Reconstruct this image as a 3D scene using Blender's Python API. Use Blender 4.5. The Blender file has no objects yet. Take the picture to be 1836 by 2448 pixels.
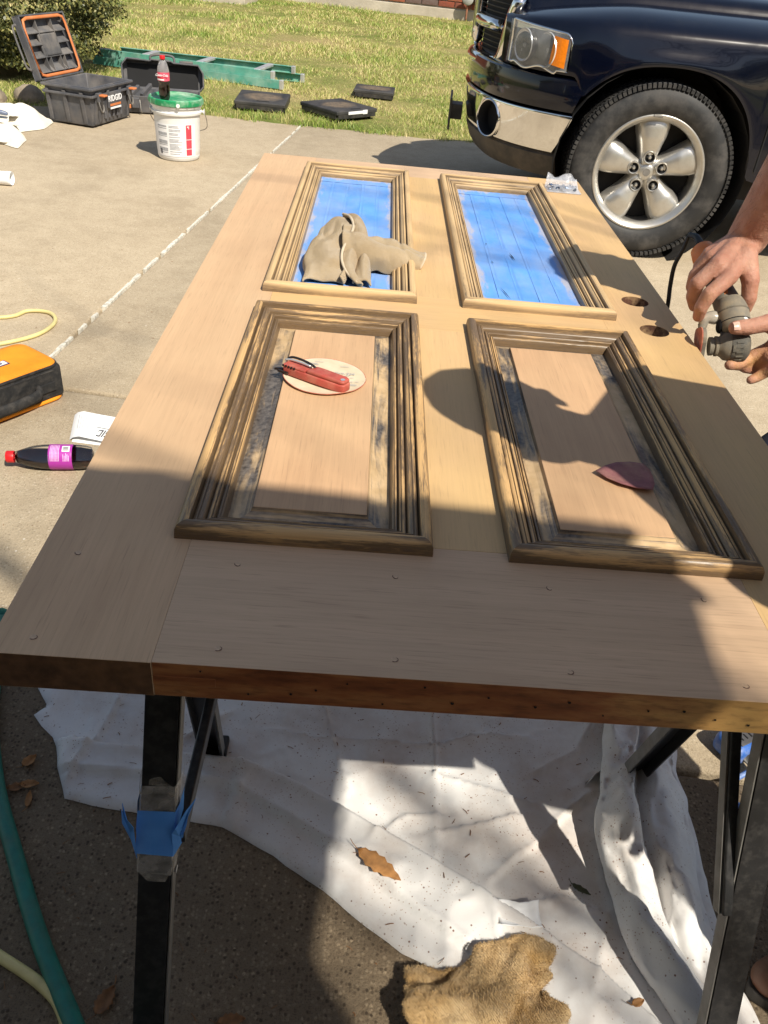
import bpy, bmesh, math, random
import numpy as np
from mathutils import Vector, Matrix, Quaternion

random.seed(7)
np.random.seed(7)
SC = bpy.context.scene
COL = SC.collection
rad = math.radians

# ------------------------------------------------------------------ camera
cam_d = bpy.data.cameras.new("camera")
cam_d.sensor_fit = 'VERTICAL'
cam_d.sensor_height = 36.0
cam_d.sensor_width = 27.0
cam_d.lens = 28.923
cam_d.clip_start = 0.05
cam_d.clip_end = 2000.0
cam = bpy.data.objects.new("camera", cam_d)
COL.objects.link(cam)
_r = Vector((0.99636423, 0.00886384, 0.08473345))
_d = Vector((0.07409400, -0.58107258, -0.81047192))
_f = Vector((0.04205239, 0.81380347, -0.57961669))
_M = Matrix((_r, -_d, -_f)).transposed().to_4x4()
_M.translation = Vector((0.31994757, -0.52803171, 1.30337336))
cam.matrix_world = _M
SC.camera = cam

# ------------------------------------------------------------------ sky, sun, exposure
SUN = Vector((0.469, -0.68, 1.0)).normalized()
ELEV = math.asin(SUN.z)
AZ = math.atan2(SUN.x, SUN.y)
w = bpy.data.worlds.new("World")
SC.world = w
w.use_nodes = True
wn = w.node_tree
bg = wn.nodes["Background"]
sky = wn.nodes.new('ShaderNodeTexSky')
sky.sky_type = 'NISHITA'
sky.sun_disc = False
sky.sun_elevation = ELEV
sky.sun_rotation = AZ
sky.air_density = 1.0
sky.dust_density = 0.6
sky.ozone_density = 1.0
# camera white balance: the photograph is balanced a little warm
wb = wn.nodes.new('ShaderNodeMix'); wb.data_type = 'RGBA'; wb.blend_type = 'MULTIPLY'
wb.inputs[0].default_value = 1.0; wb.inputs[7].default_value = (1.16, 1.0, .84, 1)
wn.links.new(sky.outputs[0], wb.inputs[6]); wn.links.new(wb.outputs[2], bg.inputs[0])
bg.inputs[1].default_value = 0.112

sun_d = bpy.data.lights.new("sun", 'SUN')
sun_d.energy = 4.4
sun_d.angle = rad(0.53)
sun_d.color = (1.0, 0.93, 0.80)
sun = bpy.data.objects.new("sun", sun_d)
sun.rotation_euler = SUN.to_track_quat('Z', 'Y').to_euler()
sun.location = (6, -8, 14)
COL.objects.link(sun)

SC.view_settings.view_transform = 'Standard'
SC.view_settings.look = 'None'
SC.view_settings.exposure = 0.48
SC.view_settings.gamma = 1.0
SC.view_settings.use_curve_mapping = False
SC.render.engine = 'CYCLES'

# ------------------------------------------------------------------ small helpers
def tag(o, label=None, cat=None, group=None, kind=None):
    if label: o['label'] = label
    if cat: o['category'] = cat
    if group: o['group'] = group
    if kind: o['kind'] = kind
    return o

def thing(name, label, cat, loc=(0, 0, 0), rot=(0, 0, 0), group=None):
    o = bpy.data.objects.new(name, None)
    o.empty_display_size = 0.1
    o.location = loc
    o.rotation_euler = rot
    COL.objects.link(o)
    return tag(o, label, cat, group)

def copy_tree(o, parent=None):
    c = o.copy()
    COL.objects.link(c)
    if parent is not None:
        c.parent = parent
    for ch in list(o.children):
        copy_tree(ch, c)
    return c

def basis(d):
    d = Vector(d).normalized()
    up = Vector((0, 0, 1)) if abs(d.z) < 0.95 else Vector((1, 0, 0))
    a = d.cross(up).normalized()
    b = a.cross(d).normalized()
    return d, a, b

class G:
    """collects geometry; build() links it as one mesh object"""
    def __init__(s):
        s.v = []; s.f = []; s.m = []; s.uv = {}
    def add(s, vs, fs, mi=0, uvs=None):
        n = len(s.v)
        s.v.extend([tuple(x) for x in vs])
        for i, f in enumerate(fs):
            if uvs is not None:
                s.uv[len(s.f)] = uvs[i]
            s.f.append(tuple(n + k for k in f)); s.m.append(mi)
        return s
    def box(s, c, size, rz=0.0, mi=0, R=None):
        hx, hy, hz = [k / 2 for k in size]
        vs = [Vector((x, y, z)) for x in (-hx, hx) for y in (-hy, hy) for z in (-hz, hz)]
        M = R if R is not None else Matrix.Rotation(rz, 3, 'Z')
        vs = [M @ k + Vector(c) for k in vs]
        s.add(vs, [(0, 1, 3, 2), (4, 6, 7, 5), (0, 4, 5, 1), (2, 3, 7, 6), (0, 2, 6, 4), (1, 5, 7, 3)], mi)
        return s
    def hexa(s, p, mi=0):
        """8 corners: bottom ring 0-3 then top ring 4-7 (counter clockwise)"""
        s.add(p, [(3, 2, 1, 0), (4, 5, 6, 7), (0, 1, 5, 4), (1, 2, 6, 5), (2, 3, 7, 6), (3, 0, 4, 7)], mi)
        return s
    def prism(s, poly, z0, z1, mi=0):
        n = len(poly)
        vs = [(x, y, z0) for x, y in poly] + [(x, y, z1) for x, y in poly]
        fs = [tuple(range(n - 1, -1, -1)), tuple(range(n, 2 * n))]
        fs += [(i, (i + 1) % n, n + (i + 1) % n, n + i) for i in range(n)]
        s.add(vs, fs, mi)
        return s
    def extrude(s, poly, vec, mi=0):
        """poly: list of 3d points, swept along vec"""
        n = len(poly); vec = Vector(vec)
        vs = [Vector(p) for p in poly] + [Vector(p) + vec for p in poly]
        fs = [tuple(range(n - 1, -1, -1)), tuple(range(n, 2 * n))]
        fs += [(i, (i + 1) % n, n + (i + 1) % n, n + i) for i in range(n)]
        s.add(vs, fs, mi)
        return s
    def bar(s, a, b, w, h, mi=0, up=(0, 0, 1)):
        """rectangular bar from a to b"""
        a = Vector(a); b = Vector(b); d = (b - a).normalized()
        u = Vector(up); x = d.cross(u).normalized(); y = x.cross(d).normalized()
        vs = []
        for p in (a, b):
            for i, j in ((-1, -1), (1, -1), (1, 1), (-1, 1)):
                vs.append(p + x * i * w / 2 + y * j * h / 2)
        s.hexa(vs, mi)
        return s
    def tube(s, path, r, n=8, mi=0, caps=True, closed=False):
        P = [Vector(p) for p in path]; m = len(P)
        rr = r if hasattr(r, '__len__') else [r] * m
        prev = None; rings = []
        for i, p in enumerate(P):
            if closed: t = P[(i + 1) % m] - P[i - 1]
            else: t = P[min(i + 1, m - 1)] - P[max(i - 1, 0)]
            t.normalize()
            if prev is None: _, a, b = basis(t)
            else:
                a = prev - t * prev.dot(t); a.normalize(); b = t.cross(a)
            prev = a
            rings.append([p + (a * math.cos(q) + b * math.sin(q)) * rr[i] for q in [2 * math.pi * k / n for k in range(n)]])
        vs = [q for r_ in rings for q in r_]; fs = []
        for i in range(m if closed else m - 1):
            for k in range(n):
                i2 = (i + 1) % m
                fs.append((i * n + k, i * n + (k + 1) % n, i2 * n + (k + 1) % n, i2 * n + k))
        if caps and not closed:
            fs.append(tuple(range(n - 1, -1, -1))); fs.append(tuple((m - 1) * n + k for k in range(n)))
        s.add(vs, fs, mi)
        return s
    def cyl(s, a, b, r, n=16, mi=0, r2=None):
        return s.tube([a, b], [r, r if r2 is None else r2], n, mi)
    def lathe(s, prof, o=(0, 0, 0), axis=(0, 0, 1), n=32, mi=0, closed=False, mis=None):
        """prof: list of (radius, height)"""
        d, a, b = basis(axis)
        o = Vector(o); vs = []
        for r, h in prof:
            for k in range(n):
                q = 2 * math.pi * k / n
                vs.append(o + d * h + (a * math.cos(q) + b * math.sin(q)) * r)
        m = len(prof)
        for i in range(m - 1 + (1 if closed else 0)):
            i2 = (i + 1) % m
            fs = [(i * n + k, i * n + (k + 1) % n, i2 * n + (k + 1) % n, i2 * n + k) for k in range(n)]
            nn = len(s.v)
            for f in fs:
                s.f.append(tuple(nn + q for q in f)); s.m.append(mis[i] if mis else mi)
        s.v.extend([tuple(x) for x in vs])
        return s
    def sphere(s, c, r, nu=12, nv=8, mi=0, R=None):
        r = r if hasattr(r, '__len__') else (r, r, r)
        vs = []; c = Vector(c)
        for j in range(1, nv):
            t = math.pi * j / nv
            for i in range(nu):
                p = 2 * math.pi * i / nu
                q = Vector((r[0] * math.sin(t) * math.cos(p), r[1] * math.sin(t) * math.sin(p), r[2] * math.cos(t)))
                vs.append(c + (R @ q if R is not None else q))
        top = Vector((0, 0, r[2])); bot = Vector((0, 0, -r[2]))
        vs.append(c + (R @ top if R is not None else top)); vs.append(c + (R @ bot if R is not None else bot))
        T = len(vs) - 2; B = len(vs) - 1; fs = []
        for j in range(nv - 2):
            for i in range(nu):
                fs.append((j * nu + i, (j + 1) * nu + i, (j + 1) * nu + (i + 1) % nu, j * nu + (i + 1) % nu))
        for i in range(nu):
            fs.append((T, i, (i + 1) % nu)); fs.append((B, (nv - 2) * nu + (i + 1) % nu, (nv - 2) * nu + i))
        s.add(vs, fs, mi)
        return s
    def grid(s, fn, nu, nv, mi=0, uv=True):
        vs = [fn(i / nu, j / nv) for j in range(nv + 1) for i in range(nu + 1)]
        fs = []; uvs = []
        for j in range(nv):
            for i in range(nu):
                a = j * (nu + 1) + i
                fs.append((a, a + 1, a + nu + 2, a + nu + 1))
                uvs.append([(i / nu, j / nv), ((i + 1) / nu, j / nv), ((i + 1) / nu, (j + 1) / nv), (i / nu, (j + 1) / nv)])
        s.add(vs, fs, mi, uvs if uv else None)
        return s
    def mesh(s, name, mats, smooth=None, bevel=0.0, seg=2, org=None, weld=0.0, fix=True):
        me = bpy.data.meshes.new(name)
        vs = s.v
        if org is not None:
            o = Vector(org); vs = [tuple(Vector(q) - o) for q in vs]
        me.from_pydata(vs, [], s.f)
        for m in (mats if isinstance(mats, (list, tuple)) else [mats]):
            me.materials.append(m)
        me.polygons.foreach_set('material_index', s.m)
        if s.uv:
            ul = me.uv_layers.new(name='UVMap')
            for p in me.polygons:
                u = s.uv.get(p.index)
                if u:
                    for k, li in enumerate(p.loop_indices): ul.data[li].uv = u[k]
        if bevel > 0 or weld > 0 or fix:
            bm = bmesh.new(); bm.from_mesh(me)
            if weld > 0: bmesh.ops.remove_doubles(bm, verts=bm.verts, dist=weld)
            if fix: bmesh.ops.recalc_face_normals(bm, faces=bm.faces)
            if bevel > 0:
                es = [e for e in bm.edges if len(e.link_faces) == 2 and e.calc_face_angle(0) > rad(28)]
                bmesh.ops.bevel(bm, geom=es, offset=bevel, segments=seg, profile=0.5, affect='EDGES', clamp_overlap=True)
            bm.to_mesh(me); bm.free()
        if smooth is not None:
            me.polygons.foreach_set('use_smooth', [True] * len(me.polygons))
            if smooth < 179: me.set_sharp_from_angle(angle=rad(smooth))
        me.update()
        return me
    def build(s, name, mats, parent=None, loc=None, **kw):
        me = s.mesh(name, mats, **kw)
        return obj(name, me, parent, loc)

def obj(name, me, parent=None, loc=None):
    o = bpy.data.objects.new(name, me)
    COL.objects.link(o)
    if parent is not None: o.parent = parent
    if loc is not None: o.location = loc
    return o

def apply_mods(o):
    """replace the mesh of o by its evaluated mesh"""
    dg = bpy.context.evaluated_depsgraph_get()
    dg.update()
    me = bpy.data.meshes.new_from_object(o.evaluated_get(dg), depsgraph=dg)
    o.modifiers.clear()
    old = o.data; o.data = me
    me.name = o.name
    if old.users == 0: bpy.data.meshes.remove(old)
    return o

def text_mesh(txt, size, depth=0.0006, shear=0.0, bold=0.0, spacing=1.0):
    cu = bpy.data.curves.new("txt", 'FONT')
    cu.body = txt; cu.size = size; cu.extrude = depth; cu.shear = shear; cu.offset = bold
    cu.space_character = spacing; cu.align_x = 'CENTER'; cu.align_y = 'CENTER'; cu.resolution_u = 3
    o = bpy.data.objects.new("txt", cu); COL.objects.link(o)
    dg = bpy.context.evaluated_depsgraph_get(); dg.update()
    me = bpy.data.meshes.new_from_object(o.evaluated_get(dg), depsgraph=dg)
    bpy.data.objects.remove(o)
    return me

def text(name, txt, size, mat, parent, loc, X, Y, **kw):
    me = text_mesh(txt, size, **kw)
    me.materials.clear(); me.materials.append(mat)
    o = obj(name, me, parent)
    X = Vector(X).normalized(); Z = X.cross(Vector(Y)).normalized(); Y = Z.cross(X)
    M = Matrix((X, Y, Z)).transposed().to_4x4(); M.translation = Vector(loc)
    o.matrix_local = M
    return o

def smoothpath(pts, n=6, closed=False):
    """catmull-rom"""
    P = [Vector(p) for p in pts]; m = len(P); out = []
    rng = range(m) if closed else range(m - 1)
    for i in rng:
        if closed: p0, p1, p2, p3 = P[i - 1], P[i], P[(i + 1) % m], P[(i + 2) % m]
        else: p0, p1, p2, p3 = P[max(i - 1, 0)], P[i], P[i + 1], P[min(i + 2, m - 1)]
        for k in range(n):
            t = k / n
            out.append(0.5 * ((2 * p1) + (p2 - p0) * t + (2 * p0 - 5 * p1 + 4 * p2 - p3) * t * t + (3 * p1 - p0 - 3 * p2 + p3) * t ** 3))
    if not closed: out.append(P[-1])
    return out

# value noise used by meshes
_perm = np.random.RandomState(3).permutation(512)
_rv = np.random.RandomState(4).rand(512)
def vnoise(x, y, z=0.0):
    xi, yi, zi = math.floor(x), math.floor(y), math.floor(z)
    xf, yf, zf = x - xi, y - yi, z - zi
    s = lambda t: t * t * (3 - 2 * t)
    u, v, w_ = s(xf), s(yf), s(zf)
    def h(a, b, c): return _rv[_perm[(_perm[(_perm[a & 511] + b) & 511] + c) & 511]]
    l = lambda a, b, t: a + (b - a) * t
    return l(l(l(h(xi, yi, zi), h(xi + 1, yi, zi), u), l(h(xi, yi + 1, zi), h(xi + 1, yi + 1, zi), u), v),
             l(l(h(xi, yi, zi + 1), h(xi + 1, yi, zi + 1), u), l(h(xi, yi + 1, zi + 1), h(xi + 1, yi + 1, zi + 1), u), v), w_) * 2 - 1
def fbm(x, y, z=0.0, o=3):
    a = 0; k = 0.5
    for i in range(o):
        a += k * vnoise(x, y, z); x *= 2.03; y *= 2.03; z *= 2.03; k *= 0.5
    return a
# ------------------------------------------------------------------ materials
class NB:
    def __init__(s, name):
        s.mat = bpy.data.materials.new(name); s.mat.use_nodes = True
        s.nt = s.mat.node_tree; s.nt.nodes.clear()
        s.out = s.nt.nodes.new('ShaderNodeOutputMaterial')
        s.b = s.nt.nodes.new('ShaderNodeBsdfPrincipled')
        s.nt.links.new(s.b.outputs[0], s.out.inputs[0])
        s._tc = None
    def n(s, t, **p):
        k = s.nt.nodes.new(t)
        for a, v in p.items(): setattr(k, a, v)
        return k
    def put(s, sock, v):
        if v is None: return
        if isinstance(v, bpy.types.NodeSocket): s.nt.links.new(v, sock)
        elif hasattr(v, '__len__') and len(v) == 3 and sock.type == 'RGBA': sock.default_value = (*v, 1)
        else: sock.default_value = v
    def tc(s, kind='Object'):
        if s._tc is None: s._tc = s.n('ShaderNodeTexCoord')
        return s._tc.outputs[kind]
    def map(s, v=None, scale=(1, 1, 1), rot=(0, 0, 0), loc=(0, 0, 0)):
        k = s.n('ShaderNodeMapping'); s.put(k.inputs[0], v or s.tc())
        k.inputs['Scale'].default_value = scale; k.inputs['Rotation'].default_value = rot; k.inputs['Location'].default_value = loc
        return k.outputs[0]
    def noise(s, v=None, scale=5, detail=4, rough=.55, dist=0, col=False):
        k = s.n('ShaderNodeTexNoise'); s.put(k.inputs['Vector'], v or s.tc())
        k.inputs['Scale'].default_value = scale; k.inputs['Detail'].default_value = detail
        k.inputs['Roughness'].default_value = rough; k.inputs['Distortion'].default_value = dist
        return k.outputs['Color' if col else 'Fac']
    def voro(s, v=None, scale=5, out='Distance', feature='F1', rnd=1.0):
        k = s.n('ShaderNodeTexVoronoi', feature=feature); s.put(k.inputs['Vector'], v or s.tc())
        k.inputs['Scale'].default_value = scale; k.inputs['Randomness'].default_value = rnd
        return k.outputs[out]
    def ramp(s, f, st, interp='LINEAR'):
        k = s.n('ShaderNodeValToRGB'); s.put(k.inputs[0], f); k.color_ramp.interpolation = interp
        e = k.color_ramp.elements
        while len(e) < len(st): e.new(0.5)
        for i, (p, c) in enumerate(st):
            e[i].position = p
            e[i].color = (c, c, c, 1) if not hasattr(c, '__len__') else (*c[:3], 1)
        return k.outputs[0]
    def mix(s, f, a, b, mode='MIX'):
        k = s.n('ShaderNodeMix', data_type='RGBA', blend_type=mode)
        s.put(k.inputs[0], f); s.put(k.inputs[6], a); s.put(k.inputs[7], b)
        return k.outputs[2]
    def math(s, op, a, b=None, c=None, clamp=False):
        k = s.n('ShaderNodeMath', operation=op, use_clamp=clamp)
        s.put(k.inputs[0], a); s.put(k.inputs[1], b)
        if c is not None: s.put(k.inputs[2], c)
        return k.outputs[0]
    def sep(s, v=None):
        k = s.n('ShaderNodeSeparateXYZ'); s.put(k.inputs[0], v or s.tc()); return k.outputs
    def comb(s, x, y, z):
        k = s.n('ShaderNodeCombineXYZ'); s.put(k.inputs[0], x); s.put(k.inputs[1], y); s.put(k.inputs[2], z); return k.outputs[0]
    def vadd(s, a, b):
        k = s.n('ShaderNodeVectorMath', operation='ADD'); s.put(k.inputs[0], a); s.put(k.inputs[1], b); return k.outputs[0]
    def rnd(s): return s.n('ShaderNodeObjectInfo').outputs['Random']
    def attr(s, name, out='Fac'): return s.n('ShaderNodeAttribute', attribute_name=name).outputs[out]
    def bump(s, h, strength=.3, dist=.001, nrm=None):
        k = s.n('ShaderNodeBump'); k.inputs['Strength'].default_value = strength; k.inputs['Distance'].default_value = dist
        s.put(k.inputs['Height'], h)
        if nrm is not None: s.put(k.inputs['Normal'], nrm)
        return k.outputs[0]
    def fin(s, col=None, rough=.5, metal=0.0, nrm=None, spec=.5, **kw):
        b = s.b
        s.put(b.inputs['Base Color'], col); s.put(b.inputs['Roughness'], rough); s.put(b.inputs['Metallic'], metal)
        s.put(b.inputs['Normal'], nrm); b.inputs['Specular IOR Level'].default_value = spec
        for k, v in kw.items(): s.put(b.inputs[k.replace('_', ' ')], v)
        return s.mat

def pm(name, col, rough=.5, metal=0.0, var=.12, scale=9, bump=0.0, bscale=150, bdist=.0008, dirt=None, dscale=6, damt=.35, spec=.5, **kw):
    """generic surface: colour with mottling, optional dust/dirt patches and fine relief"""
    m = NB(name); c = Vector(col)
    f = m.noise(scale=scale, detail=5)
    colr = m.ramp(f, [(.3, c * (1 - var)), (.7, [min(1, k * (1 + var)) for k in c])])
    r = rough
    if dirt is not None:
        d = m.ramp(m.noise(m.map(loc=(3, 7, 1)), scale=dscale, detail=8, rough=.65), [(.45, 0), (.75, damt)])
        colr = m.mix(d, colr, dirt)
        r = m.math('ADD', m.math('MULTIPLY', d, .35), rough, clamp=True)
    n = None
    if bump > 0: n = m.bump(m.noise(scale=bscale, detail=3), bump, bdist)
    return m.fin(colr, r, metal, n, spec, **kw)

def wood_mat(name, base, dusty, dark, grain=1.0, dust_lo=.35, dust_hi=.7):
    """bare sanded wood, the grain along local Y"""
    m = NB(name)
    off = m.n('ShaderNodeVectorMath', operation='SCALE'); off.inputs[0].default_value = (13.1, 7.7, 3.3); m.put(off.inputs['Scale'], m.rnd())
    v = m.vadd(m.tc(), off.outputs[0])
    g1 = m.noise(m.map(v, scale=(34, 1.3, 34)), scale=1.0, detail=3, rough=.5, dist=.6)
    g2 = m.noise(m.map(v, scale=(300, 7, 300)), scale=1.0, detail=2, rough=.6)
    pores = m.ramp(m.noise(m.map(v, scale=(520, 18, 520)), scale=1.0, detail=2), [(.58, 0), (.74, 1)])
    blot = m.noise(v, scale=3.2, detail=4)
    dust = m.ramp(m.noise(m.vadd(v, (5, 2, 0)), scale=4.5, detail=5), [(dust_lo, 0), (dust_hi, 1)])
    c = m.mix(m.ramp(g1, [(.3, 0), (.72, 1)]), [k * .87 for k in base], [min(1, k * 1.08) for k in base])
    g0 = m.noise(m.map(v, scale=(8, .55, 8)), scale=1.0, detail=3, rough=.55, dist=1.4)
    c = m.mix(m.ramp(g0, [(.30, .34), (.46, 0)]), c, [base[0] * .70, base[1] * .66, base[2] * .62])
    c = m.mix(m.ramp(g0, [(.56, 0), (.75, .35)]), c, [min(1, base[0] * 1.12), min(1, base[1] * 1.15), min(1, base[2] * 1.2)])
    hue = m.ramp(m.rnd(), [(0, .0), (1, .30)])
    c = m.mix(hue, c, [base[0] * .96, base[1] * .84, base[2] * .74])
    c = m.mix(m.math('MULTIPLY', dust, .75), c, dusty)
    c = m.mix(m.ramp(g2, [(.35, .12 * grain), (.62, 0)]), c, dark)
    c = m.mix(m.math('MULTIPLY', pores, .34 * grain), c, dark)
    c = m.mix(m.ramp(blot, [(.32, .30), (.62, 0)]), c, [k * .72 for k in base])
    n = m.bump(m.math('ADD', g2, pores), .09, .0006)
    return m.fin(c, .62, 0, n, .3)

PINK = (.62, .42, .255); TAN = (.64, .43, .19); DARKW = (.20, .12, .075)
M_stile = wood_mat('sanded_wood', PINK, (.64, .445, .265), DARKW, grain=.8)
M_dustw = wood_mat('dusty_wood', (.63, .425, .235), TAN, DARKW, grain=.65, dust_lo=.2, dust_hi=.6)
M_rail = wood_mat('rail_wood', (.61, .42, .27), (.64, .445, .28), DARKW, grain=1.0)
M_field = wood_mat('panel_wood', (.57, .36, .205), (.63, .42, .24), DARKW, grain=.7)

def stain_mat(name, amount, wood, dark=(.035, .026, .026)):
    """moulding wood: old dark finish left in the grooves; UV = (metres along, metres across the profile)"""
    m = NB(name)
    off = m.n('ShaderNodeVectorMath', operation='SCALE'); off.inputs[0].default_value = (9.1, 17.7, 0); m.put(off.inputs['Scale'], m.rnd())
    uv = m.tc('UV'); u = m.sep(uv)
    v = m.vadd(uv, off.outputs[0])
    patch = m.noise(m.map(v, scale=(7, 70, 1)), scale=1, detail=5, rough=.6)
    wide = m.noise(m.map(v, scale=(2.2, 30, 1)), scale=1, detail=3)
    fine = m.noise(m.map(v, scale=(60, 700, 1)), scale=1, detail=3)
    grain = m.noise(m.map(v, scale=(9, 500, 1)), scale=1, detail=2)
    g = m.attr('groove')
    a = m.math('ADD', m.math('MULTIPLY', m.math('ADD', patch, wide), .5), m.math('MULTIPLY', g, .16))
    a = m.math('ADD', a, m.math('MULTIPLY', m.math('SUBTRACT', fine, .5), .22))
    st = m.ramp(a, [(.725 - .240 * amount, 0), (.815 - .250 * amount, 1)])
    c = m.mix(m.ramp(grain, [(.35, 0), (.65, 1)]), [k * .86 for k in wood], [min(1, k * 1.08) for k in wood])
    dk = m.mix(m.ramp(fine, [(.35, 0), (.7, 1)]), dark, [k * 2.3 + .030 for k in dark])
    ln_ = m.math('MULTIPLY', m.ramp(g, [(.34, 0), (.80, 1)]), m.ramp(fine, [(.25, .45), (.6, 1)]))
    st = m.math('MAXIMUM', m.math('MULTIPLY', st, .85), m.math('MULTIPLY', ln_, .74 + .22 * amount))
    c = m.mix(m.math('MULTIPLY', st, .95), c, dk)
    r = m.math('SUBTRACT', .62, m.math('MULTIPLY', st, .32))
    return m.fin(c, r, 0, m.bump(m.math('ADD', fine, grain), .12, .0006), .4)
M_mould_lo = stain_mat('worn_moulding', 1.0, (.60, .375, .165), (.032, .020, .013))
M_mould_hi = stain_mat('sanded_moulding', .48, (.61, .42, .215), (.055, .036, .024))

def slope_mat():
    """panel slope: grey-black finish half sanded away"""
    m = NB('panel_slope')
    uv = m.map(m.tc('UV'), scale=(8, 26, 1)); v = m.vadd(uv, (0, 0, 0))
    p = m.noise(v, scale=1, detail=7, rough=.62, dist=.4)
    wide = m.noise(m.tc(), scale=7, detail=2)
    st = m.ramp(m.math('ADD', m.math('MULTIPLY', p, .6), m.math('MULTIPLY', wide, .4)), [(.435, 0), (.545, 1)])
    fine = m.noise(m.tc(), scale=160, detail=4)
    dk = m.ramp(fine, [(.3, (.045, .037, .032)), (.7, (.175, .150, .128))])
    wd = m.ramp(m.noise(m.tc(), scale=40), [(.3, (.48, .33, .17)), (.7, (.63, .45, .26))])
    return m.fin(m.mix(st, wd, dk), m.math('SUBTRACT', .6, m.math('MULTIPLY', st, .25)), 0, m.bump(fine, .1, .0005), .5)
M_slope = slope_mat()

def edge_mat():
    """bottom edge of the door: red-brown varnish, scraped, sunlit yellow painted in at the right"""
    m = NB('varnished_edge')
    v = m.tc(); x = m.math('ADD', m.sep()[1], .457)
    n1 = m.noise(m.map(v, scale=(9, 9, 50)), scale=1, detail=6, rough=.62)
    n2 = m.noise(m.map(v, scale=(40, 40, 160)), scale=1, detail=4)
    c = m.ramp(n1, [(.28, (.11, .032, .014)), (.48, (.30, .10, .036)), (.66, (.42, .18, .065)), (.8, (.62, .37, .15))])
    sun_yel = m.math('ADD', m.ramp(x, [(.52, 0), (.70, .75)]), m.math('MULTIPLY', m.math('SUBTRACT', n1, .5), .8))  # yellow towards the right is sunlight put into the colour
    c = m.mix(m.ramp(sun_yel, [(.25, 0), (.8, .85)]), c, (.58, .36, .12))
    spot = m.ramp(m.noise(m.map(v, loc=(2, 0, 5)), scale=22, detail=2), [(.70, 0), (.76, 1)])
    c = m.mix(m.math('MULTIPLY', spot, m.ramp(x, [(.6, 0), (.68, .9)])), c, (.72, .45, .02))
    c = m.mix(m.ramp(n2, [(.3, .45), (.5, 0)]), c, (.05, .018, .01))
    return m.fin(c, .42, 0, m.bump(n2, .2, .001), .5)
M_edge = edge_mat()
M_endgrain = pm('end_grain', (.125, .062, .03), .6, var=.5, scale=60, bump=.4, bscale=300, dirt=(.26, .13, .05), dscale=18, damt=.5)
M_hole = pm('bored_hole', (.10, .042, .026), .85, var=.4, scale=60, bump=.5, bscale=400, dirt=(.55, .38, .2), dscale=45, damt=.9)
M_plug = pm('wood_plug', (.575, .395, .25), .65, var=.2, scale=150)
M_plugring = pm('plug_ring', (.17, .10, .065), .7, var=.3, scale=200)

def tape_mat(name, dusty=.5):
    m = NB(name)
    v = m.vadd(m.tc(), m.comb(m.math('MULTIPLY', m.rnd(), 9.0), 0, 0))
    c = m.ramp(m.noise(v, scale=14, detail=4), [(.3, (.075, .265, .70)), (.7, (.115, .35, .82))])
    d = m.ramp(m.noise(m.map(m.tc(), scale=(3.2, 1.1, 1)), scale=3.2, detail=8, rough=.66), [(.40, 0), (.74, dusty)])
    c = m.mix(m.math('MULTIPLY', m.noise(m.map(m.tc(), scale=(9, 2, 1)), scale=3, detail=5), dusty * .28), c, (.42, .47, .58))
    if dusty > .3:      # sanding dust gathers along the frame
        q = m.sep(); ab = lambda a: m.math('ABSOLUTE', a)
        ex = m.math('DIVIDE', ab(m.math('SUBTRACT', ab(m.math('SUBTRACT', q[0], .459)), .1855)), .0945)
        ey = m.math('DIVIDE', ab(m.math('SUBTRACT', q[1], 1.401)), .4235)
        ed = m.math('ADD', m.math('MAXIMUM', ex, m.math('POWER', ey, 3.0)), m.math('MULTIPLY', m.math('SUBTRACT', m.noise(m.map(m.tc(), scale=(1.6, .35, 1)), scale=26, detail=7, rough=.7), .5), .8))
        d = m.math('MAXIMUM', m.math('MULTIPLY', d, .55), m.ramp(ed, [(.86, 0), (1.12, .6)]))
    c = m.mix(d, c, (.56, .45, .32))
    creases = m.noise(m.map(v, scale=(60, 9, 1)), scale=1, detail=4, dist=.5)
    n = m.bump(creases, .25, .0012)
    n = m.bump(m.noise(scale=900, detail=1), .15, .0003, n)
    return m.fin(c, .82, 0, n, .15)
M_tape = tape_mat('blue_tape', .55); M_tapeclean = tape_mat('blue_tape_clean', .08)

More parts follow.
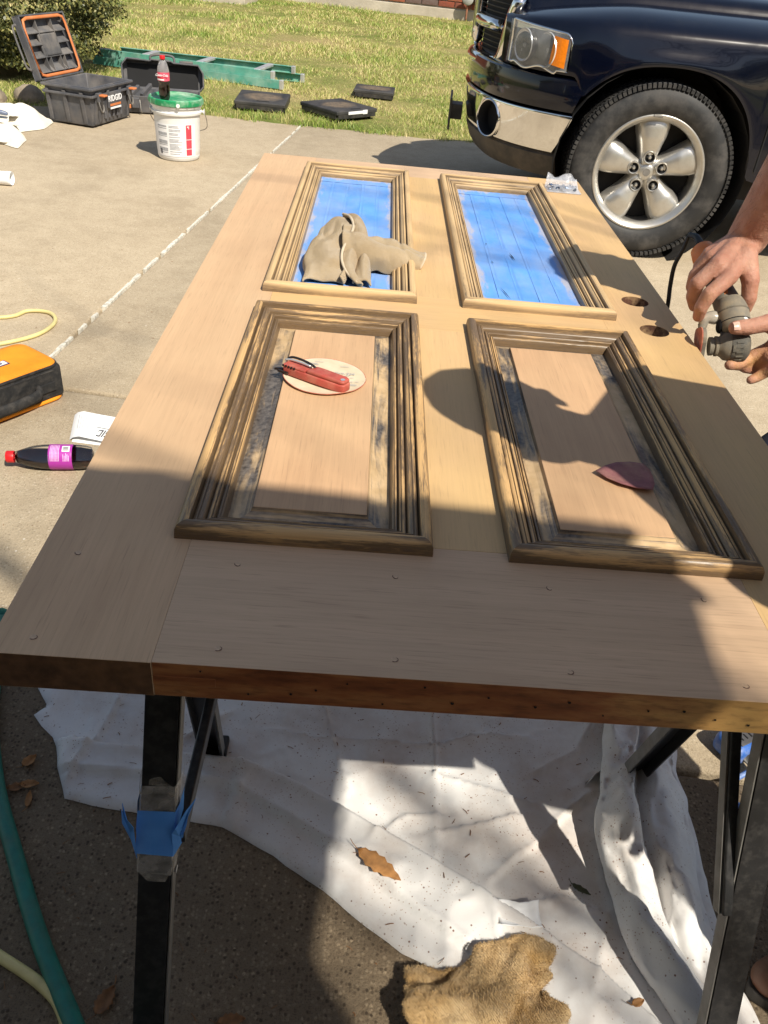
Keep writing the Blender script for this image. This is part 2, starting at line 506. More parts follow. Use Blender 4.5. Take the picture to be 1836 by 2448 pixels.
def concrete(name, a, b, dark, peb=.5, dirt=.0):
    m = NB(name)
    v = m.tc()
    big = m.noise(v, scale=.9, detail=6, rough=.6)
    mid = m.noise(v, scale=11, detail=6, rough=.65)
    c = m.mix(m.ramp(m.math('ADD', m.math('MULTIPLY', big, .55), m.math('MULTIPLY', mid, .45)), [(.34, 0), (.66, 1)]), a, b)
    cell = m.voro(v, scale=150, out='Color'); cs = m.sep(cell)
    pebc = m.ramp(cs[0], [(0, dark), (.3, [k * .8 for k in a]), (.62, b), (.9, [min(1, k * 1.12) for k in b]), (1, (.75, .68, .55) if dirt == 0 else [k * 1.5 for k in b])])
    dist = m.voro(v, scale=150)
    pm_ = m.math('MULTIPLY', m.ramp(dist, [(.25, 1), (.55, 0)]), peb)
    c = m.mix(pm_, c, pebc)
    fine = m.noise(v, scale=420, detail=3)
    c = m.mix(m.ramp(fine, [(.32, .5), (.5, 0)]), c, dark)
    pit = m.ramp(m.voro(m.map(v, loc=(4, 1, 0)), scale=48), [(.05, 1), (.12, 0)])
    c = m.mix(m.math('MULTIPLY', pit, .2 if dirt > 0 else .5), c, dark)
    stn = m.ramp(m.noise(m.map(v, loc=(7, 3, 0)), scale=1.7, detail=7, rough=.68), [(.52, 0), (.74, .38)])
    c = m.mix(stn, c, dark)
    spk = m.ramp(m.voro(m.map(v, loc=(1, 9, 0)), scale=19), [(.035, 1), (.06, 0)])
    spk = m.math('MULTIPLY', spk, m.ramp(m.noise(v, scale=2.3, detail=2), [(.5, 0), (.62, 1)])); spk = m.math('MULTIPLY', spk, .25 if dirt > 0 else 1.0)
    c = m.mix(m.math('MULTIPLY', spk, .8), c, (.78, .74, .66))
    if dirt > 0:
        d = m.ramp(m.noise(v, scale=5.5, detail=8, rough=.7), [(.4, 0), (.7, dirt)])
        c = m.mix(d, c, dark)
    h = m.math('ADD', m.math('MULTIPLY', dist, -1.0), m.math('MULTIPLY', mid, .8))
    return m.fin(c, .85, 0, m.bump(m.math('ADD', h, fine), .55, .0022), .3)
M_conc = concrete('driveway_concrete', (.375, .30, .205), (.53, .44, .315), (.16, .12, .075), .45)
M_conc2 = concrete('darkened_near_concrete', (.155, .113, .072), (.265, .205, .135), (.034, .023, .015), .8, .42)  # darker near slabs, tone lowered further to deepen the shade lying there
M_soil = pm('joint_dirt', (.11, .08, .05), .95, var=.4, scale=40, bump=.6)
M_caulk = pm('white_caulk', (.72, .69, .60), .7, var=.15, scale=60, bump=.4, dirt=(.12, .1, .07), dscale=55, damt=.8)

def lawn_mats():
    def colour(m, v):
        big = m.noise(v, scale=.75, detail=5, rough=.6)
        mid = m.noise(v, scale=3.4, detail=5, rough=.6)
        f = m.math('ADD', m.math('MULTIPLY', big, .6), m.math('MULTIPLY', mid, .4))
        y = m.sep(v)[1]
        f = m.math('ADD', f, m.ramp(m.math('DIVIDE', y, 20.0), [(.30, .10), (.37, .0), (.62, .0), (.8, .06)]))
        return f
    m = NB('lawn_thatch'); v = m.tc(); f = colour(m, v)
    c = m.ramp(f, [(.38, (.38, .30, .14)), (.52, (.29, .27, .095)), (.66, (.13, .175, .035))])
    c = m.mix(m.ramp(m.noise(v, scale=60, detail=4), [(.35, .6), (.6, 0)]), c, (.09, .075, .03))
    a = m.fin(c, .9, 0, m.bump(m.noise(v, scale=90, detail=4), .8, .01), .2)
    m = NB('grass_blades'); v = m.tc(); f = colour(m, v); r = m.attr('rnd')
    t = m.math('ADD', f, m.math('MULTIPLY', m.math('SUBTRACT', r, .5), .42))
    c = m.ramp(t, [(.34, (.64, .53, .26)), (.48, (.52, .49, .175)), (.58, (.29, .37, .068)), (.75, (.15, .25, .034))])
    b = m.fin(c, .5, 0, None, .35)
    return a, b
M_thatch, M_blade = lawn_mats()

M_cotton = None
def cotton_mat(name, base, stain, weave=1500, amt=.5, speck=True):
    m = NB(name); v = m.tc()
    c = m.ramp(m.noise(v, scale=6, detail=5), [(.3, [k * .93 for k in base]), (.7, base)])
    s1 = m.ramp(m.noise(m.map(v, loc=(3, 3, 3)), scale=5, detail=7, rough=.68), [(.44, 0), (.74, amt)])
    c = m.mix(s1, c, stain)
    if speck:
        k1 = m.ramp(m.voro(v, scale=70), [(.08, 1), (.14, 0)])
        k1 = m.math('MULTIPLY', k1, m.ramp(m.noise(m.map(v, loc=(8, 1, 2)), scale=9, detail=3), [(.42, 0), (.55, .95)]))
        c = m.mix(k1, c, (.17, .08, .05))
        k2 = m.ramp(m.voro(m.map(v, loc=(1, 5, 2)), scale=170), [(.12, 1), (.22, 0)])
        k2 = m.math('MULTIPLY', k2, m.ramp(m.noise(m.map(v, loc=(1, 4, 7)), scale=12, detail=4), [(.43, 0), (.58, .8)]))
        c = m.mix(k2, c, (.30, .17, .10))
    h = m.noise(v, scale=weave, detail=2)
    wr = m.noise(v, scale=28, detail=4)
    n = m.bump(h, .25, .0004, m.bump(wr, .25, .004))
    return m.fin(c, .9, 0, n, .15, Sheen_Weight=.1)
M_cotton = cotton_mat('drop_cloth_cotton', (.72, .71, .70), (.47, .38, .32), amt=.75)
M_canvas = cotton_mat('canvas_bundle', (.80, .75, .64), (.55, .45, .32), speck=False, amt=.3)

M_black = pm('black_plastic', (.022, .022, .024), .45, var=.3, bump=.15, bscale=300, dirt=(.22, .19, .15), dscale=9, damt=.35)
M_gplastic = pm('grey_plastic', (.072, .074, .084), .55, var=.25, bump=.12, bscale=300, dirt=(.26, .23, .2), dscale=7, damt=.5)
M_gplastic_in = pm('dusty_grey_plastic', (.10, .098, .10), .7, var=.3, dirt=(.30, .26, .22), dscale=9, damt=.6)
M_orange = pm('orange_plastic', (.62, .19, .055), .5, var=.12, dirt=(.45, .27, .17), dscale=14, damt=.5)
M_white = pm('white_plastic', (.76, .76, .74), .4, var=.05, dirt=(.5, .46, .4), dscale=9, damt=.25)
M_paper = pm('white_paper', (.84, .85, .86), .7, var=.03)
M_ink = pm('dark_ink', (.06, .06, .075), .7, var=.1)
M_greyink = pm('grey_print', (.36, .37, .39), .6, var=.2, scale=60)
M_redink = pm('red_print', (.58, .06, .09), .5, var=.1)
M_labelwhite = pm('label_white', (.82, .82, .83), .5, var=.04)
M_green = pm('green_lid', (.012, .27, .10), .42, var=.15, dirt=(.6, .66, .58), dscale=11, damt=.7)
M_redcap = pm('red_cap', (.62, .015, .02), .4, var=.06)
M_steel = pm('galvanised_steel', (.25, .24, .225), .55, .6, var=.2, scale=30, dirt=(.2, .17, .14), dscale=20, damt=.5)
M_alu = pm('aluminium', (.78, .79, .8), .42, .75, var=.12, scale=20, dirt=(.75, .75, .72), damt=.5)
M_horse = pm('black_painted_steel', (.014, .014, .015), .38, .0, var=.3, scale=14, bump=.1, bscale=120, dirt=(.13, .12, .11), dscale=75, damt=.28, spec=.5)
M_fibre = pm('green_fibreglass', (.10, .34, .265), .55, var=.2, scale=9, dirt=(.42, .52, .44), dscale=7, damt=.75)
M_fibred = pm('green_fibreglass_inside', (.02, .12, .085), .6, var=.2)
M_fabric = pm('black_nylon', (.016, .016, .017), .85, var=.3, scale=40, bump=.5, bscale=900, bdist=.0006, dirt=(.16, .14, .12), dscale=40, damt=.35)
M_orfab = pm('orange_nylon', (.88, .30, .012), .75, var=.06, scale=30, bump=.5, bscale=1100, bdist=.0005)
M_hose_y = pm('yellow_cord', (.66, .57, .25), .5, var=.12, scale=30, dirt=(.5, .42, .25), damt=.4)
M_hose_g = pm('green_hose', (.012, .165, .125), .45, var=.2, scale=40, dirt=(.09, .16, .12), dscale=30, damt=.5)
M_blueplas = pm('blue_plastic', (.035, .14, .50), .4, var=.15, dirt=(.4, .45, .55), dscale=50, damt=.5)
M_bluecord = pm('blue_cord', (.05, .17, .55), .4, var=.2, dirt=(.6, .66, .75), dscale=60, damt=.6)
M_rubber = pm('black_rubber', (.012, .012, .012), .5, var=.2)
M_leaf = pm('dry_leaf', (.34, .165, .055), .7, var=.35, scale=60, bump=.4, bscale=250)
M_leaf2 = pm('dry_brown_leaf', (.22, .105, .04), .75, var=.4, scale=60)
M_leafg = pm('dull_green_leaf', (.075, .085, .04), .6, var=.3, scale=60)
M_rockm = pm('edging_stone', (.27, .22, .16), .9, var=.35, scale=14, bump=.8, bscale=40, bdist=.01)
M_foundation = pm('foundation_concrete', (.50, .44, .35), .9, var=.14, scale=3, bump=.5, bscale=25, bdist=.006, dirt=(.30, .25, .18), dscale=3, damt=.5)
M_mortar = pm('mortar', (.55, .50, .43), .95, var=.12, scale=20, bump=.5, bscale=120)
def brick_mat():
    m = NB('brick'); r = m.rnd()
    base = m.ramp(r, [(0, (.30, .085, .05)), (.35, (.38, .125, .07)), (.62, (.27, .09, .06)), (.78, (.17, .125, .11)), (1, (.22, .17, .15))], 'CONSTANT')
    c = m.mix(m.ramp(m.noise(scale=22, detail=5), [(.35, .55), (.6, 0)]), base, (.12, .06, .045))
    return m.fin(c, .9, 0, m.bump(m.noise(scale=70, detail=3), .5, .004), .2)
M_brick = brick_mat()
M_rust = pm('rusty_pipe', (.30, .13, .075), .75, var=.3, scale=30)
M_meter = pm('grey_meter_paint', (.40, .40, .38), .5, var=.1)
M_glass = NB('clear_glass').fin((.9, .95, .95), .02, 0, None, .5, Transmission_Weight=1.0, IOR=1.45)
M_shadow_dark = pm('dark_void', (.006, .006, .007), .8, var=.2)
M_siding = pm('painted_siding', (.52, .46, .38), .8, var=.08, scale=6)
M_roof = pm('asphalt_shingle', (.085, .075, .07), .95, var=.3, scale=30, bump=.6, bscale=90, bdist=.004)
M_fascia = pm('white_fascia', (.66, .63, .57), .6, var=.08)
M_garfloor = pm('garage_interior', (.12, .105, .09), .9, var=.2)
M_bark = pm('tree_bark', (.10, .075, .055), .95, var=.35, scale=18, bump=.9, bscale=40, bdist=.01)
# ------------------------------------------------------------------ ground, driveway, lawn
g = G(); g.add([(-300, -300, -.07), (300, -300, -.07), (300, 300, -.07), (-300, 300, -.07)], [(0, 1, 2, 3)])
tag(g.build('ground', M_thatch), kind='structure')

DO = Vector((-.766, 1.87, 0)); D1 = Vector((.9936, -.1126, 0)); D2 = Vector((.1126, .9936, 0))
def dw(a, b, z=0.0): return DO + D1 * a + D2 * b + Vector((0, 0, z))
g = G(); g.add([dw(-4.4, -5.6, -.035), dw(13.2, -5.6, -.035), dw(13.2, 5.4, -.035), dw(-4.4, 5.4, -.035)], [(0, 1, 2, 3)])
drive = g.build('driveway', M_soil); tag(drive, kind='structure')
gap = .007
def slab(a0, a1, b0, b1, m):
    g = G()
    P = [dw(a0 + gap, b0 + gap), dw(a1 - gap, b0 + gap), dw(a1 - gap, b1 - gap), dw(a0 + gap, b1 - gap)]
    g.hexa([p + Vector((0, 0, -.10)) for p in P] + P)
    g.build('slab', m, drive, smooth=40, bevel=.012, seg=3)
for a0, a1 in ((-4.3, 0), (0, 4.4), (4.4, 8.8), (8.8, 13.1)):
    slab(a0, a1, -5.5, -1.16, M_conc2)  # joint runs near the shade edge, so the tone step hides
    slab(a0, a1, -1.16, 0, M_conc)
    slab(a0, a1, 0, 5.3, M_conc)
# white caulk squeezed into the joint, with gaps
g = G()
b = .02
while b < 4.75:
    ln = random.uniform(.03, .35)
    n = 6
    for k in range(n):
        y0 = b + ln * k / n; y1 = b + ln * (k + 1) / n
        w0 = .0035 + .0065 * abs(vnoise(y0 * 14, 1)); w1 = .0035 + .0065 * abs(vnoise(y1 * 14, 1))
        h = .002 + .003 * abs(vnoise(y0 * 7, 5))
        g.hexa([dw(-w0, y0, -.02), dw(w0, y0, -.02), dw(w1, y1, -.02), dw(-w1, y1, -.02),
                dw(-w0, y0, h), dw(w0, y0, h), dw(w1, y1, h), dw(-w1, y1, h)])
    b += ln + random.choice((.004, .008, .015, .03, .06))
g.build('joint_filler', M_caulk, drive)

# lawn: mown turf from the driveway edge to the neighbour's wall
def lawn_edge(x):
    base = np.interp(x, [-30, -2.6, -1.9, -1.5, -1.0, -.59, -.09, .41, .98, 2.0, 6, 30],
                     [6.0, 5.95, 6.22, 6.42, 6.36, 6.31, 6.28, 6.25, 6.27, 6.22, 5.8, 4])
    return base
g = G()
NX, NY = 120, 70
xs = np.interp(np.linspace(0, 1, NX + 1), [0, .12, .88, 1], [-30, -4.5, 5, 30])
def lawn_pt(i, j):
    x = xs[i]; y0 = lawn_edge(x) + .03 * vnoise(x * 9, 2) + .015 * vnoise(x * 30, 4)
    t = (j / NY) ** 1.6
    y = y0 + (60 - y0) * t
    z = (.0 if j == 0 else .012) + .012 * vnoise(x * 2.1, y * 2.1) * min(1, j)
    return (x, y, z)
vs = [lawn_pt(i, j) for j in range(NY + 1) for i in range(NX + 1)]
fs = [(j * (NX + 1) + i, j * (NX + 1) + i + 1, (j + 1) * (NX + 1) + i + 1, (j + 1) * (NX + 1) + i) for j in range(NY) for i in range(NX)]
g.add(vs, fs)
tag(g.build('lawn', M_thatch, smooth=180, fix=False), kind='structure')

def blades(n, x0, x1, y0, y1, hmin, hmax, wd):
    rs = np.random.RandomState(n)
    x = rs.uniform(x0, x1, n); y = rs.uniform(y0, y1, n)
    e = np.array([lawn_edge(a) for a in x]) + .05 * np.sin(x * 17) * np.sin(x * 5.3 + 1)
    k = y > e - .035
    x, y = x[k], y[k]; n = len(x)
    h = rs.uniform(hmin, hmax, n) * (.62 + .85 * np.clip(.5 + .9 * np.sin(x * 2.3 + 1.3 * np.sin(y * 1.7)) * np.sin(y * 2.9 + np.sin(x * 3.1)), 0, 1)); a = rs.uniform(0, 2 * np.pi, n); lean = rs.uniform(.1, 1.3, n) * h
    la = rs.uniform(0, 2 * np.pi, n); w_ = rs.uniform(.6, 1.2, n) * wd
    dx, dy = np.cos(a) * w_ / 2, np.sin(a) * w_ / 2
    lx, ly = np.cos(la) * lean, np.sin(la) * lean
    z0 = np.full(n, -.004)
    V = np.empty((n, 5, 3))
    V[:, 0] = np.c_[x - dx, y - dy, z0]; V[:, 1] = np.c_[x + dx, y + dy, z0]
    V[:, 2] = np.c_[x + dx * .8 + lx * .35, y + dy * .8 + ly * .35, h * .6]; V[:, 3] = np.c_[x - dx * .8 + lx * .35, y - dy * .8 + ly * .35, h * .6]
    V[:, 4] = np.c_[x + lx, y + ly, h]
    return V, rs.rand(n)
parts = [blades(58000, -2.7, 2.6, 5.9, 8.6, .022, .047, .0044), blades(46000, -3.4, 3.6, 8.6, 12.0, .022, .048, .0064), blades(46000, -4.6, 4.6, 12.0, 17.2, .024, .052, .009)]
V = np.concatenate([p[0] for p in parts]); R_ = np.concatenate([p[1] for p in parts]); n = len(V)
me = bpy.data.meshes.new('grass')
me.vertices.add(n * 5); me.vertices.foreach_set('co', V.reshape(-1))
loops = np.empty((n, 7), np.int64); bidx = np.arange(n)[:, None] * 5
loops[:] = bidx + np.array([0, 1, 2, 3, 3, 2, 4])
me.loops.add(n * 7); me.loops.foreach_set('vertex_index', loops.reshape(-1))
me.polygons.add(n * 2)
st = np.empty((n, 2), np.int64); st[:, 0] = np.arange(n) * 7; st[:, 1] = np.arange(n) * 7 + 4
me.polygons.foreach_set('loop_start', st.reshape(-1))
me.update(calc_edges=True)
at = me.attributes.new('rnd', 'FLOAT', 'FACE'); at.data.foreach_set('value', np.repeat(R_, 2))
me.materials.append(M_blade)
tag(obj('grass', me), 'short mown grass with straw patches covering the lawn', 'grass', kind='stuff')

# ------------------------------------------------------------------ neighbour's brick house
WA = Vector((-.3955, 16.92, 0)); WD = Vector((.989, -.1487, 0)); WN = Vector((-.1487, -.989, 0))
house = thing('brick_house', 'brick house wall on a pale concrete foundation at the far side of the lawn', 'house', WA, (0, 0, math.atan2(WD.y, WD.x)))
# local: x along the wall, y into the house
g = G(); g.box((0, .15, .02), (18, .30, .30)); g.build('foundation', M_foundation, house, bevel=.01)
g = G(); g.box((0, .21, 1.57), (17.9, .34, 2.8)); g.build('wall_core', M_mortar, house)
BL, BH, BJ = .285, .083, .013
gb = G(); gb.box((0, 0, 0), (BL, .10, BH)); bme = gb.mesh('brick', M_brick, bevel=.006, seg=1)
rest = G(); rs = random.Random(5)
for r in range(28):
    z = .18 + BJ + BH / 2 + r * (BH + BJ)
    sh = (BL + BJ) / 2 if r % 2 else 0
    for c in range(-30, 30):
        x = c * (BL + BJ) + sh
        if abs(x) > 8.8: continue
        if r < 4 and -1.6 < x < 3.6:
            b_ = obj('brick', bme, house, (x, .05 + rs.uniform(-.004, .004), z))
        else:
            rest.box((x, .05 + rs.uniform(-.003, .003), z), (BL, .10, BH))
tag(rest.build('brick', M_brick, house), kind='stuff')
g = G(); g.box((0, 1.2, 3.05), (18.6, 3.6, .16)); g.box((0, 2.2, 3.6), (17, 2.0, 1.1)); g.build('roof', M_roof, house, bevel=.02)

# gas meter on the far wall: riser, body with dial, regulator
def hw(x, y, z): return WA + WD * x + Vector((-WD.y, WD.x, 0)) * y + Vector((0, 0, z))
gm = thing('gas_meter', 'grey gas meter with round white dial on the far brick wall', 'gas meter', hw(2.42, -.14, 0), (0, 0, math.atan2(WD.y, WD.x)))
g = G(); g.tube(smoothpath([(-.25, .04, -.02), (-.25, .04, .5), (-.24, .04, .62), (-.12, .03, .66), (-.06, .02, .6), (-.06, .0, .54)], 5), .017, 8); g.build('riser_pipe', M_rust, gm, smooth=60)
g = G(); g.tube(smoothpath([(.07, 0, .52), (.07, 0, .64), (.16, .03, .70), (.3, .08, .72), (.32, .2, .72)], 5), .016, 8); g.build('outlet_pipe', M_rust, gm, smooth=60)
g = G(); g.box((0, 0, .42), (.24, .13, .22)); g.build('meter_body', M_meter, gm, bevel=.03)
g = G(); g.cyl((0, -.065, .40), (0, -.085, .40), .085, 20); g.build('dial', M_labelwhite, gm, smooth=40)
g = G(); g.lathe([(0, -.03), (.075, -.03), (.10, -.012), (.10, .012), (.075, .03), (0, .03)], (-.25, 0, .36), (0, 1, 0), 18); g.build('regulator', M_meter, gm, smooth=50)
# concrete pad with an outdoor unit at the far left
pad = thing('concrete_pad', 'pale concrete equipment pad on the far lawn', 'concrete pad', (-2.6, 15.95, 0), (0, 0, -.1))
g = G(); g.box((0, 0, .04), (1.25, .95, .12)); g.build('slab', M_foundation, pad, bevel=.012)
ac = thing('air_conditioner', 'dark outdoor air conditioner unit standing on the far concrete pad', 'air conditioner', (-2.62, 15.98, .10), (0, 0, -.1))
g = G(); g.box((0, 0, .40), (.84, .74, .78)); g.build('cabinet', M_meter, ac, bevel=.04)
g = G()
lo = G(); lo.box((0, 0, 0), (.74, .012, .03)); lo_me = lo.mesh('louvre', M_black)
for k in range(9):
    for sx in (-1, 1): obj('louvre', lo_me, ac, (0, sx * .374, .1 + k * .075))
g = G(); g.box((0, 0, .006), (.80, .70, .03)); g.build('base', M_black, ac)
g = G(); g.lathe([(.05, .80), (.3, .81), (.32, .80), (.30, .79)], (0, 0, 0)); g.build('fan_guard', M_black, ac)
st_ = G(); st_.tube([(2.02, 15.6, 0), (2.05, 15.62, .75)], .006, 6); tag(st_.build('marker_rod', M_rust), 'thin rusty marker rod stuck in the lawn before the far wall', 'rod')

# ------------------------------------------------------------------ own house behind the camera: its eave throws the near shade
gx_ = Vector((.9979, -.0640, 0)); gy_ = Vector((-.0640, -.9979, 0)) * -1
EC = Vector((1.552, -1.055, 2.66))
own = thing('garage_house', 'garage with shingled eave standing behind the viewpoint', 'house', (EC.x, EC.y, 0), (0, 0, math.atan2(gx_.y, gx_.x)))
# local: x along the eave to the right, y away to the lawn; corner of the eave at (0,0,2.66)
g = G(); g.box((-6.0, -.011, 2.59), (12.0, .022, .14)); g.box((-.011, -3.6, 2.62), (.022, 7.14, .14)); g.build('fascia', M_fascia, own)
g = G()
g.hexa([(-12, .02, 2.645), (.01, .02, 2.645), (.01, -7.2, 5.0), (-12, -7.2, 5.0), (-12, .02, 2.665), (.01, .02, 2.665), (.01, -7.2, 5.03), (-12, -7.2, 5.03)])
g.build('roof', M_roof, own)
g = G(); g.box((-6.0, -.26, 2.535), (11.95, .47, .02)); g.build('soffit', M_fascia, own)
g = G()
g.box((-.43, -.60, 1.40), (.74, .20, 2.80)); g.box((-9.0, -.60, 1.40), (5.6, .20, 2.80)); g.box((-3.5, -.60, 2.47), (5.4, .20, .66))
g.hexa([(-.26, -7.2, 0), (-.06, -7.2, 0), (-.06, -.7, 0), (-.26, -.7, 0), (-.26, -7.2, 4.97), (-.06, -7.2, 4.97), (-.06, -.7, 2.84), (-.26, -.7, 2.84)]); g.box((-6.2, -7.2, 1.9), (11.8, .2, 3.8))
g.build('wall', M_siding, own)
g = G(); g.box((-3.5, -.50, 2.12), (5.5, .03, .06)); g.box((-.83, -.49, 1.05), (.09, .03, 2.1)); g.box((-6.18, -.49, 1.05), (.09, .03, 2.1)); g.build('door_trim', M_fascia, own)
g = G(); g.box((-3.5, -4.1, 2.3), (5.3, 5.8, .05)); g.box((-3.5, -6.9, 1.2), (5.6, .1, 2.4)); g.build('interior', M_garfloor, own)

# ------------------------------------------------------------------ shrub, edging stones
def leaf_mass(n, fn, size, mat, name, parent, seed=1, org=(0, 0, 0)):
    rs = np.random.RandomState(seed)
    P, N = fn(n, rs); n = len(P)
    a = rs.randn(n, 3) * .65 + N; a /= np.linalg.norm(a, axis=1)[:, None]
    t = np.cross(a, rs.randn(n, 3)); t /= np.linalg.norm(t, axis=1)[:, None]
    b = np.cross(a, t)
    L = (rs.uniform(.7, 1.3, n) * size)[:, None]; W_ = L * .55
    V = np.empty((n, 4, 3)); V[:, 0] = P - t * L / 2; V[:, 1] = P + b * W_ / 2 + a * L * .08; V[:, 2] = P + t * L / 2; V[:, 3] = P - b * W_ / 2 + a * L * .08
    V -= np.array(org)
    me = bpy.data.meshes.new(name)
    me.vertices.add(n * 4); me.vertices.foreach_set('co', V.reshape(-1))
    me.loops.add(n * 4); me.loops.foreach_set('vertex_index', np.arange(n * 4))
    me.polygons.add(n); me.polygons.foreach_set('loop_start', np.arange(n) * 4)
    me.update(calc_edges=True)
    at = me.attributes.new('rnd', 'FLOAT', 'FACE'); at.data.foreach_set('value', rs.rand(n))
    me.materials.append(mat)
    return obj(name, me, parent)
m = NB('shrub_leaves'); r = m.attr('rnd')
c = m.ramp(m.math('ADD', m.math('MULTIPLY', r, .6), m.math('MULTIPLY', m.noise(scale=5, detail=3), .4)), [(.2, (.045, .060, .020)), (.5, (.125, .135, .042)), (.72, (.24, .22, .065)), (.9, (.33, .31, .13))])
M_shrub = m.fin(c, .45, 0, None, .4)
SH = thing('shrub', 'large dense green shrub beside the open grey tool chest', 'shrub', (-3.25, 7.55, 0))
clumps = []
rs = np.random.RandomState(12)
for k in range(210):
    d = rs.randn(3); d /= np.linalg.norm(d)
    s_ = rs.uniform(.74, 1.0)
    c_ = np.array([-2.98, 7.42, .80]) + d * np.array([.98, .98, 1.05]) * s_
    c_[2] = max(c_[2], .10 + rs.uniform(0, .12))
    clumps.append((c_, rs.uniform(.13, .30)))
def bush_fn(n, rs):
    P = []; N = []
    per = n // len(clumps)
    for c, r in clumps:
        d = rs.randn(per, 3); d /= np.linalg.norm(d, axis=1)[:, None]
        d[:, 2] = np.abs(d[:, 2]) * .8 + d[:, 2] * .2
        P.append(c + d * r * (rs.uniform(.55, 1.08, per)[:, None]) * np.array([1.1, 1.0, .62])); N.append(d)
    P = np.concatenate(P); N = np.concatenate(N); k = P[:, 2] > .03
    return P[k], N[k]
leaf_mass(105000, bush_fn, .032, M_shrub, 'foliage', SH, 2, (-3.25, 7.55, 0))
g = G()
for k in range(9):
    a = k * .7; g.tube(smoothpath([(.1 * math.cos(a), .1 * math.sin(a), -.02), (.3 * math.cos(a), .3 * math.sin(a), .4), (.75 * math.cos(a), .7 * math.sin(a), 1.0)], 4), [.03 - .0022 * i for i in range(9)], 6)
g.build('stem', M_bark, SH)
for i, (x, y, s_, lb) in enumerate([(-2.52, 6.02, .15, 'rough brown edging stone under the shrub behind the white canvas bundle'), (-2.28, 6.22, .11, 'rough brown edging stone between the shrub and the tool chest'), (-2.78, 5.9, .17, 'rough brown edging stone at the far left below the shrub')]):
    g = G(); g.sphere((0, 0, s_ * .45), (s_, s_ * .8, s_ * .75), 16, 10)
    g.v = [tuple(Vector(v) * (1 + .3 * fbm(v[0] * 9 + i * 3, v[1] * 9, v[2] * 9))) for v in g.v]
    tag(g.build('edging_stone', M_rockm, smooth=180, loc=(x, y, -.02)), lb, 'stone', 'edging stones below the shrub')

# bare tree off to the right behind the camera: its twigs dapple the door
tr = thing('bare_tree', 'bare early spring tree standing behind the viewpoint by the driveway', 'tree', (6.6, -5.55, 0))
g = G(); g.tube(smoothpath([(0, 0, -.1), (.05, .02, 1.5), (-.05, .1, 3.2), (-.15, .3, 4.8)], 5), [.20, .19, .175, .165, .16, .155, .15, .145, .14, .135, .13, .125, .12, .115, .11, .10], 10); g.build('trunk', M_bark, tr, smooth=180)
g = G(); rs_ = random.Random(21)
def limb(p, d, r, ln, depth):
    pts = [Vector(p)]; dd = Vector(d).normalized()
    for k in range(4):
        dd = (dd + Vector((rs_.uniform(-.3, .3), rs_.uniform(-.3, .3), rs_.uniform(-.12, .25)))).normalized()
        pts.append(pts[-1] + dd * ln / 4)
    g.tube(pts, [r * (1 - .14 * k) for k in range(5)], 6, caps=False)
    if depth > 0:
        for q in range(3):
            limb(pts[rs_.randint(2, 4)], dd + Vector((rs_.uniform(-1, 1), rs_.uniform(-1, 1), rs_.uniform(-.5, .7))), r * .52, ln * .68, depth - 1)
for k in range(7):
    a = k * .9; limb((-.1, .25, 3.4 + k * .2), (math.cos(a), math.sin(a), .7), .06, 2.1, 3)
limb((-.1, .25, 4.6), (-.9, .55, .5), .07, 2.9, 4); limb((-.1, .25, 4.2), (-1, .3, .35), .06, 2.9, 4)
g.build('crown', M_bark, tr)
# unseen trees added far behind the camera to darken the reflections in the paintwork
def back_tree(x, y, h, r, seed, lb):
    t = thing('added_tree', lb, 'tree', (x, y, 0), group='unseen trees added far behind the viewpoint')
    g = G(); g.tube([(0, 0, -.1), (.1, 0, h * .3), (0, .1, h * .6)], [.22, .17, .1], 8); g.build('trunk', M_bark, t, smooth=180)
    rr = np.random.RandomState(seed)
    cl = [(np.array([x, y, h * .62]) + rr.randn(3) * np.array([r * .45, r * .45, h * .16]), rr.uniform(.3, .5) * r) for _ in range(22)]
    def fn(n, rs):
        P = []; N = []
        for c, q in cl:
            d = rs.randn(n // 22, 3); d /= np.linalg.norm(d, axis=1)[:, None]; P.append(c + d * q * rs.uniform(.6, 1.05, (n // 22, 1))); N.append(d)
        return np.concatenate(P), np.concatenate(N)
    leaf_mass(7000, fn, .26, M_shrub, 'crown', t, seed, (x, y, 0))
for i, a in enumerate([(3, -20, 8.0, 3.8), (9, -18, 7.5, 3.6), (14, -20, 9.0, 4.2), (20, -18, 8.0, 3.8), (26, -19, 8.6, 4.0), (33, -16, 8.0, 4.0)]):
    back_tree(a[0], a[1], a[2], a[3], 40 + i, 'added unseen tree %s' % ('at the left end of the row across the street', 'second from the left in the row across the street', 'tallest in the row across the street, third from the left', 'fourth from the left in the row across the street', 'fifth from the left in the row across the street', 'at the right end of the row across the street')[i])
# ------------------------------------------------------------------ the door on the sawhorses
DW, DL, DT, DZ = .914, 1.995, .044, .74
door = thing('wooden_door', 'half sanded wooden four panel door lying flat on sawhorses', 'door', (0, 0, DZ - DT))
dz0 = DT            # local height of the upper face
SW = .150           # stile width
def board(name, x0, x1, y0, y1, mat, along='y', emat=None, z0=0.0, z1=DT):
    """a board of the door; local Y is the grain"""
    g = G()
    cx, cy = (x0 + x1) / 2, (y0 + y1) / 2
    sx, sy = (x1 - x0), (y1 - y0)
    if along == 'x': sx, sy = sy, sx
    P = [(-sx / 2, -sy / 2), (sx / 2, -sy / 2), (sx / 2, sy / 2), (-sx / 2, sy / 2)]
    g.hexa([(p[0], p[1], z0) for p in P] + [(p[0], p[1], z1) for p in P])
    if emat: g.m = [0, 0, 1, 1, 1, 1]
    o = g.build(name, [mat] + ([emat] if emat else []), door, (cx, cy, 0), bevel=.0005, seg=2)
    if along == 'x': o.rotation_euler = (0, 0, -math.pi / 2)
    return o
e_ = .00006
# stiles (dark end grain towards the camera)
sl = board('stile', 0, SW - e_, 0, DL, M_stile, 'y', M_endgrain)
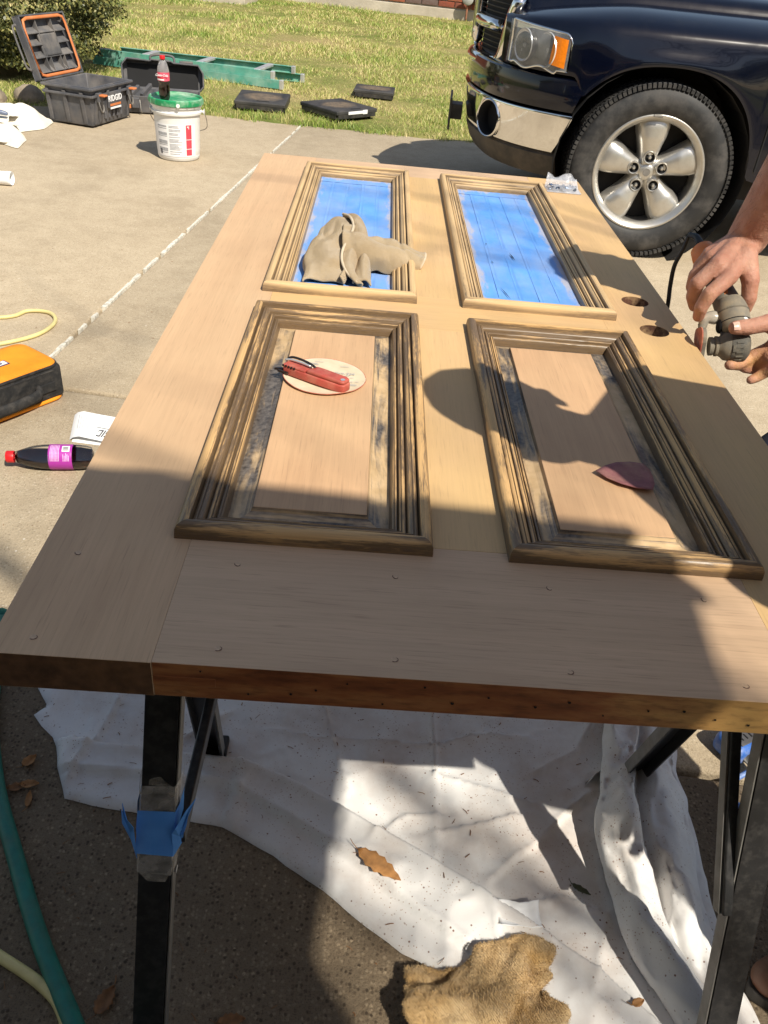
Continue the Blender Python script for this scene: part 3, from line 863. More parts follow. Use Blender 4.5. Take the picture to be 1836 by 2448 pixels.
# right stile with two bored holes for lock and handle and the latch bore in its edge
def bored_stile():
    g = G(); X0, X1 = DW - SW + e_, DW; cx = (X0 + X1) / 2; cy = DL / 2
    holes = [(.853, .8976), (.852, 1.042)]; hb = .040; R_ = .0268
    ys = [0.0]
    for hx, hy in holes: ys += [hy - hb, hy + hb]
    ys.append(DL)
    def blk(y0, y1):
        g.hexa([(X0, y0, 0), (X1, y0, 0), (X1, y1, 0), (X0, y1, 0), (X0, y0, DT), (X1, y0, DT), (X1, y1, DT), (X0, y1, DT)])
        # drop the caps between blocks, the near end is end grain
        f = g.f[-6:]; m_ = g.m[-6:]; del g.f[-6:]; del g.m[-6:]
        for i, (ff, mm) in enumerate(zip(f, m_)):
            if i == 2: 
                if y0 > 0: continue
                mm = 1
            if i == 4:
                if y1 < DL - 1e-6: continue
                mm = 1
            g.f.append(ff); g.m.append(mm)
    blk(ys[0], ys[1]); blk(ys[2], ys[3]); blk(ys[4], ys[5])
    for hx, hy in holes:
        n = 48; out = []; ci = []
        for k in range(n):
            a = 2 * math.pi * (k + .5) / n; c_, s_ = math.cos(a), math.sin(a)
            tx = ((X1 - hx) if c_ > 0 else (hx - X0)) / max(abs(c_), 1e-9); ty = hb / max(abs(s_), 1e-9); t = min(tx, ty)
            out.append((hx + c_ * t, hy + s_ * t)); ci.append((hx + c_ * R_, hy + s_ * R_))
        # corners of the rectangle have to be part of the outline
        cor = [(X1, hy + hb), (X0, hy + hb), (X0, hy - hb), (X1, hy - hb)]
        for q in cor:
            k = min(range(n), key=lambda i: (out[i][0] - q[0]) ** 2 + (out[i][1] - q[1]) ** 2); out[k] = q
        for z, fl in ((DT, 1), (0, 0)):
            vs = [(x, y, z) for x, y in out] + [(x, y, z) for x, y in ci]
            g.add(vs, [(k, (k + 1) % n, n + (k + 1) % n, n + k) for k in range(n)], 0)
        g.add([(x, y, DT - .0006) for x, y in ci] + [(x, y, 0) for x, y in ci], [(k, (k + 1) % n, n + (k + 1) % n, n + k) for k in range(n)], 2)
        g.add([(x, y, DT) for x, y in ci] + [(x, y, DT - .0006) for x, y in ci], [(k, (k + 1) % n, n + (k + 1) % n, n + k) for k in range(n)], 0)
        for X_ in (X0, X1):
            g.add([(X_, hy - hb, 0), (X_, hy + hb, 0), (X_, hy + hb, DT), (X_, hy - hb, DT)], [(0, 1, 2, 3)], 0)
    g.v = [(x - cx, y - cy, z) for x, y, z in g.v]
    return g.build('stile', [M_dustw, M_endgrain, M_hole], door, (cx, cy, 0), weld=.00001)
srt = bored_stile()
g = G(); g.lathe([(.0125, .0), (.0120, -.0005), (.0118, -.02), (0, -.02)], (DW + .0004, .8976, DT * .5), (1, 0, 0), 24); g.build('latch_bore', M_hole, door, smooth=40)
board('top_rail', SW + e_, DW - SW - e_, 1.872, DL, M_rail, 'x', M_endgrain)
br = board('bottom_rail', SW + e_, DW - SW - e_, .0008, .200, M_rail, 'x', M_edge)
lr = board('lock_rail', SW + e_, DW - SW - e_, .848 - .03, .938 + .03, M_dustw, 'x')
board('mullion', .4155 - .03, .5005 + .03, .2004, .8176, M_dustw, 'y')
board('mullion', .4155 - .03, .5005 + .03, .9684, 1.8716, M_dustw, 'y')
# end of the tenon showing at the bottom edge
g = G(); g.box((0, 0, 0), (.060, .003, .012)); g.build('tenon_end', M_edge, door, (.178, .0020, .021), bevel=.0008)
# plugs over the dowels
plug = G(); plug.cyl((0, 0, -.004), (0, 0, .0002), .0037, 16); plug_me = plug.mesh('wood_plug', M_plug, smooth=40)
ring = G(); ring.tube([(.0034 * math.cos(a), .0028 * math.sin(a), 0) for a in np.linspace(.4, 4.2, 14)], [.0001, .0004, .0006, .0006, .0005, .0006, .0007, .0006, .0005, .0004, .0005, .0004, .0003, .0001], 5); ring_me = ring.mesh('plug_ring', M_plugring)
for px, py in [(.039, .148), (.037, .022), (.206, .148), (.207, .023), (.374, .146), (.373, .024), (.54, .145), (.541, .023), (.709, .144), (.711, .020)]:
    o = obj('wood_plug', plug_me, door, (px, py, DT)); q_ = obj('plug_ring', ring_me, o, (0, 0, .0001)); q_.rotation_euler = (0, 0, px * 37 + py * 91)
# nail holes and dents in the bottom edge
g = G(); rs = random.Random(8)
for k in range(16):
    x = .2 + k * .034 + rs.uniform(-.01, .01); z = rs.uniform(.008, .038)
    g.cyl((x, -.0006, z), (x, .002, z), rs.uniform(.0008, .0016), 8)
tag(g.build('nail_hole', M_shadow_dark, door), kind='stuff')

# mouldings: profile (distance from the outer edge inwards, height above the face)
PROF = [(0.0, -.001, .55), (0.0, .004, .75), (.0006, .012, .25), (.003, .0165, .0), (.007, .0185, .0), (.0112, .0185, .0), (.0137, .0174, .1), (.0146, .0115, 1.), (.0158, .0082, 1.), (.0167, .0112, .6),
        (.0190, .0126, .05), (.0208, .0126, .3), (.0213, .0112, 1.), (.0220, .0112, 1.), (.0225, .0122, .2), (.0252, .0108, .2), (.0272, .0086, .6), (.0281, .0038, 1.), (.0293, .0028, 1.), (.0302, .0058, .55), (.0325, .0064, .05), (.0338, .0062, .3), (.0343, .0048, 1.), (.0350, .0048, 1.), (.0355, .0058, .2),
        (.0368, .0046, .3), (.0377, -.0006, 1.), (.0389, -.0014, 1.), (.0398, .0018, .55), (.0418, .0018, .05), (.0423, .0006, 1.), (.0429, .0006, 1.), (.0434, .0015, .2), (.0450, .0000, .5), (.0458, -.0060, 1.), (.0475, -.0100, .9), (.0475, -.0140, .9)]
def moulding(name, A, B, inward, mat, seg=10):
    """mitred length from corner A to corner B (outer corners)"""
    A = Vector(A); B = Vector(B); d = (B - A); L = d.length; d.normalize(); inw = Vector(inward)
    vs = []; uvs = []; gr = []
    n = len(PROF); acc = 0; vv = []
    for i, (p, h, q) in enumerate(PROF):
        if i: acc += math.hypot(p - PROF[i - 1][0], h - PROF[i - 1][1])
        vv.append(acc)
    G_ = G(); fs = []; fuv = []
    for k in range(seg + 1):
        t = k / seg
        for i, (p, h, q) in enumerate(PROF):
            s0 = p; s1 = L - p
            s_ = s0 + (s1 - s0) * t
            jit = .0003 * vnoise(s_ * 60, i * 1.7, L * 9)
            vs.append(A + d * s_ + inw * (p + jit * .5) + Vector((0, 0, DT + h + jit)))
            endd = min(s_, L - s_)
            gr.append(q + max(0, .45 - endd * 4))
    uvv = lambda k, i: ((PROF[i][0] + (L - 2 * PROF[i][0]) * k / seg), vv[i])
    for k in range(seg):
        for i in range(n - 1):
            fs.append((k * n + i, (k + 1) * n + i, (k + 1) * n + i + 1, k * n + i + 1))
            fuv.append([uvv(k, i), uvv(k + 1, i), uvv(k + 1, i + 1), uvv(k, i + 1)])
    G_.add(vs, fs, 0, fuv)
    me = G_.mesh(name, mat, smooth=38)
    at = me.attributes.new('groove', 'FLOAT', 'POINT'); at.data.foreach_set('value', gr)
    return obj(name, me, door)
FRAMES = [(.1315, .1845, .4155, .846, 0), (.5005, .1845, .7885, .846, 0), (.1315, .930, .4155, 1.872, 1), (.5005, .930, .7885, 1.872, 1)]
for (x0, y0, x1, y1, up) in FRAMES:
    mt = M_mould_hi if up else M_mould_lo
    moulding('moulding', (x0, y0, 0), (x1, y0, 0), (0, 1, 0), mt)
    moulding('moulding', (x1, y0, 0), (x1, y1, 0), (-1, 0, 0), mt)
    moulding('moulding', (x1, y1, 0), (x0, y1, 0), (0, -1, 0), mt)
    moulding('moulding', (x0, y1, 0), (x0, y0, 0), (1, 0, 0), mt)
W_ = .0475
def raised_panel(x0, y0, x1, y1, fx0, fy0, fx1, fy1):
    a = (x0 + W_ - .004, y0 + W_ - .004, x1 - W_ + .004, y1 - W_ + .004)
    zo, zi, zf = DT - .0130, DT - .0062, DT - .0015
    def ring(r, z): return [(r[0], r[1], z), (r[2], r[1], z), (r[2], r[3], z), (r[0], r[3], z)]
    f = (fx0, fy0, fx1, fy1)
    k = .026
    mid = (fx0 - k * .35, fy0 - k * .35, fx1 + k * .35, fy1 + k * .35)
    R0 = ring(a, zo); R1 = ring(mid, zo + .0035); R2 = ring((fx0 - .002, fy0 - .002, fx1 + .002, fy1 + .002), zi); R3 = ring(f, zf)
    g = G()
    for A, B in ((R0, R1), (R1, R2), (R2, R3)):
        for i in range(4):
            j = (i + 1) % 4
            L = (Vector(A[j]) - Vector(A[i])).length
            g.add([A[i], A[j], B[j], B[i]], [(0, 1, 2, 3)], 0, [[(0 + i * 3.1, 0), (L + i * 3.1, 0), (L + i * 3.1, .03), (i * 3.1, .03)]])
    # the slopes get subdivided a little so their edges are not razor straight
    o = g.build('panel_slope', M_slope, door, bevel=0, weld=.00001)
    g = G(); cx, cy = (fx0 + fx1) / 2, (fy0 + fy1) / 2
    sx, sy = (fx1 - fx0) / 2, (fy1 - fy0) / 2
    g.hexa([(-sx, -sy, -.012), (sx, -sy, -.012), (sx, sy, -.012), (-sx, sy, -.012), (-sx, -sy, .0), (sx, -sy, .0), (sx, sy, .0), (-sx, sy, .0)])
    g.build('panel_field', M_field, door, (cx, cy, zf + .0004), bevel=.0012)
raised_panel(*FRAMES[0][:4], .207, .256, .341, .772)
raised_panel(*FRAMES[1][:4], .571, .256, .710, .772)
# glass panes masked with strips of blue tape
rs = random.Random(4)
for (x0, y0, x1, y1, up) in FRAMES[2:]:
    a = (x0 + W_ - .004, y0 + W_ - .004, x1 - W_ + .004, y1 - W_ + .004)
    g = G(); g.box(((a[0] + a[2]) / 2, (a[1] + a[3]) / 2, DT - .0135), (a[2] - a[0], a[3] - a[1], .006)); pane = g.build('glass_pane', M_glass, door)
    n = 5; wd = (a[2] - a[0]) / n
    for k in range(n):
        xa = a[0] + wd * k - .004; xb = a[0] + wd * (k + 1) + .004
        xa = max(xa, a[0]); xb = min(xb, a[2])
        zz = DT - .0102 + .0002 * (k % 2) + .00005 * k
        yl = a[1] + (0.002 if k % 2 else .0); yh = a[3] - rs.uniform(.0, .012)
        g = G()
        def fn(u, v, xa=xa, xb=xb, yl=yl, yh=yh, zz=zz, k=k):
            x = xa + (xb - xa) * u; y = yl + (yh - yl) * v
            return (x, y, zz + .0006 * abs(fbm(x * 90, y * 14, k * 3.1)) + .0011 * max(0, (abs(2 * u - 1) - .78) / .22) ** 2 * (.4 + .6 * abs(vnoise(y * 9, k))))
        g.grid(fn, 18, 70)
        g.build('tape_strip', M_tape, pane, smooth=180, fix=False)
    for yy in (a[3] - .03, a[1] + .025):
        g = G()
        def fn(u, v, yy=yy):
            x = a[0] + .001 + (a[2] - a[0] - .002) * u; y = yy - .022 + .044 * v + .003 * vnoise(u * 4, yy)
            return (x, y, DT - .0091 + .0006 * abs(fbm(x * 40, y * 60, 2)))
        g.grid(fn, 40, 8); g.build('tape_strip', M_tape, pane, smooth=180, fix=False)
    # slits where the blade went through the tape
    if x0 > .45:
        for (sx, sy, ex, ey, w__) in ((.632, 1.30, .640, 1.25, .0035), (.584, 1.36, .586, 1.345, .002), (.585, 1.235, .589, 1.222, .002), (.588, 1.08, .603, 1.012, .0022)):
            g = G(); g.add([(sx, sy, DT - .0072), ((sx + ex) / 2 - w__ / 2, (sy + ey) / 2, DT - .0072), (ex, ey, DT - .0072), ((sx + ex) / 2 + w__ / 2, (sy + ey) / 2, DT - .0072)], [(0, 1, 2, 3)])
            g.build('tape_slit', M_shadow_dark, pane, fix=False)

# ------------------------------------------------------------------ sawhorses
def sawhorse(yc, label, tape=False):
    s_ = thing('sawhorse', label, 'sawhorse', (0, yc, 0), group='black folding sawhorses under the door')
    x0, x1 = .115, .855; zt = DZ - DT - .002
    g = G(); g.box(((x0 + x1) / 2, 0, zt - .03), (.82, .05, .06)); g.build('top_beam', M_horse, s_, bevel=.004)
    sp = .262; hz = zt - .05
    for sx, xx, xf in ((-1, x0, .095), (1, x1 + .02, .895)):
        for sy in (-1, 1):
            g = G()
            ft = Vector((xf, sy * sp, 0)); tp = Vector((xx, sy * .030, hz))
            d = (tp - ft).normalized()
            # open channel: web faces outwards, flanges inwards
            X = Vector((1, 0, 0)); X = (X - d * X.dot(d)).normalized(); Y = d.cross(X); 
            if Y.y * sy < 0: Y = -Y
            wv, dp, th = .041, .024, .0025
            def prof(p): return [p - X * wv / 2 + Y * 0, p + X * wv / 2, p + X * wv / 2 - Y * dp, p + X * (wv / 2 - th) - Y * dp, p + X * (wv / 2 - th) - Y * th,
                                 p - X * (wv / 2 - th) - Y * th, p - X * (wv / 2 - th) - Y * dp, p - X * wv / 2 - Y * dp]
            A = prof(ft); B = prof(tp); n = len(A)
            g.add(A + B, [tuple(range(n - 1, -1, -1)), tuple(range(n, 2 * n))] + [(i, (i + 1) % n, n + (i + 1) % n, n + i) for i in range(n)])
            leg = g.build('leg', M_horse, s_)
            # bright bare edge of the flange towards the middle
            g = G(); e = X * (-sx) * (wv / 2 + .0012)
            g.extrude([ft + e - Y * .002, ft + e - Y * dp, ft + e + X * (-sx) * .0016 - Y * dp, ft + e + X * (-sx) * .0016 - Y * .002], tp - ft)
            g.build('flange', M_steel, leg)
            g = G(); c = ft + d * (.30 if sy < 0 else .4) + e; g.cyl(c - Y * .015, c - Y * .015 - X * sx * .004, .005, 10); g.build('rivet', M_alu, leg, smooth=40)
            g = G(); g.box(ft + Vector((0, 0, .008)), (.056, .045, .016)); g.build('foot', M_rubber, leg, bevel=.004)
        # folding brace between the two legs of the pair
        f_ = lambda sy, t: Vector((xf, sy * sp, 0)).lerp(Vector((xx, sy * .03, hz)), t) + Vector((-sx * .029, .004, 0))
        if sx > 0:
            g = G(); g.bar(f_(-1, .42), f_(1, .90), .030, .014, up=(1, 0, 0)); g.build('brace', M_horse, s_, bevel=.002)
            g = G(); g.bar(f_(-1, .42) + Vector((-.0085, 0, 0)), f_(1, .90) + Vector((-.0085, 0, 0)), .003, .016, up=(0, 0, 1)); g.build('brace_edge', M_steel, s_)
        else:
            g = G(); g.bar(f_(-1, .52), f_(1, .52), .026, .014, up=(1, 0, 0)); g.build('brace', M_horse, s_, bevel=.002)
    return s_
near = sawhorse(.222, 'black folding sawhorse under the near end of the door, leg wrapped with blue tape')
far = sawhorse(1.72, 'black folding sawhorse under the far end of the door beside the truck wheel')
# ------------------------------------------------------------------ pickup truck
def paint():
    m = NB('navy_paint')
    c = m.ramp(m.noise(scale=900, detail=1), [(.35, (.0014, .0020, .006)), (.7, (.0026, .0045, .014))])
    d = m.ramp(m.noise(scale=5, detail=7, rough=.65), [(.5, 0), (.85, .035)])
    c = m.mix(d, c, (.20, .17, .13))
    r = m.math('ADD', m.math('MULTIPLY', d, 1.6), .13)
    return m.fin(c, r, 0, None, .3, Coat_Weight=.55, Coat_Roughness=.03)
M_paint = paint()
def chrome_():
    m = NB('chrome')
    d = m.ramp(m.noise(scale=9, detail=8, rough=.7), [(.45, .04), (.8, .17)])
    return m.fin((.80, .79, .77), d, 1.0, m.bump(m.noise(scale=6, detail=1), .03, .01))
M_chrome = chrome_()
M_alloy = pm('painted_alloy', (.58, .565, .53), .33, .8, var=.06, scale=12, dirt=(.30, .25, .19), dscale=10, damt=.4)
M_tyre = pm('tyre_rubber', (.015, .015, .0155), .62, var=.25, scale=20, bump=.15, bscale=200, dirt=(.12, .11, .10), dscale=11, damt=.6)
M_under = pm('underbody_black', (.010, .009, .009), .8, var=.4, dirt=(.06, .05, .04), damt=.5)
M_dam = pm('dusty_black_valance', (.030, .024, .019), .55, var=.3, dirt=(.20, .155, .11), dscale=8, damt=.5)
M_refl = pm('headlight_reflector', (.90, .90, .89), .25, .7, var=.04)
M_amber = pm('amber_lens', (.90, .24, .01), .25, 0, var=.12, scale=80, bump=.5, bscale=160, bdist=.002, Coat_Weight=1.0)
def lens():
    m = NB('bright_haze_lens'); nt = m.nt
    t = m.n('ShaderNodeBsdfTransparent'); gl = m.n('ShaderNodeBsdfGlossy'); gl.inputs['Roughness'].default_value = .06
    df = m.n('ShaderNodeBsdfDiffuse'); df.inputs[0].default_value = (.82, .82, .80, 1)
    lw = m.n('ShaderNodeLayerWeight'); lw.inputs[0].default_value = .25
    mx = m.n('ShaderNodeMixShader'); nt.links.new(m.math('MULTIPLY', lw.outputs['Fresnel'], .55), mx.inputs[0]); nt.links.new(t.outputs[0], mx.inputs[1]); nt.links.new(gl.outputs[0], mx.inputs[2])
    m2 = m.n('ShaderNodeMixShader'); m.put(m2.inputs[0], m.ramp(m.noise(scale=14, detail=5), [(.35, .14), (.75, .34)])); nt.links.new(mx.outputs[0], m2.inputs[1]); nt.links.new(df.outputs[0], m2.inputs[2])  # white haze put in to brighten the lens like a reflection
    nt.links.new(m2.outputs[0], m.out.inputs[0]); nt.nodes.remove(m.b)
    return m.mat
M_lens = lens()
M_wglass = pm('tinted_window', (.01, .012, .013), .04, 0, var=.05, spec=.8)

truck = thing('pickup_truck', 'dark navy pickup truck with chrome bumper parked at the edge of the lawn', 'truck', (1.665, 3.75, 0), (0, 0, math.pi - .0698))
YW = 1.90
def tv(x, yi, z): return Vector((x, -yi, z))
def ynear(x):
    return float(np.interp(x, [-6, -.3, .1, .3, .42, .5, .58, .66, .74, .80], [.035, .025, .012, .018, .04, .075, .125, .195, .30, .42]))
def arch(x):
    if x > .40: return .795
    q = abs(x + .0) / .462
    if q < 1: return max(.42, .42 + .46 * (1 - q ** 2.4) ** (1 / 2.4))
    return .42 if x < 0 else .795
XS = list(np.linspace(.78, .40, 14)) + [.37, .34, .30, .25, .2, .14, .07, 0, -.07, -.14, -.2, -.26, -.31, -.35, -.38, -.41, -.435, -.452, -.461, -.47, -.55, -.7, -.9, -1.3, -1.8, -2.4, -2.9]
def section(x):
    y0 = ynear(x)
    zb = arch(x) if x <= .40 else .795
    if x <= .40: zb = max(zb, .42) if x < 0 else max(zb, min(.795, arch(x)))
    dr = .085 * max(0, (x - .15) / .6) ** 1.5
    seam = .37 + .06 * max(0, (x - .3) / .48)
    flare = .022 * math.exp(-((x) / .5) ** 2)
    zt = .95 - dr * .1
    P = [(y0 - flare * .8, zb), (y0 - flare * 1.0, zb + (zt - zb) * .12), (y0 - flare * .55 - .004, zb + (zt - zb) * .45), (y0 - .004, zb + (zt - zb) * .78), (y0 + .004, zt),
         (y0 + .016, 1.0 - dr * .25), (y0 + .045, 1.032 - dr * .4), (y0 + .10, 1.056 - dr * .6), (y0 + .17, 1.078 - dr * .8)]
    yl = max(y0 + .19, seam - .012)
    P += [(yl, 1.100 - dr), (yl + .012, 1.088 - dr), (yl + .022, 1.118 - dr), (yl + .05, 1.150 - dr), (.62, 1.175 - dr * 1.05), (.95, 1.185 - dr * 1.05)]
    if x < -.80:   # behind the cowl the top is the belt line of the cab
        P = P[:5] + [(y0 + .010, 1.0), (y0 + .016, 1.03), (y0 + .022, 1.06), (y0 + .03, 1.08), (y0 + .045, 1.10), (y0 + .06, 1.105), (y0 + .10, 1.11), (y0 + .2, 1.11), (.62, 1.11), (.95, 1.11)]
    return P + [(YW - y, z) for y, z in reversed(P[:-1])]
secs = [section(x) for x in XS]
g = G(); m_ = len(secs[0])
vs = [tv(x, y, z) for x, S in zip(XS, secs) for (y, z) in S]
g.add(vs, [(i * m_ + k, i * m_ + k + 1, (i + 1) * m_ + k + 1, (i + 1) * m_ + k) for i in range(len(XS) - 1) for k in range(m_ - 1)])
body = g.build('body', M_paint, truck, smooth=50)
sm = body.modifiers.new('s', 'SUBSURF'); sm.levels = 1; sm.render_levels = 1; apply_mods(body)
# wheel arch lips and inner wells, underbody
for yy, sg in ((.0, 1), (YW, -1)):
    for xc in (0.0, -3.57):
        g = G()
        g.lathe([(.47, -.02), (.47, .40), (.0, .42)], (xc, -(yy + sg * .03), .42), (0, -sg, 0), 28)
        g.v = [v for v in g.v]; g.build('wheel_well', M_under, truck)
g = G(); g.box((-1.9, -.95, .60), (4.9, 1.05, .34)); g.box((.45, -.95, .62), (.5, 1.1, .30)); g.box((-1.9, -.20, .37), (2.8, .12, .12)); g.box((-1.9, -1.70, .37), (2.8, .12, .12)); g.build('underbody', M_under, truck)
# door seam, rub strip
g = G(); g.box((-.505, -.022, .78), (.006, .02, .62)); g.build('door_seam', M_shadow_dark, truck)
g = G(); g.box((-1.5, -.012, .62), (1.9, .022, .045)); g.build('side_moulding', M_paint, truck, bevel=.006)
# cab and bed
g = G()
def ring(x, y0, y1, z): return [tv(x, y0, z), tv(x, y1, z)]
C8 = [tv(-.82, .10, 1.10), tv(-.82, YW - .10, 1.10), tv(-2.85, YW - .07, 1.10), tv(-2.85, .07, 1.10), tv(-1.42, .27, 1.78), tv(-1.42, YW - .27, 1.78), tv(-2.62, YW - .25, 1.80), tv(-2.62, .25, 1.80)]
g.hexa(C8); g.build('cab', M_paint, truck, bevel=.05, seg=3, smooth=40)
g = G(); a, b, c, d = C8[0], C8[1], C8[5], C8[4]
lp = lambda p, q, t: p.lerp(q, t)
nrm = (b - a).cross(d - a).normalized(); nrm = nrm if nrm.x > 0 else -nrm
g.add([lp(lp(a, b, s_), lp(d, c, s_), t) + nrm * .004 for s_, t in ((.06, .06), (.94, .06), (.93, .92), (.07, .92))], [(0, 1, 2, 3)]); g.build('windscreen', M_wglass, truck)
for (a, b, c, d) in ((C8[0], C8[3], C8[7], C8[4]), (C8[1], C8[2], C8[6], C8[5])):
    nrm = (b - a).cross(d - a).normalized(); nrm = nrm if (nrm.y > 0) == (a.y > -.9) else -nrm
    for t0, t1 in ((.08, .50), (.55, .93)):
        g = G(); g.add([lp(lp(a, b, s_), lp(d, c, s_), t) + nrm * .004 for s_, t in ((t0, .08), (t1, .08), (t1, .88), (t0 + .04, .88))], [(0, 1, 2, 3)]); g.build('side_window', M_wglass, truck)
g = G()
g.box((-3.92, -.05, .80), (1.95, .06, .62)); g.box((-3.92, -YW + .05, .80), (1.95, .06, .62)); g.box((-4.9, -.95, .80), (.06, 1.84, .62)); g.box((-3.92, -.95, .56), (1.95, 1.8, .05)); g.box((-2.96, -.95, .80), (.05, 1.84, .62))
g.build('bed', M_paint, truck, bevel=.012)
# plan curve of the front end: (x, y) from the near rear corner round to the far one
half = [(.355, .03), (.40, .036), (.45, .05), (.52, .085), (.60, .135), (.68, .205), (.745, .285), (.80, .38), (.845, .50), (.88, .64), (.905, .78), (.915, .95)]
def plan(t):          # t 0..1 near rear -> far rear
    q = t * 2 if t <= .5 else (1 - t) * 2
    q *= len(half) - 1; i = min(int(q), len(half) - 2); k = q - i
    p = Vector(half[i]).lerp(Vector(half[i + 1]), k)
    j0 = max(i - 1, 0); j1 = min(i + 2, len(half) - 1)
    # cheap smoothing
    pa = Vector(half[i]); pb = Vector(half[i + 1])
    ta = (Vector(half[i + 1]) - Vector(half[j0])) * .5; tb = (Vector(half[j1]) - Vector(half[i])) * .5
    p = pa * (2 * k ** 3 - 3 * k * k + 1) + ta * (k ** 3 - 2 * k * k + k) + pb * (-2 * k ** 3 + 3 * k * k) + tb * (k ** 3 - k * k)
    if t > .5: p = Vector((p.x, YW - p.y))
    return p
def plan_n(t):
    a = plan(max(t - .004, 0)); b = plan(min(t + .004, 1)); d = (b - a).normalized()
    return Vector((d.y, -d.x)) if True else None
def shell(name, prof, mat, t0, t1, nu=120, hole=None, smooth=40, skew=0.0, z_ref=.45):
    """prof: list of (z, outward offset); the ends slant back with height by skew"""
    g = G(); nv = len(prof); cells = []
    for i in range(nu + 1):
        for (z, o) in prof:
            sk = skew * (z - z_ref)
            t = (t0 + sk) + ((t1 - sk) - (t0 + sk)) * i / nu
            p = plan(t); n = plan_n(t)
            if n.x < -.2 and t < .5: n = -n
            q = p + n * o
            cells.append(tv(q.x, q.y, z))
    g.v = [tuple(c) for c in cells]
    for i in range(nu):
        for k in range(nv - 1):
            f = (i * nv + k, (i + 1) * nv + k, (i + 1) * nv + k + 1, i * nv + k + 1)
            if hole is not None:
                c = sum((Vector(g.v[q]) for q in f), Vector()) / 4
                if any((c - h).length < r for h, r in hole): continue
            g.f.append(f); g.m.append(0)
    return g.build(name, mat, truck, smooth=smooth)
def lin(z0, z1, n, fn): return [(z0 + (z1 - z0) * k / n, fn(k / n)) for k in range(n + 1)]
fogs = [(tv(.795, .35, .532), .088), (tv(.795, YW - .35, .532), .088)]
shell('chrome_bumper', [(.449, -.03)] + lin(.45, .622, 22, lambda q: -.006 + .026 * q ** .8) + [(.627, .018), (.630, .010)] + [(.634, -.004), (.636, -.03)], M_chrome, .115, .885, 200, fogs, skew=-.33)
shell('bumper_cover', [(.638, -.02)] + lin(.64, .775, 8, lambda q: .012 * math.sin(math.pi * min(1, q * .8 + .1))) + [(.786, -.012), (.792, -.04), (.792, -.14)], M_paint, .068, .932, 120, skew=-.34, z_ref=.64)
shell('step_pad', [(.793, -.05), (.797, -.055), (.797, -.125), (.793, -.13)], M_gplastic, .30, .70, 60)
shell('air_dam', [(.452, -.03), (.43, -.012), (.40, -.02), (.36, -.035), (.325, -.06)], M_dam, .105, .895, 80, skew=.1)
for h, r in fogs:
    tt = .262 if h.y > -.9 else .738
    n = plan_n(tt); n = Vector((n.x, -n.y, 0)).normalized()
    if n.x < 0: n = -n
    h = h + n * .014
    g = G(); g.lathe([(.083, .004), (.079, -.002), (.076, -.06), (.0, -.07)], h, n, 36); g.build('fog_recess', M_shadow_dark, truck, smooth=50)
    g = G(); g.lathe([(.080, -.004), (.082, .004), (.086, .006), (.092, .001), (.092, -.012)], h, n, 40); g.build('fog_bezel', M_chrome, truck, smooth=60)
# front plate holder
pl_ = G(); pl_.box((1.0, -.95, .455), (.012, .31, .165)); pl_.box((.965, -.95, .455), (.07, .12, .08)); pl_.build('plate_holder', M_black, truck, bevel=.004)
# grille: chrome surround with crossed bars on black
gr = []
def gx(y): return .745 + .150 * math.sin(math.pi * min(1, max(0, (y - .42) / 1.06))) ** 1.05
def gpath(pts, r0): return [tv(gx(y) + dx, y, z) for (y, z, dx) in pts]
g = G()
outl = [(.455, 1.07, -.03), (.448, .99, -.01), (.452, .90, .0), (.462, .83, .004), (.490, .785, .006), (.56, .762, .01), (.75, .755, .014), (.95, .753, .016)]
outl = outl + [(YW - y, z, d) for y, z, d in reversed(outl[:-1])]
outl += [(1.2, 1.095, -.05), (.95, 1.105, -.05), (.70, 1.095, -.05)]
g.tube(smoothpath(gpath(outl, 0), 5, True), .034, 10, closed=True); g.build('grille_surround', M_chrome, truck, smooth=180)
g = G(); g.tube([tv(gx(y) + .0, y, .93) for y in np.linspace(.48, 1.42, 14)], .030, 10); g.tube([tv(gx(.95) + .005, .95, z) for z in np.linspace(.77, 1.09, 6)], .034, 10); g.build('grille_bar', M_chrome, truck, smooth=180)
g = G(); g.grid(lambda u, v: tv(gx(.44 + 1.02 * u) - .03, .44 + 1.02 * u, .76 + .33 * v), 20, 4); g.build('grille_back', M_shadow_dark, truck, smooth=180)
g = G()
for k in range(14):
    z = .78 + k * .0225; g.tube([tv(gx(y) - .018, y, z) for y in np.linspace(.48, 1.42, 10)], .003, 5)
g.build('grille_mesh', M_black, truck)
g = G(); g.box((.50, -.95, .86), (.25, 1.25, .26)); g.build('radiator_panel', M_shadow_dark, truck)
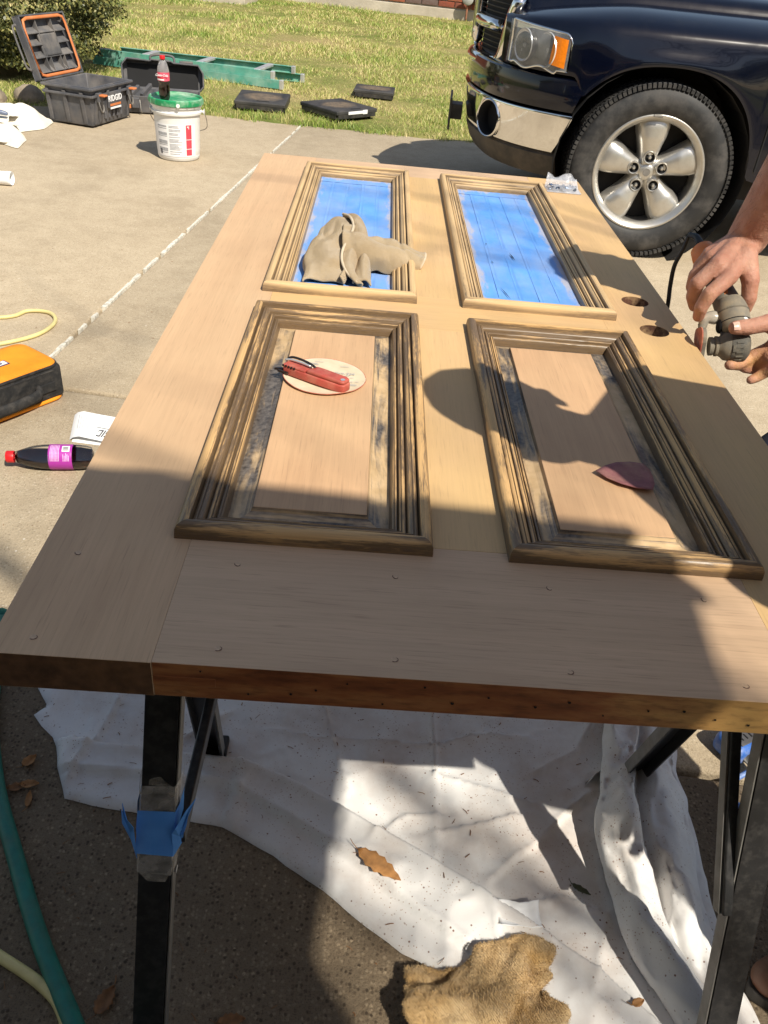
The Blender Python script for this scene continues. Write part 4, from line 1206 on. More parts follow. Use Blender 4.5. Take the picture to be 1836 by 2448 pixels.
# headlights
def hl_pt(s_, z, o, far=False):
    """s 0 = rear edge, 1 = edge at the grille"""
    t = .125 + (.286 - .125) * s_
    p = plan(t); n = plan_n(t)
    if n.x < 0: n = -n
    q = p + n * o + Vector((-.028, .0))
    return tv(q.x, (YW - q.y) if far else q.y, z)
def hl_top(s_): return .958 + .028 * s_ - .03 * max(0, 1 - s_ / .12) ** 2
def hl_bot(s_): return .808 - .0 * s_ + (.010 * math.cos(s_ * 13.0 + .6) - .004) * (1 if .18 < s_ < .92 else 0)
for farq in (False, True):
    H = G(); H.grid(lambda u, v: hl_pt(u, hl_bot(u) + (hl_top(u) - hl_bot(u)) * v, .004, farq), 24, 10)
    hl = H.build('headlight', M_refl, truck, smooth=180)
    for (sc, zc, r, dd) in ((.36, .884, .076, .0), (.73, .888, .072, .0)):
        c = hl_pt(sc, zc, .012, farq); n = Vector((.86, -.50 if farq else .50, 0)).normalized()
        g = G(); g.lathe([(r, .006), (r * .98, .012), (r * .93, .004), (r * .7, -.008), (r * .35, -.016), (0, -.018)], c, n, 28); g.build('reflector_bowl', M_refl, hl, smooth=60)
        g = G(); g.lathe([(0, .006), (.009, .004), (.011, -.014)], c, n, 12); g.build('bulb', M_steel, hl, smooth=60)
    g = G(); g.grid(lambda u, v: hl_pt(.03 + u * .24 - .02 * v * u, .822 + .118 * v + .01 * u, .040 + .006 * math.sin(math.pi * u), farq), 10, 10); g.build('turn_signal', M_amber, hl, smooth=180)
    g = G(); g.grid(lambda u, v: hl_pt(u, hl_bot(u) + (hl_top(u) - hl_bot(u)) * v, .030 + .012 * math.sin(math.pi * min(1, max(0, u))) * math.sin(math.pi * v), farq), 24, 10); g.build('lens', M_lens, hl, smooth=180)
    ed = [hl_pt(u, hl_bot(u), .012, farq) for u in np.linspace(0, 1, 30)] + [hl_pt(u, hl_top(u), .012, farq) for u in np.linspace(1, 0, 30)]
    g = G(); g.tube(ed, .007, 6, closed=True); g.build('headlight_rim', M_chrome, hl, smooth=180)

# wheels
def make_wheel(parent):
    w_ = bpy.data.objects.new('wheel', None); COL.objects.link(w_); w_.parent = parent
    # local: axis +y points outwards, centre at origin
    R_, W2 = .400, .135
    g = G()
    prof = [(.262, .100), (.268, .118), (.285, .130), (.315, .139), (.345, .137), (.372, .127), (.386, .114), (.393, .100), (.396, .05), (.397, 0)]
    prof = prof + [(r, -y) for r, y in reversed(prof[:-1])]
    g.lathe([(r, y) for r, y in prof], (0, 0, 0), (0, 1, 0), 72); g.build('tyre', M_tyre, w_, smooth=60)
    g = G()
    nb = 108
    for k in range(nb):
        a = 2 * math.pi * k / nb
        for (yy, wd, off, tw) in ((-.104, .040, 0, .25), (-.058, .036, .5, -.35), (-.012, .034, .2, .4), (.034, .036, .7, -.4), (.070, .030, .3, .3), (.107, .046, 0, -.15)):
            q = a + off * 2 * math.pi / nb
            c = Vector((math.cos(q), 0, math.sin(q))); t = Vector((-math.sin(q), 0, math.cos(q)))
            hw_ = .0084 if abs(yy) < .1 else .0080
            rr = .4045 if abs(yy) < .09 else .4015
            Y = Vector((0, 1, 0)) + t * tw; T = t
            P = []
            for r in (.385, rr):
                for i, j in ((-1, -1), (1, -1), (1, 1), (-1, 1)):
                    P.append(c * r + Y * (j * wd / 2) + T * (i * hw_) + Vector((0, yy, 0)))
            g.hexa(P)
        # shoulder lugs running down the side wall
        for sy in (-1, 1):
            c = Vector((math.cos(a), 0, math.sin(a))); t = Vector((-math.sin(a), 0, math.cos(a)))
            P = []
            for (r, y) in ((.380, .1175), (.397, .101)):
                for i, j in ((-1, -1), (1, -1), (1, 1), (-1, 1)):
                    P.append(c * (r + (.007 if j > 0 else -.003)) + t * i * .0066 + Vector((0, sy * (y + (.0035 if j > 0 else -.006)), 0)))
            g.hexa(P)
    tag(g.build('tread_block', M_tyre, w_), kind='stuff')
    g = G(); g.lathe([(.238, -.10), (.245, .02), (.247, .085), (.252, .098), (.262, .104), (.269, .110), (.271, .120), (.267, .124), (.258, .122), (.252, .112), (.240, .104), (.236, .085)], (0, 0, 0), (0, 1, 0), 72); g.build('rim', M_alloy, w_, smooth=60)
    g = G(); g.lathe([(.24, -.02), (.10, -.015), (0, -.01)], (0, 0, 0), (0, 1, 0), 40); g.build('brake_disc', M_under, w_, smooth=40)
    g = G()
    NR, NW = 22, 14
    for s_ in range(5):
        a = 2 * math.pi * s_ / 5 + math.pi / 2 - .06
        c = Vector((math.cos(a), 0, math.sin(a))); t = Vector((-math.sin(a), 0, math.cos(a)))
        def fn(u, v):
            r = .0 + .253 * u; k = v * 2 - 1
            hw_ = float(np.interp(r, [0, .04, .08, .12, .17, .21, .235, .249], [.05, .049, .050, .060, .076, .085, .085, .076]))
            h = float(np.interp(r, [0, .04, .07, .11, .16, .21, .235, .249], [.076, .078, .083, .096, .106, .104, .098, .086]))
            edge = abs(k) ** 3.2
            return c * r + t * (k * hw_) + Vector((0, h - .040 * edge - (.045 * max(0, abs(k) - .86) / .14), 0))
        g.grid(fn, NR, NW, uv=False)
    sp_ = g.build('spokes', M_alloy, w_, smooth=180, fix=True)
    g = G(); g.lathe([(.0, .086), (.030, .086), (.036, .082), (.038, .06)], (0, 0, 0), (0, 1, 0), 28); g.build('hub_cap', M_alloy, w_, smooth=50)
    g = G(); g.lathe([(.0, .0875), (.018, .0875), (.0185, .086)], (0, 0, 0), (0, 1, 0), 20); g.build('hub_emblem', M_steel, w_, smooth=50)
    for s_ in range(5):
        a = 2 * math.pi * s_ / 5 + math.pi / 2 - .06
        c = Vector((math.cos(a) * .072, 0, math.sin(a) * .072))
        g = G(); g.lathe([(.0225, .0985), (.0215, .0965), (.0200, .0868), (.0, .0862)], c, (0, 1, 0), 24); po = g.build('lug_pocket', M_shadow_dark, w_, smooth=40)
        g = G(); g.lathe([(.0225, .084), (.0240, .0975), (.0268, .0985), (.0295, .095), (.031, .082)], c, (0, 1, 0), 24); g.build('lug_collar', M_alloy, po, smooth=60)
        g = G(); g.lathe([(.0, .1045), (.006, .104), (.0095, .099), (.0105, .092), (.0105, .086)], c, (0, 1, 0), 6); g.build('lug_nut', M_alloy, po, smooth=30)
    g = G(); g.box((.02, .123, .262), (.045, .012, .012)); g.build('wheel_weight', M_steel, w_, bevel=.003)
    return w_
wh = make_wheel(truck); wh.location = (0, -.135, .41)
for (x, y, ry) in ((0, -(YW - .135), math.pi), (-3.57, -.135, 0), (-3.57, -(YW - .135), math.pi)):
    c = copy_tree(wh, truck); c.location = (x, y, .41); c.rotation_euler = (0, 0, ry)
# ------------------------------------------------------------------ tool chests
def rot2(a): return Vector((math.cos(a), math.sin(a), 0)), Vector((-math.sin(a), math.cos(a), 0))
N_ = Vector((-1.60, 5.52, 0)); A_ = Vector((.27, .963, 0)).normalized()
LA, LB, HT = .50, .35, .255
tb = thing('tool_chest', 'grey open tool chest with orange trimmed lid raised, next to the shrub', 'tool box', N_, (0, 0, math.atan2(A_.y, A_.x)))
# local: x along the front (logo) face, y to the back (hinge side), z up ; front face at y = 0 looks to -y
def wallbox(g, x0, y0, x1, y1, z0, z1, tp, th, mi=0):
    """four tapered walls and a floor; tp = taper at the bottom"""
    O0 = [(x0 + tp, y0 + tp), (x1 - tp, y0 + tp), (x1 - tp, y1 - tp), (x0 + tp, y1 - tp)]
    O1 = [(x0, y0), (x1, y0), (x1, y1), (x0, y1)]
    I1 = [(x0 + th, y0 + th), (x1 - th, y0 + th), (x1 - th, y1 - th), (x0 + th, y1 - th)]
    I0 = [(x0 + tp + th, y0 + tp + th), (x1 - tp - th, y0 + tp + th), (x1 - tp - th, y1 - tp - th), (x0 + tp + th, y1 - tp - th)]
    vs = [(x, y, z0) for x, y in O0] + [(x, y, z1) for x, y in O1] + [(x, y, z1) for x, y in I1] + [(x, y, z0 + th) for x, y in I0]
    fs = [(3, 2, 1, 0), (12, 13, 14, 15)]
    for a in (0, 4, 8):
        for i in range(4):
            j = (i + 1) % 4; fs.append((a + i, a + j, a + 4 + j, a + 4 + i))
    g.add(vs, fs, mi)
g = G(); wallbox(g, 0, 0, LA, LB, .012, HT, .022, .012); g.build('tub', M_gplastic, tb, bevel=.010, seg=3, smooth=40)
g = G()
for z, o in ((HT - .012, .012), (HT - .055, .008)):
    P = [(-o, -o), (LA + o, -o), (LA + o, LB + o), (-o, LB + o)]
    for i in range(4): g.bar((*P[i], z), (*P[(i + 1) % 4], z), .016, .016)
g.build('rim', M_gplastic, tb, bevel=.004)
rib = G(); rib.hexa([(-.014, .014, 0), (.014, .014, 0), (.014, .03, 0), (-.014, .03, 0), (-.014, -.012, .2), (.014, -.012, .2), (.014, .02, .2), (-.014, .02, .2)])
rme = rib.mesh('rib', M_gplastic, bevel=.004)
for x in (.06, .20, .35, .47): obj('rib', rme, tb, (x, .0, .02))
for y in (.07, .20, .33):
    o = obj('rib', rme, tb, (0, y, .02)); o.rotation_euler = (0, 0, -math.pi / 2)
for x in (.17, .22, .27, .32, .37):
    g = G(); g.box((x, .012, .065), (.018, .016, .045)); g.build('grip_rib', M_gplastic, tb, bevel=.005)
g = G(); g.box((.265, -.010, .155), (.17, .014, .095)); lp_ = g.build('logo_plate', M_gplastic, tb, bevel=.006)
g = G(); g.box((.265, -.0175, .128), (.135, .002, .014)); g.build('logo_stripe', M_orange, tb)
g = G(); g.box((.265, -.0175, .108), (.135, .002, .012)); g.build('logo_bar', M_labelwhite, tb)
text('logo_text', 'RIDGID', .052, M_labelwhite, tb, (.265, -.0178, .167), (1, 0, 0), (0, 0, 1), bold=.0012, depth=.0008)
for x in (.075, .455):
    L_ = thing('latch', None, None); L_.parent = tb
    g = G(); g.box((x, -.016, .19), (.05, .02, .06)); g.build('hook', M_gplastic, L_, bevel=.006)
    g = G(); g.tube(smoothpath([(x - .018, -.018, .18), (x - .02, -.030, .13), (x, -.034, .10), (x + .02, -.030, .13), (x + .018, -.018, .18)], 5), .0045, 8); g.build('bail', M_steel, L_, smooth=180)
    g = G(); g.box((x + .005, -.040, .205), (.045, .05, .012)); g.build('lever', M_orange, L_, bevel=.004)
for x in (.10, .42):
    for y in (.08, .32):
        g = G(); g.box((x, y, .010), (.05, .05, .02)); g.build('foot', M_black, tb, bevel=.004)
# lid: leans back from the hinge on the far side
lid = thing('lid', None, None); lid.parent = tb
lid.location = (0, LB + .012, HT); lid.rotation_euler = (rad(-17), 0, 0)
LL = .385; lid.scale = (1, .62, 1)
# lid local: x as chest, z up along the lid, y = outwards (back); inside faces -y
g = G(); g.box((LA / 2, .075, LL / 2), (LA + .01, .010, LL)); g.build('shell', M_gplastic, lid, bevel=.004)
g = G(); g.box((.006, .038, LL / 2), (.012, .08, LL)); g.box((LA - .006, .038, LL / 2), (.012, .08, LL)); g.box((LA / 2, .038, .006), (LA, .08, .012)); g.box((LA / 2, .038, LL - .006), (LA, .08, .012)); g.build('side_wall', M_gplastic, lid, bevel=.004)
g = G()
P = [(.022, 0, .022), (LA - .022, 0, .022), (LA - .022, 0, LL - .022), (.022, 0, LL - .022)]
pp = []
for i in range(4):
    a = Vector(P[i - 1]); b = Vector(P[i]); c = Vector(P[(i + 1) % 4]); q = .05
    u_ = (a - b).normalized() * q; v_ = (c - b).normalized() * q
    pp += [b + u_, b + (u_ + v_) * .22, b + v_]
g.tube(pp, .0105, 8, closed=True); g.build('seal', M_orange, lid, smooth=180)
def divider(x0, z0, x1, z1, nm='divider'):
    g = G(); g.bar((x0, .04, z0), (x1, .04, z1), .005, .062, up=(0, 1, 0)); g.build(nm, M_gplastic_in, lid, bevel=.0015)
i0, i1 = .038, LA - .038
zs = [.038, .130, .205, .275, LL - .038]
divider(i0, zs[1], i1, zs[1]); divider(i0, zs[3], i1, zs[3]); divider(i0, zs[2], .165, zs[2]); divider(i1 - .127, zs[2], i1, zs[2])
for x in (.165, i1 - .127): divider(x, zs[1], x, zs[3]); divider(x, zs[3], x, zs[4])
for x in (.15, .20, .31, .355): divider(x, zs[0], x, zs[1])
for z in zs[:4]:      # scooped bins: sloping floors catch the light
    for x0, x1 in (((i0, .162), (.168, i1 - .13), (i1 - .124, i1)) if z != zs[1] and z != zs[2] else ((i0, .162), (i1 - .124, i1))):
        zt_ = zs[zs.index(z) + 1]
        g = G(); g.add([(x0, .012, z + .003), (x1, .012, z + .003), (x1, .066, z + (zt_ - z) * .55), (x0, .066, z + (zt_ - z) * .55)], [(0, 1, 2, 3)]); g.build('bin_floor', M_gplastic_in, lid, fix=False)
g = G(); g.box((LA / 2, .030, (zs[1] + zs[3]) / 2), (.20, .03, zs[3] - zs[1] - .01)); g.build('centre_cover', M_gplastic_in, lid, bevel=.012, seg=3)
g = G(); g.tube(smoothpath([(-.012, .05, .07), (-.055, .05, .09), (-.06, .05, .16), (-.06, .05, .26), (-.05, .05, .325), (-.012, .05, .335)], 6), .008, 8); g.build('lid_handle', M_gplastic_in, lid, smooth=180)
# second, darker case standing open behind the bucket
t2 = thing('tool_case', 'black open tool case with raised lid behind the white bucket', 'tool box', (-1.57, 6.13, 0), (0, 0, .17))
g = G(); wallbox(g, 0, 0, .56, .36, .01, .125, .012, .010); g.build('tub', M_gplastic, t2, bevel=.008)
for x in (.10, .44):
    g = G(); g.box((x, -.012, .08), (.055, .02, .07)); g.build('latch', M_gplastic, t2, bevel=.005)
for x in (.03, .26): 
    g = G(); g.box((x, -.012, .055), (.07, .014, .028)); g.build('clip', M_orange, t2, bevel=.004)
g = G(); g.tube(smoothpath([(.13, -.01, .10), (.135, -.03, .04), (.14, -.02, .015)], 5), .005, 6); g.build('bail', M_steel, t2, smooth=180)
for k, (x, z) in enumerate(((.05, .135), (.14, .15), (.22, .14))):
    g = G(); g.bar((x, .05, z - .03), (x + .06, .2, z + .02), .025, .03); g.build('tray', M_gplastic, t2, bevel=.004)
l2 = thing('lid', None, None); l2.parent = t2; l2.location = (0, .36, .125); l2.rotation_euler = (rad(-13), 0, 0)
g = G(); g.prism([(0, 0), (.56, 0), (.585, .03), (.585, .12), (.55, .175), (.36, .180), (.35, .190), (.20, .195), (.19, .185), (.02, .195), (-.02, .15), (-.02, .03)], 0, .012)
g.v = [(x, .075 + z, y) for x, y, z in g.v]; g.build('shell', M_gplastic, l2, bevel=.003)
g = G()
poly = [(0, 0), (.56, 0), (.585, .03), (.585, .12), (.55, .175), (.36, .180), (.35, .190), (.20, .195), (.19, .185), (.02, .195), (-.02, .15), (-.02, .03)]
for i in range(len(poly)):
    a, b = poly[i], poly[(i + 1) % len(poly)]
    g.bar((a[0], .038, a[1]), (b[0], .038, b[1]), .011, .075, up=(0, 1, 0))
g.build('lip', M_gplastic, l2, bevel=.003)
for x, w__ in ((.06, .10), (.30, .07), (.46, .10)):
    g = G(); g.box((x, .045, .192), (w__, .06, .016)); g.build('catch', M_gplastic_in, l2, bevel=.004)
g = G(); g.tube(smoothpath([(.19, .05, .195), (.20, .05, .225), (.28, .05, .235), (.36, .05, .225), (.37, .05, .185)], 6), .009, 8); g.build('handle', M_gplastic_in, l2, smooth=180)
g = G(); g.box((.28, .068, .09), (.53, .006, .155)); g.build('foam', M_shadow_dark, l2)

# ------------------------------------------------------------------ bucket with green lid, bottle on it
bk = thing('plastic_bucket', 'white plastic bucket with dusty green lid and printed label standing on the driveway', 'bucket', (-.915, 4.985, 0))
g = G(); g.lathe([(0, .004), (.120, .003), (.1265, .012), (.131, .06), (.1375, .235), (.1395, .262), (.150, .264), (.152, .276), (.1425, .280), (.1435, .300), (.153, .302), (.1545, .311), (.1445, .314), (.1455, .330), (.135, .330), (.128, .02), (0, .012)], n=56); g.build('pail', M_white, bk, smooth=35)
g = G(); g.lathe([(.1475, .316), (.1605, .314), (.1625, .322), (.1615, .344), (.156, .349), (.148, .346), (.1455, .336), (.10, .334), (.05, .336), (0, .336)], n=56); gl_ = g.build('lid', M_green, bk, smooth=40)
g = G()
for k in range(20):
    a = 2 * math.pi * k / 20; g.box((.1615 * math.cos(a), .1615 * math.sin(a), .327), (.007, .010, .020), a)
g.build('lid_tab', M_green, gl_)
g = G(); g.cyl((.045, -.158, .324), (.046, -.1655, .324), .011, 16); g.build('pull_tab', M_white, gl_, smooth=40)
for sx in (-1, 1):
    g = G(); g.cyl((sx * .138, .02, .272), (sx * .166, .02, .272), .020, 18); g.build('handle_ear', M_white, bk, smooth=40, bevel=.004)
g = G(); g.tube(smoothpath([(.163, .02, .270), (.172, .05, .22), (.150, .13, .155), (.06, .175, .125), (-.06, .175, .125), (-.150, .13, .155), (-.172, .05, .22), (-.163, .02, .270)], 6), .0022, 6); g.build('wire_handle', M_steel, bk, smooth=180)
def on_pail(a, z, o=.0008):
    r = .131 + (.1375 - .131) * (z - .06) / .175 + o
    return Vector((r * math.sin(a), -r * math.cos(a), z))
def decal(name, a0, a1, z0, z1, mat, par=None, o=.0008, fn=on_pail, n=8):
    g = G(); g.grid(lambda u, v: fn(a0 + (a1 - a0) * u, z0 + (z1 - z0) * v, o), n, 1); return g.build(name, mat, par or bk, smooth=180, fix=False)
lb = decal('label', -1.05, 1.08, .030, .215, M_labelwhite, n=24)
decal('label_block', .58, .86, .038, .212, M_redink, lb, .0014)
decal('label_block', .64, .68, .198, .206, M_labelwhite, lb, .0020); decal('label_block', .70, .73, .190, .206, M_labelwhite, lb, .0020)
decal('label_block', .58, .86, .128, .131, M_labelwhite, lb, .0020); decal('label_block', .58, .86, .074, .077, M_labelwhite, lb, .0020)
rs = random.Random(3)
g = G(); k = 0
z = .206
while z > .04:
    ln = rs.uniform(.35, .62)
    g.grid(lambda u, v: on_pail(-.18 + ln * u, z - .0045 * v, .0014), 6, 1); z -= rs.choice((.0075, .0075, .0075, .013))
g.build('label_lines', M_greyink, lb, fix=False)
g = G(); z = .205
for z0, z1 in ((.205, .196), (.190, .186), (.165, .150), (.146, .142), (.120, .100), (.096, .092), (.078, .058), (.052, .048)):
    g.grid(lambda u, v: on_pail(-.78 + .50 * u, z0 + (z1 - z0) * v, .0014), 6, 1)
g.build('label_lines', M_greyink, lb, fix=False)
g = G(); g.grid(lambda u, v: on_pail(-.70 + .10 * u, .040 + .03 * v, .0018), 3, 1); g.build('label_block', M_ink, lb, fix=False)

# soft drink bottles
def drink(name, col): return NB(name).fin(col, .03, 0, None, .5, Transmission_Weight=1.0, IOR=1.33)
M_pet = NB('clear_bottle').fin((.96, .97, .98), .03, 0, None, .5, Transmission_Weight=1.0, IOR=1.12)
def cola_():
    m = NB('cola'); return m.fin((.016, .006, .004), .06, 0, None, .6, Coat_Weight=.5)
M_cola = cola_()
M_lblred = pm('red_pink_label', (.74, .10, .16), .45, var=.25, scale=30)
M_lblpurple = pm('purple_label', (.40, .035, .36), .42, var=.05)
M_lblpink = pm('pale_purple_print', (.70, .42, .70), .5, var=.25, scale=120)
BP = [(0, 0), (.020, .001), (.027, .006), (.031, .018), (.0325, .040), (.0318, .060), (.0300, .078), (.0312, .090), (.0340, .102), (.0345, .112), (.0345, .148), (.0335, .160), (.030, .178), (.0235, .196), (.0155, .210), (.0128, .217), (.0128, .222)]
def bottle_parts(par, fill_top, s_=1.0):
    g = G(); g.lathe([(r, z) for r, z in BP], n=36); g.build('bottle_wall', M_pet, par, smooth=60)
b1 = thing('cola_bottle', 'half full cola bottle with red cap standing on the green bucket lid', 'bottle', (-.962, 4.90, .338))
bottle_parts(b1, .1)
g = G(); pr_ = [(max(0, r - .0012), z + .001) for r, z in BP if z <= .104]; g.lathe(pr_ + [(0, .103)], n=32); g.build('cola', M_cola, b1, smooth=60)
M_fog = pm('foggy_plastic', (.50, .47, .46), .35, var=.12)
g = G(); g.lathe([(.0332, .112), (.0332, .148), (.0322, .160), (.0288, .178), (.0222, .196), (.0142, .210)], n=32); g.build('froth', M_fog, b1, smooth=60)
g = G(); g.lathe([(.0351, .105), (.0353, .107), (.0353, .148), (.0351, .150)], n=36); lb1 = g.build('label', M_lblred, b1, smooth=60)
def on_b1(a, z, o=.0006): r = .0353 + o; return Vector((r * math.sin(a), -r * math.cos(a), z))
decal('label_band', -1.2, .3, .108, .116, M_labelwhite, lb1, .0006, on_b1); decal('label_band', -1.3, .2, .117, .124, M_redcap, lb1, .0009, on_b1)
tx = text('label_text', 'Coca-Cola', .017, M_labelwhite, lb1, (-.002, -.0372, .136), (1, 0, 0), (0, 0, 1), shear=.35, bold=.0004)
g = G(); g.lathe([(.0150, .216), (.0158, .219), (.0158, .232), (.0145, .235), (0, .235)], n=28); g.build('cap', M_redcap, b1, smooth=40)
b2 = thing('lying_cola_bottle', 'cola bottle with purple label and red cap lying on the driveway', 'bottle', (-.405, 1.412, .0347), (0, 0, 0))
ax = Vector((-.9894, -.136, 0)); up_ = Vector((0, 0, 1)); sd = up_.cross(ax)
b2.location = (-.400, 1.412, .0350); b2.rotation_mode = 'QUATERNION'; b2.rotation_quaternion = Matrix((sd, up_, ax)).transposed().to_quaternion()
# local: z towards the cap, y up
PB = [(0, .004), (.018, .0), (.0275, .004), (.0315, .016), (.0335, .034), (.0342, .05), (.0342, .115), (.0338, .128), (.0318, .146), (.0275, .166), (.0215, .184), (.0160, .198), (.0135, .206), (.0135, .212)]
g = G(); g.lathe(PB, n=40)
g.v = [((x * (1 - .10 * max(0, math.cos(5 * math.atan2(y, x))) * (z < .02))), y * (1 - .10 * max(0, math.cos(5 * math.atan2(y, x))) * (z < .02)), z) for x, y, z in g.v]
g.build('bottle_wall', M_pet, b2, smooth=60)
g = G(); n_ = 40
prb = [(max(0, r - .0012), z) for r, z in PB if z < .205]
g.lathe([(r, z + .001) for r, z in prb] + [(0, .206)], n=40)
g.v = [(x, min(y, .004 + .003 * math.sin(z * 40)), z) for x, y, z in g.v]; g.build('cola', M_cola, b2, smooth=50)
g = G(); g.lathe([(.0346, .050), (.0349, .052), (.0349, .110), (.0346, .112)], n=40); lb2 = g.build('label', M_lblpurple, b2, smooth=60)
def on_b2(a, z, o=.0006):
    # a = 0 looks along the visible upper near side
    r = .0349 + o; th = a + .95
    return Vector((r * math.cos(th), r * math.sin(th), z))
# print: text blocks, bar code
decal("bar_code_field", .02, .60, .056, .076, M_labelwhite, lb2, .0006, on_b2)
g = G(); rs = random.Random(5)
a = .10
while a < .50:
    w__ = rs.uniform(.008, .026); g.grid(lambda u, v: on_b2(a + w__ * u, .059 + .014 * v, .0011), 1, 1); a += w__ + rs.uniform(.012, .03)
g.build('bar_code', M_ink, lb2, fix=False)
g = G()
for k in range(7): 
    z0 = .083 + .0036 * k; g.grid(lambda u, v: on_b2(-.75 + 1.45 * u, z0 + .0022 * v, .0008), 8, 1)
for k in range(5):
    z0 = .057 + .0036 * k; g.grid(lambda u, v: on_b2(-.75 + (.45 + .1 * (k % 3)) * u, z0 + .002 * v, .0008), 6, 1)
for k in range(6):
    z0 = .080 + .0045 * k; g.grid(lambda u, v: on_b2(-.75 + .5 * u, .110 + .0001*z0 + .0016 * v, .0008), 6, 1)
g.build('label_lines', M_lblpink, lb2, fix=False)
g = G(); g.lathe([(.0158, .206), (.0166, .209), (.0166, .224), (.0152, .227), (0, .227)], n=28); g.build('cap', M_redcap, b2, smooth=40)

# ------------------------------------------------------------------ ladder lying in the grass
ld = thing('folded_ladder', 'green fibreglass step ladder lying in the grass behind the tool cases', 'ladder', (-.60, 7.72, .02), (0, 0, 0))
la = Vector((-1.0, .235, 0)).normalized(); ld.rotation_euler = (0, 0, math.atan2(la.y, la.x))
# local x runs to the left end, y towards the camera side is positive after the turn, so the near rail sits at +y
def channel(g, x0, x1, y0, y1, z0, h, s_, mi=0):
    """C rail between (x0,y0) and (x1,y1), web on the side s_"""
    a = Vector((x0, y0, z0)); b = Vector((x1, y1, z0)); d = (b - a).normalized(); n = Vector((-d.y, d.x, 0)) * s_
    t = .004; w__ = .032
    P = [Vector((0, 0, 0)), -n * w__, -n * w__ + Vector((0, 0, t)), -n * t + Vector((0, 0, t)), -n * t + Vector((0, 0, h - t)), -n * w__ + Vector((0, 0, h - t)), -n * w__ + Vector((0, 0, h)), Vector((0, 0, h))]
    g.extrude([a + p for p in P], b - a, mi)
for nm, (x0, x1, yn0, yn1, z0, h, s_) in {'near_a': (-.05, 1.80, .04, .04, .0, .068, 1), 'near_b': (.04, 1.72, .02, .02, .070, .058, 1), 'far_a': (-.08, 1.70, -.50, -.27, .0, .068, -1), 'far_b': (-.0, 1.66, -.47, -.25, .070, .058, -1)}.items():
    g = G(); channel(g, x0, x1, yn0, yn1, z0, h, s_); g.build('rail', M_fibre, ld)
    g = G(); g.bar((x0 - .004, yn0 - s_ * .017, z0 + h / 2), (x0 + .03, yn0 - s_ * .017, z0 + h / 2), .040, h + .008); g.build('end_cap', M_alu, ld, bevel=.004)
for k, x in enumerate((.20, .75, 1.28)):
    ye = -.46 + .20 * (x / 1.7)
    g = G(); g.bar((x, .01, .124), (x + .03, ye, .120), .060, .020, up=(0, 0, 1)); g.build('step', M_alu, ld, bevel=.003)
g = G(); g.box((1.76, -.08, .06), (.10, .18, .11)); g.build('top_cap', M_gplastic, ld, bevel=.012)

# ------------------------------------------------------------------ three low black trays
def tray(loc, rz, tilt, sx, sy, h, legs_folded, label, smudge=True):
    t = thing('tray_stand', label, 'tray', loc, (tilt, 0, rz), 'low black trays standing on the grass')
    g = G(); g.box((0, 0, h - .016), (sx, sy, .030)); g.build('tray_top', M_traytop, t, bevel=.008, seg=3)
    for s_ in (-1, 1):
        g = G(); g.box((0, s_ * (sy / 2 - .012), h - .042), (sx * .92, .02, .035)); g.box((s_ * (sx / 2 - .012), 0, h - .042), (.02, sy * .92, .035)); g.build('skirt', M_black, t, bevel=.003)
    g = G(); g.box((.02, -sy / 2 + .045, h - .0002), (.10, .010, .003)); g.build('slot', M_shadow_dark, t)
    for a in (-1, 1):
        for b in (-1, 1):
            g = G(); g.tube([(a * (sx / 2 - .05), b * (sy / 2 - .05), h - .03), (a * (sx / 2 - .045), b * (sy / 2 - .045), -.01)], [.018, .012], 10); g.build('leg', M_black, t, smooth=50)
    return t
m = NB('dusty_tray_top'); u_ = m.sep(m.map(scale=(1, 1.25, 0))); r2 = m.math('ADD', m.math('MULTIPLY', u_[0], u_[0]), m.math('MULTIPLY', u_[1], u_[1]))
d = m.ramp(m.math('ADD', m.math('SQRT', r2), m.math('MULTIPLY', m.math('SUBTRACT', m.noise(scale=11, detail=6), .5), .16)), [(.10, .75), (.17, .0)])
c = m.mix(m.math('MULTIPLY', d, m.ramp(m.noise(scale=24, detail=5), [(.3, .25), (.7, 1)])), m.ramp(m.noise(scale=9, detail=6), [(.35, (.030, .030, .032)), (.75, (.075, .070, .066))]), (.26, .19, .12))
M_traytop = m.fin(c, .6, 0, m.bump(m.noise(scale=300), .1, .001), .4)
tray((-.610, 6.72, .0), -.02, rad(4), .40, .36, .105, True, 'black low tray with a brown dust ring tilted in the grass, nearest to the bucket')
t_2 = tray((-.005, 6.72, .0), .80, rad(0), .44, .44, .10, False, 'black low tray turned cornerwise with a pale label on its rim, middle of the three')
g = G(); g.box((.0, -.2215, .08), (.20, .004, .022)); g.box((.08, -.2225, .08), (.05, .006, .03)); g.build('rim_label', M_labelwhite, t_2, bevel=.002)
tray((.265, 7.80, .0), -.05, 0, .36, .33, .085, False, 'smallest looking black low tray, farthest from the driveway')

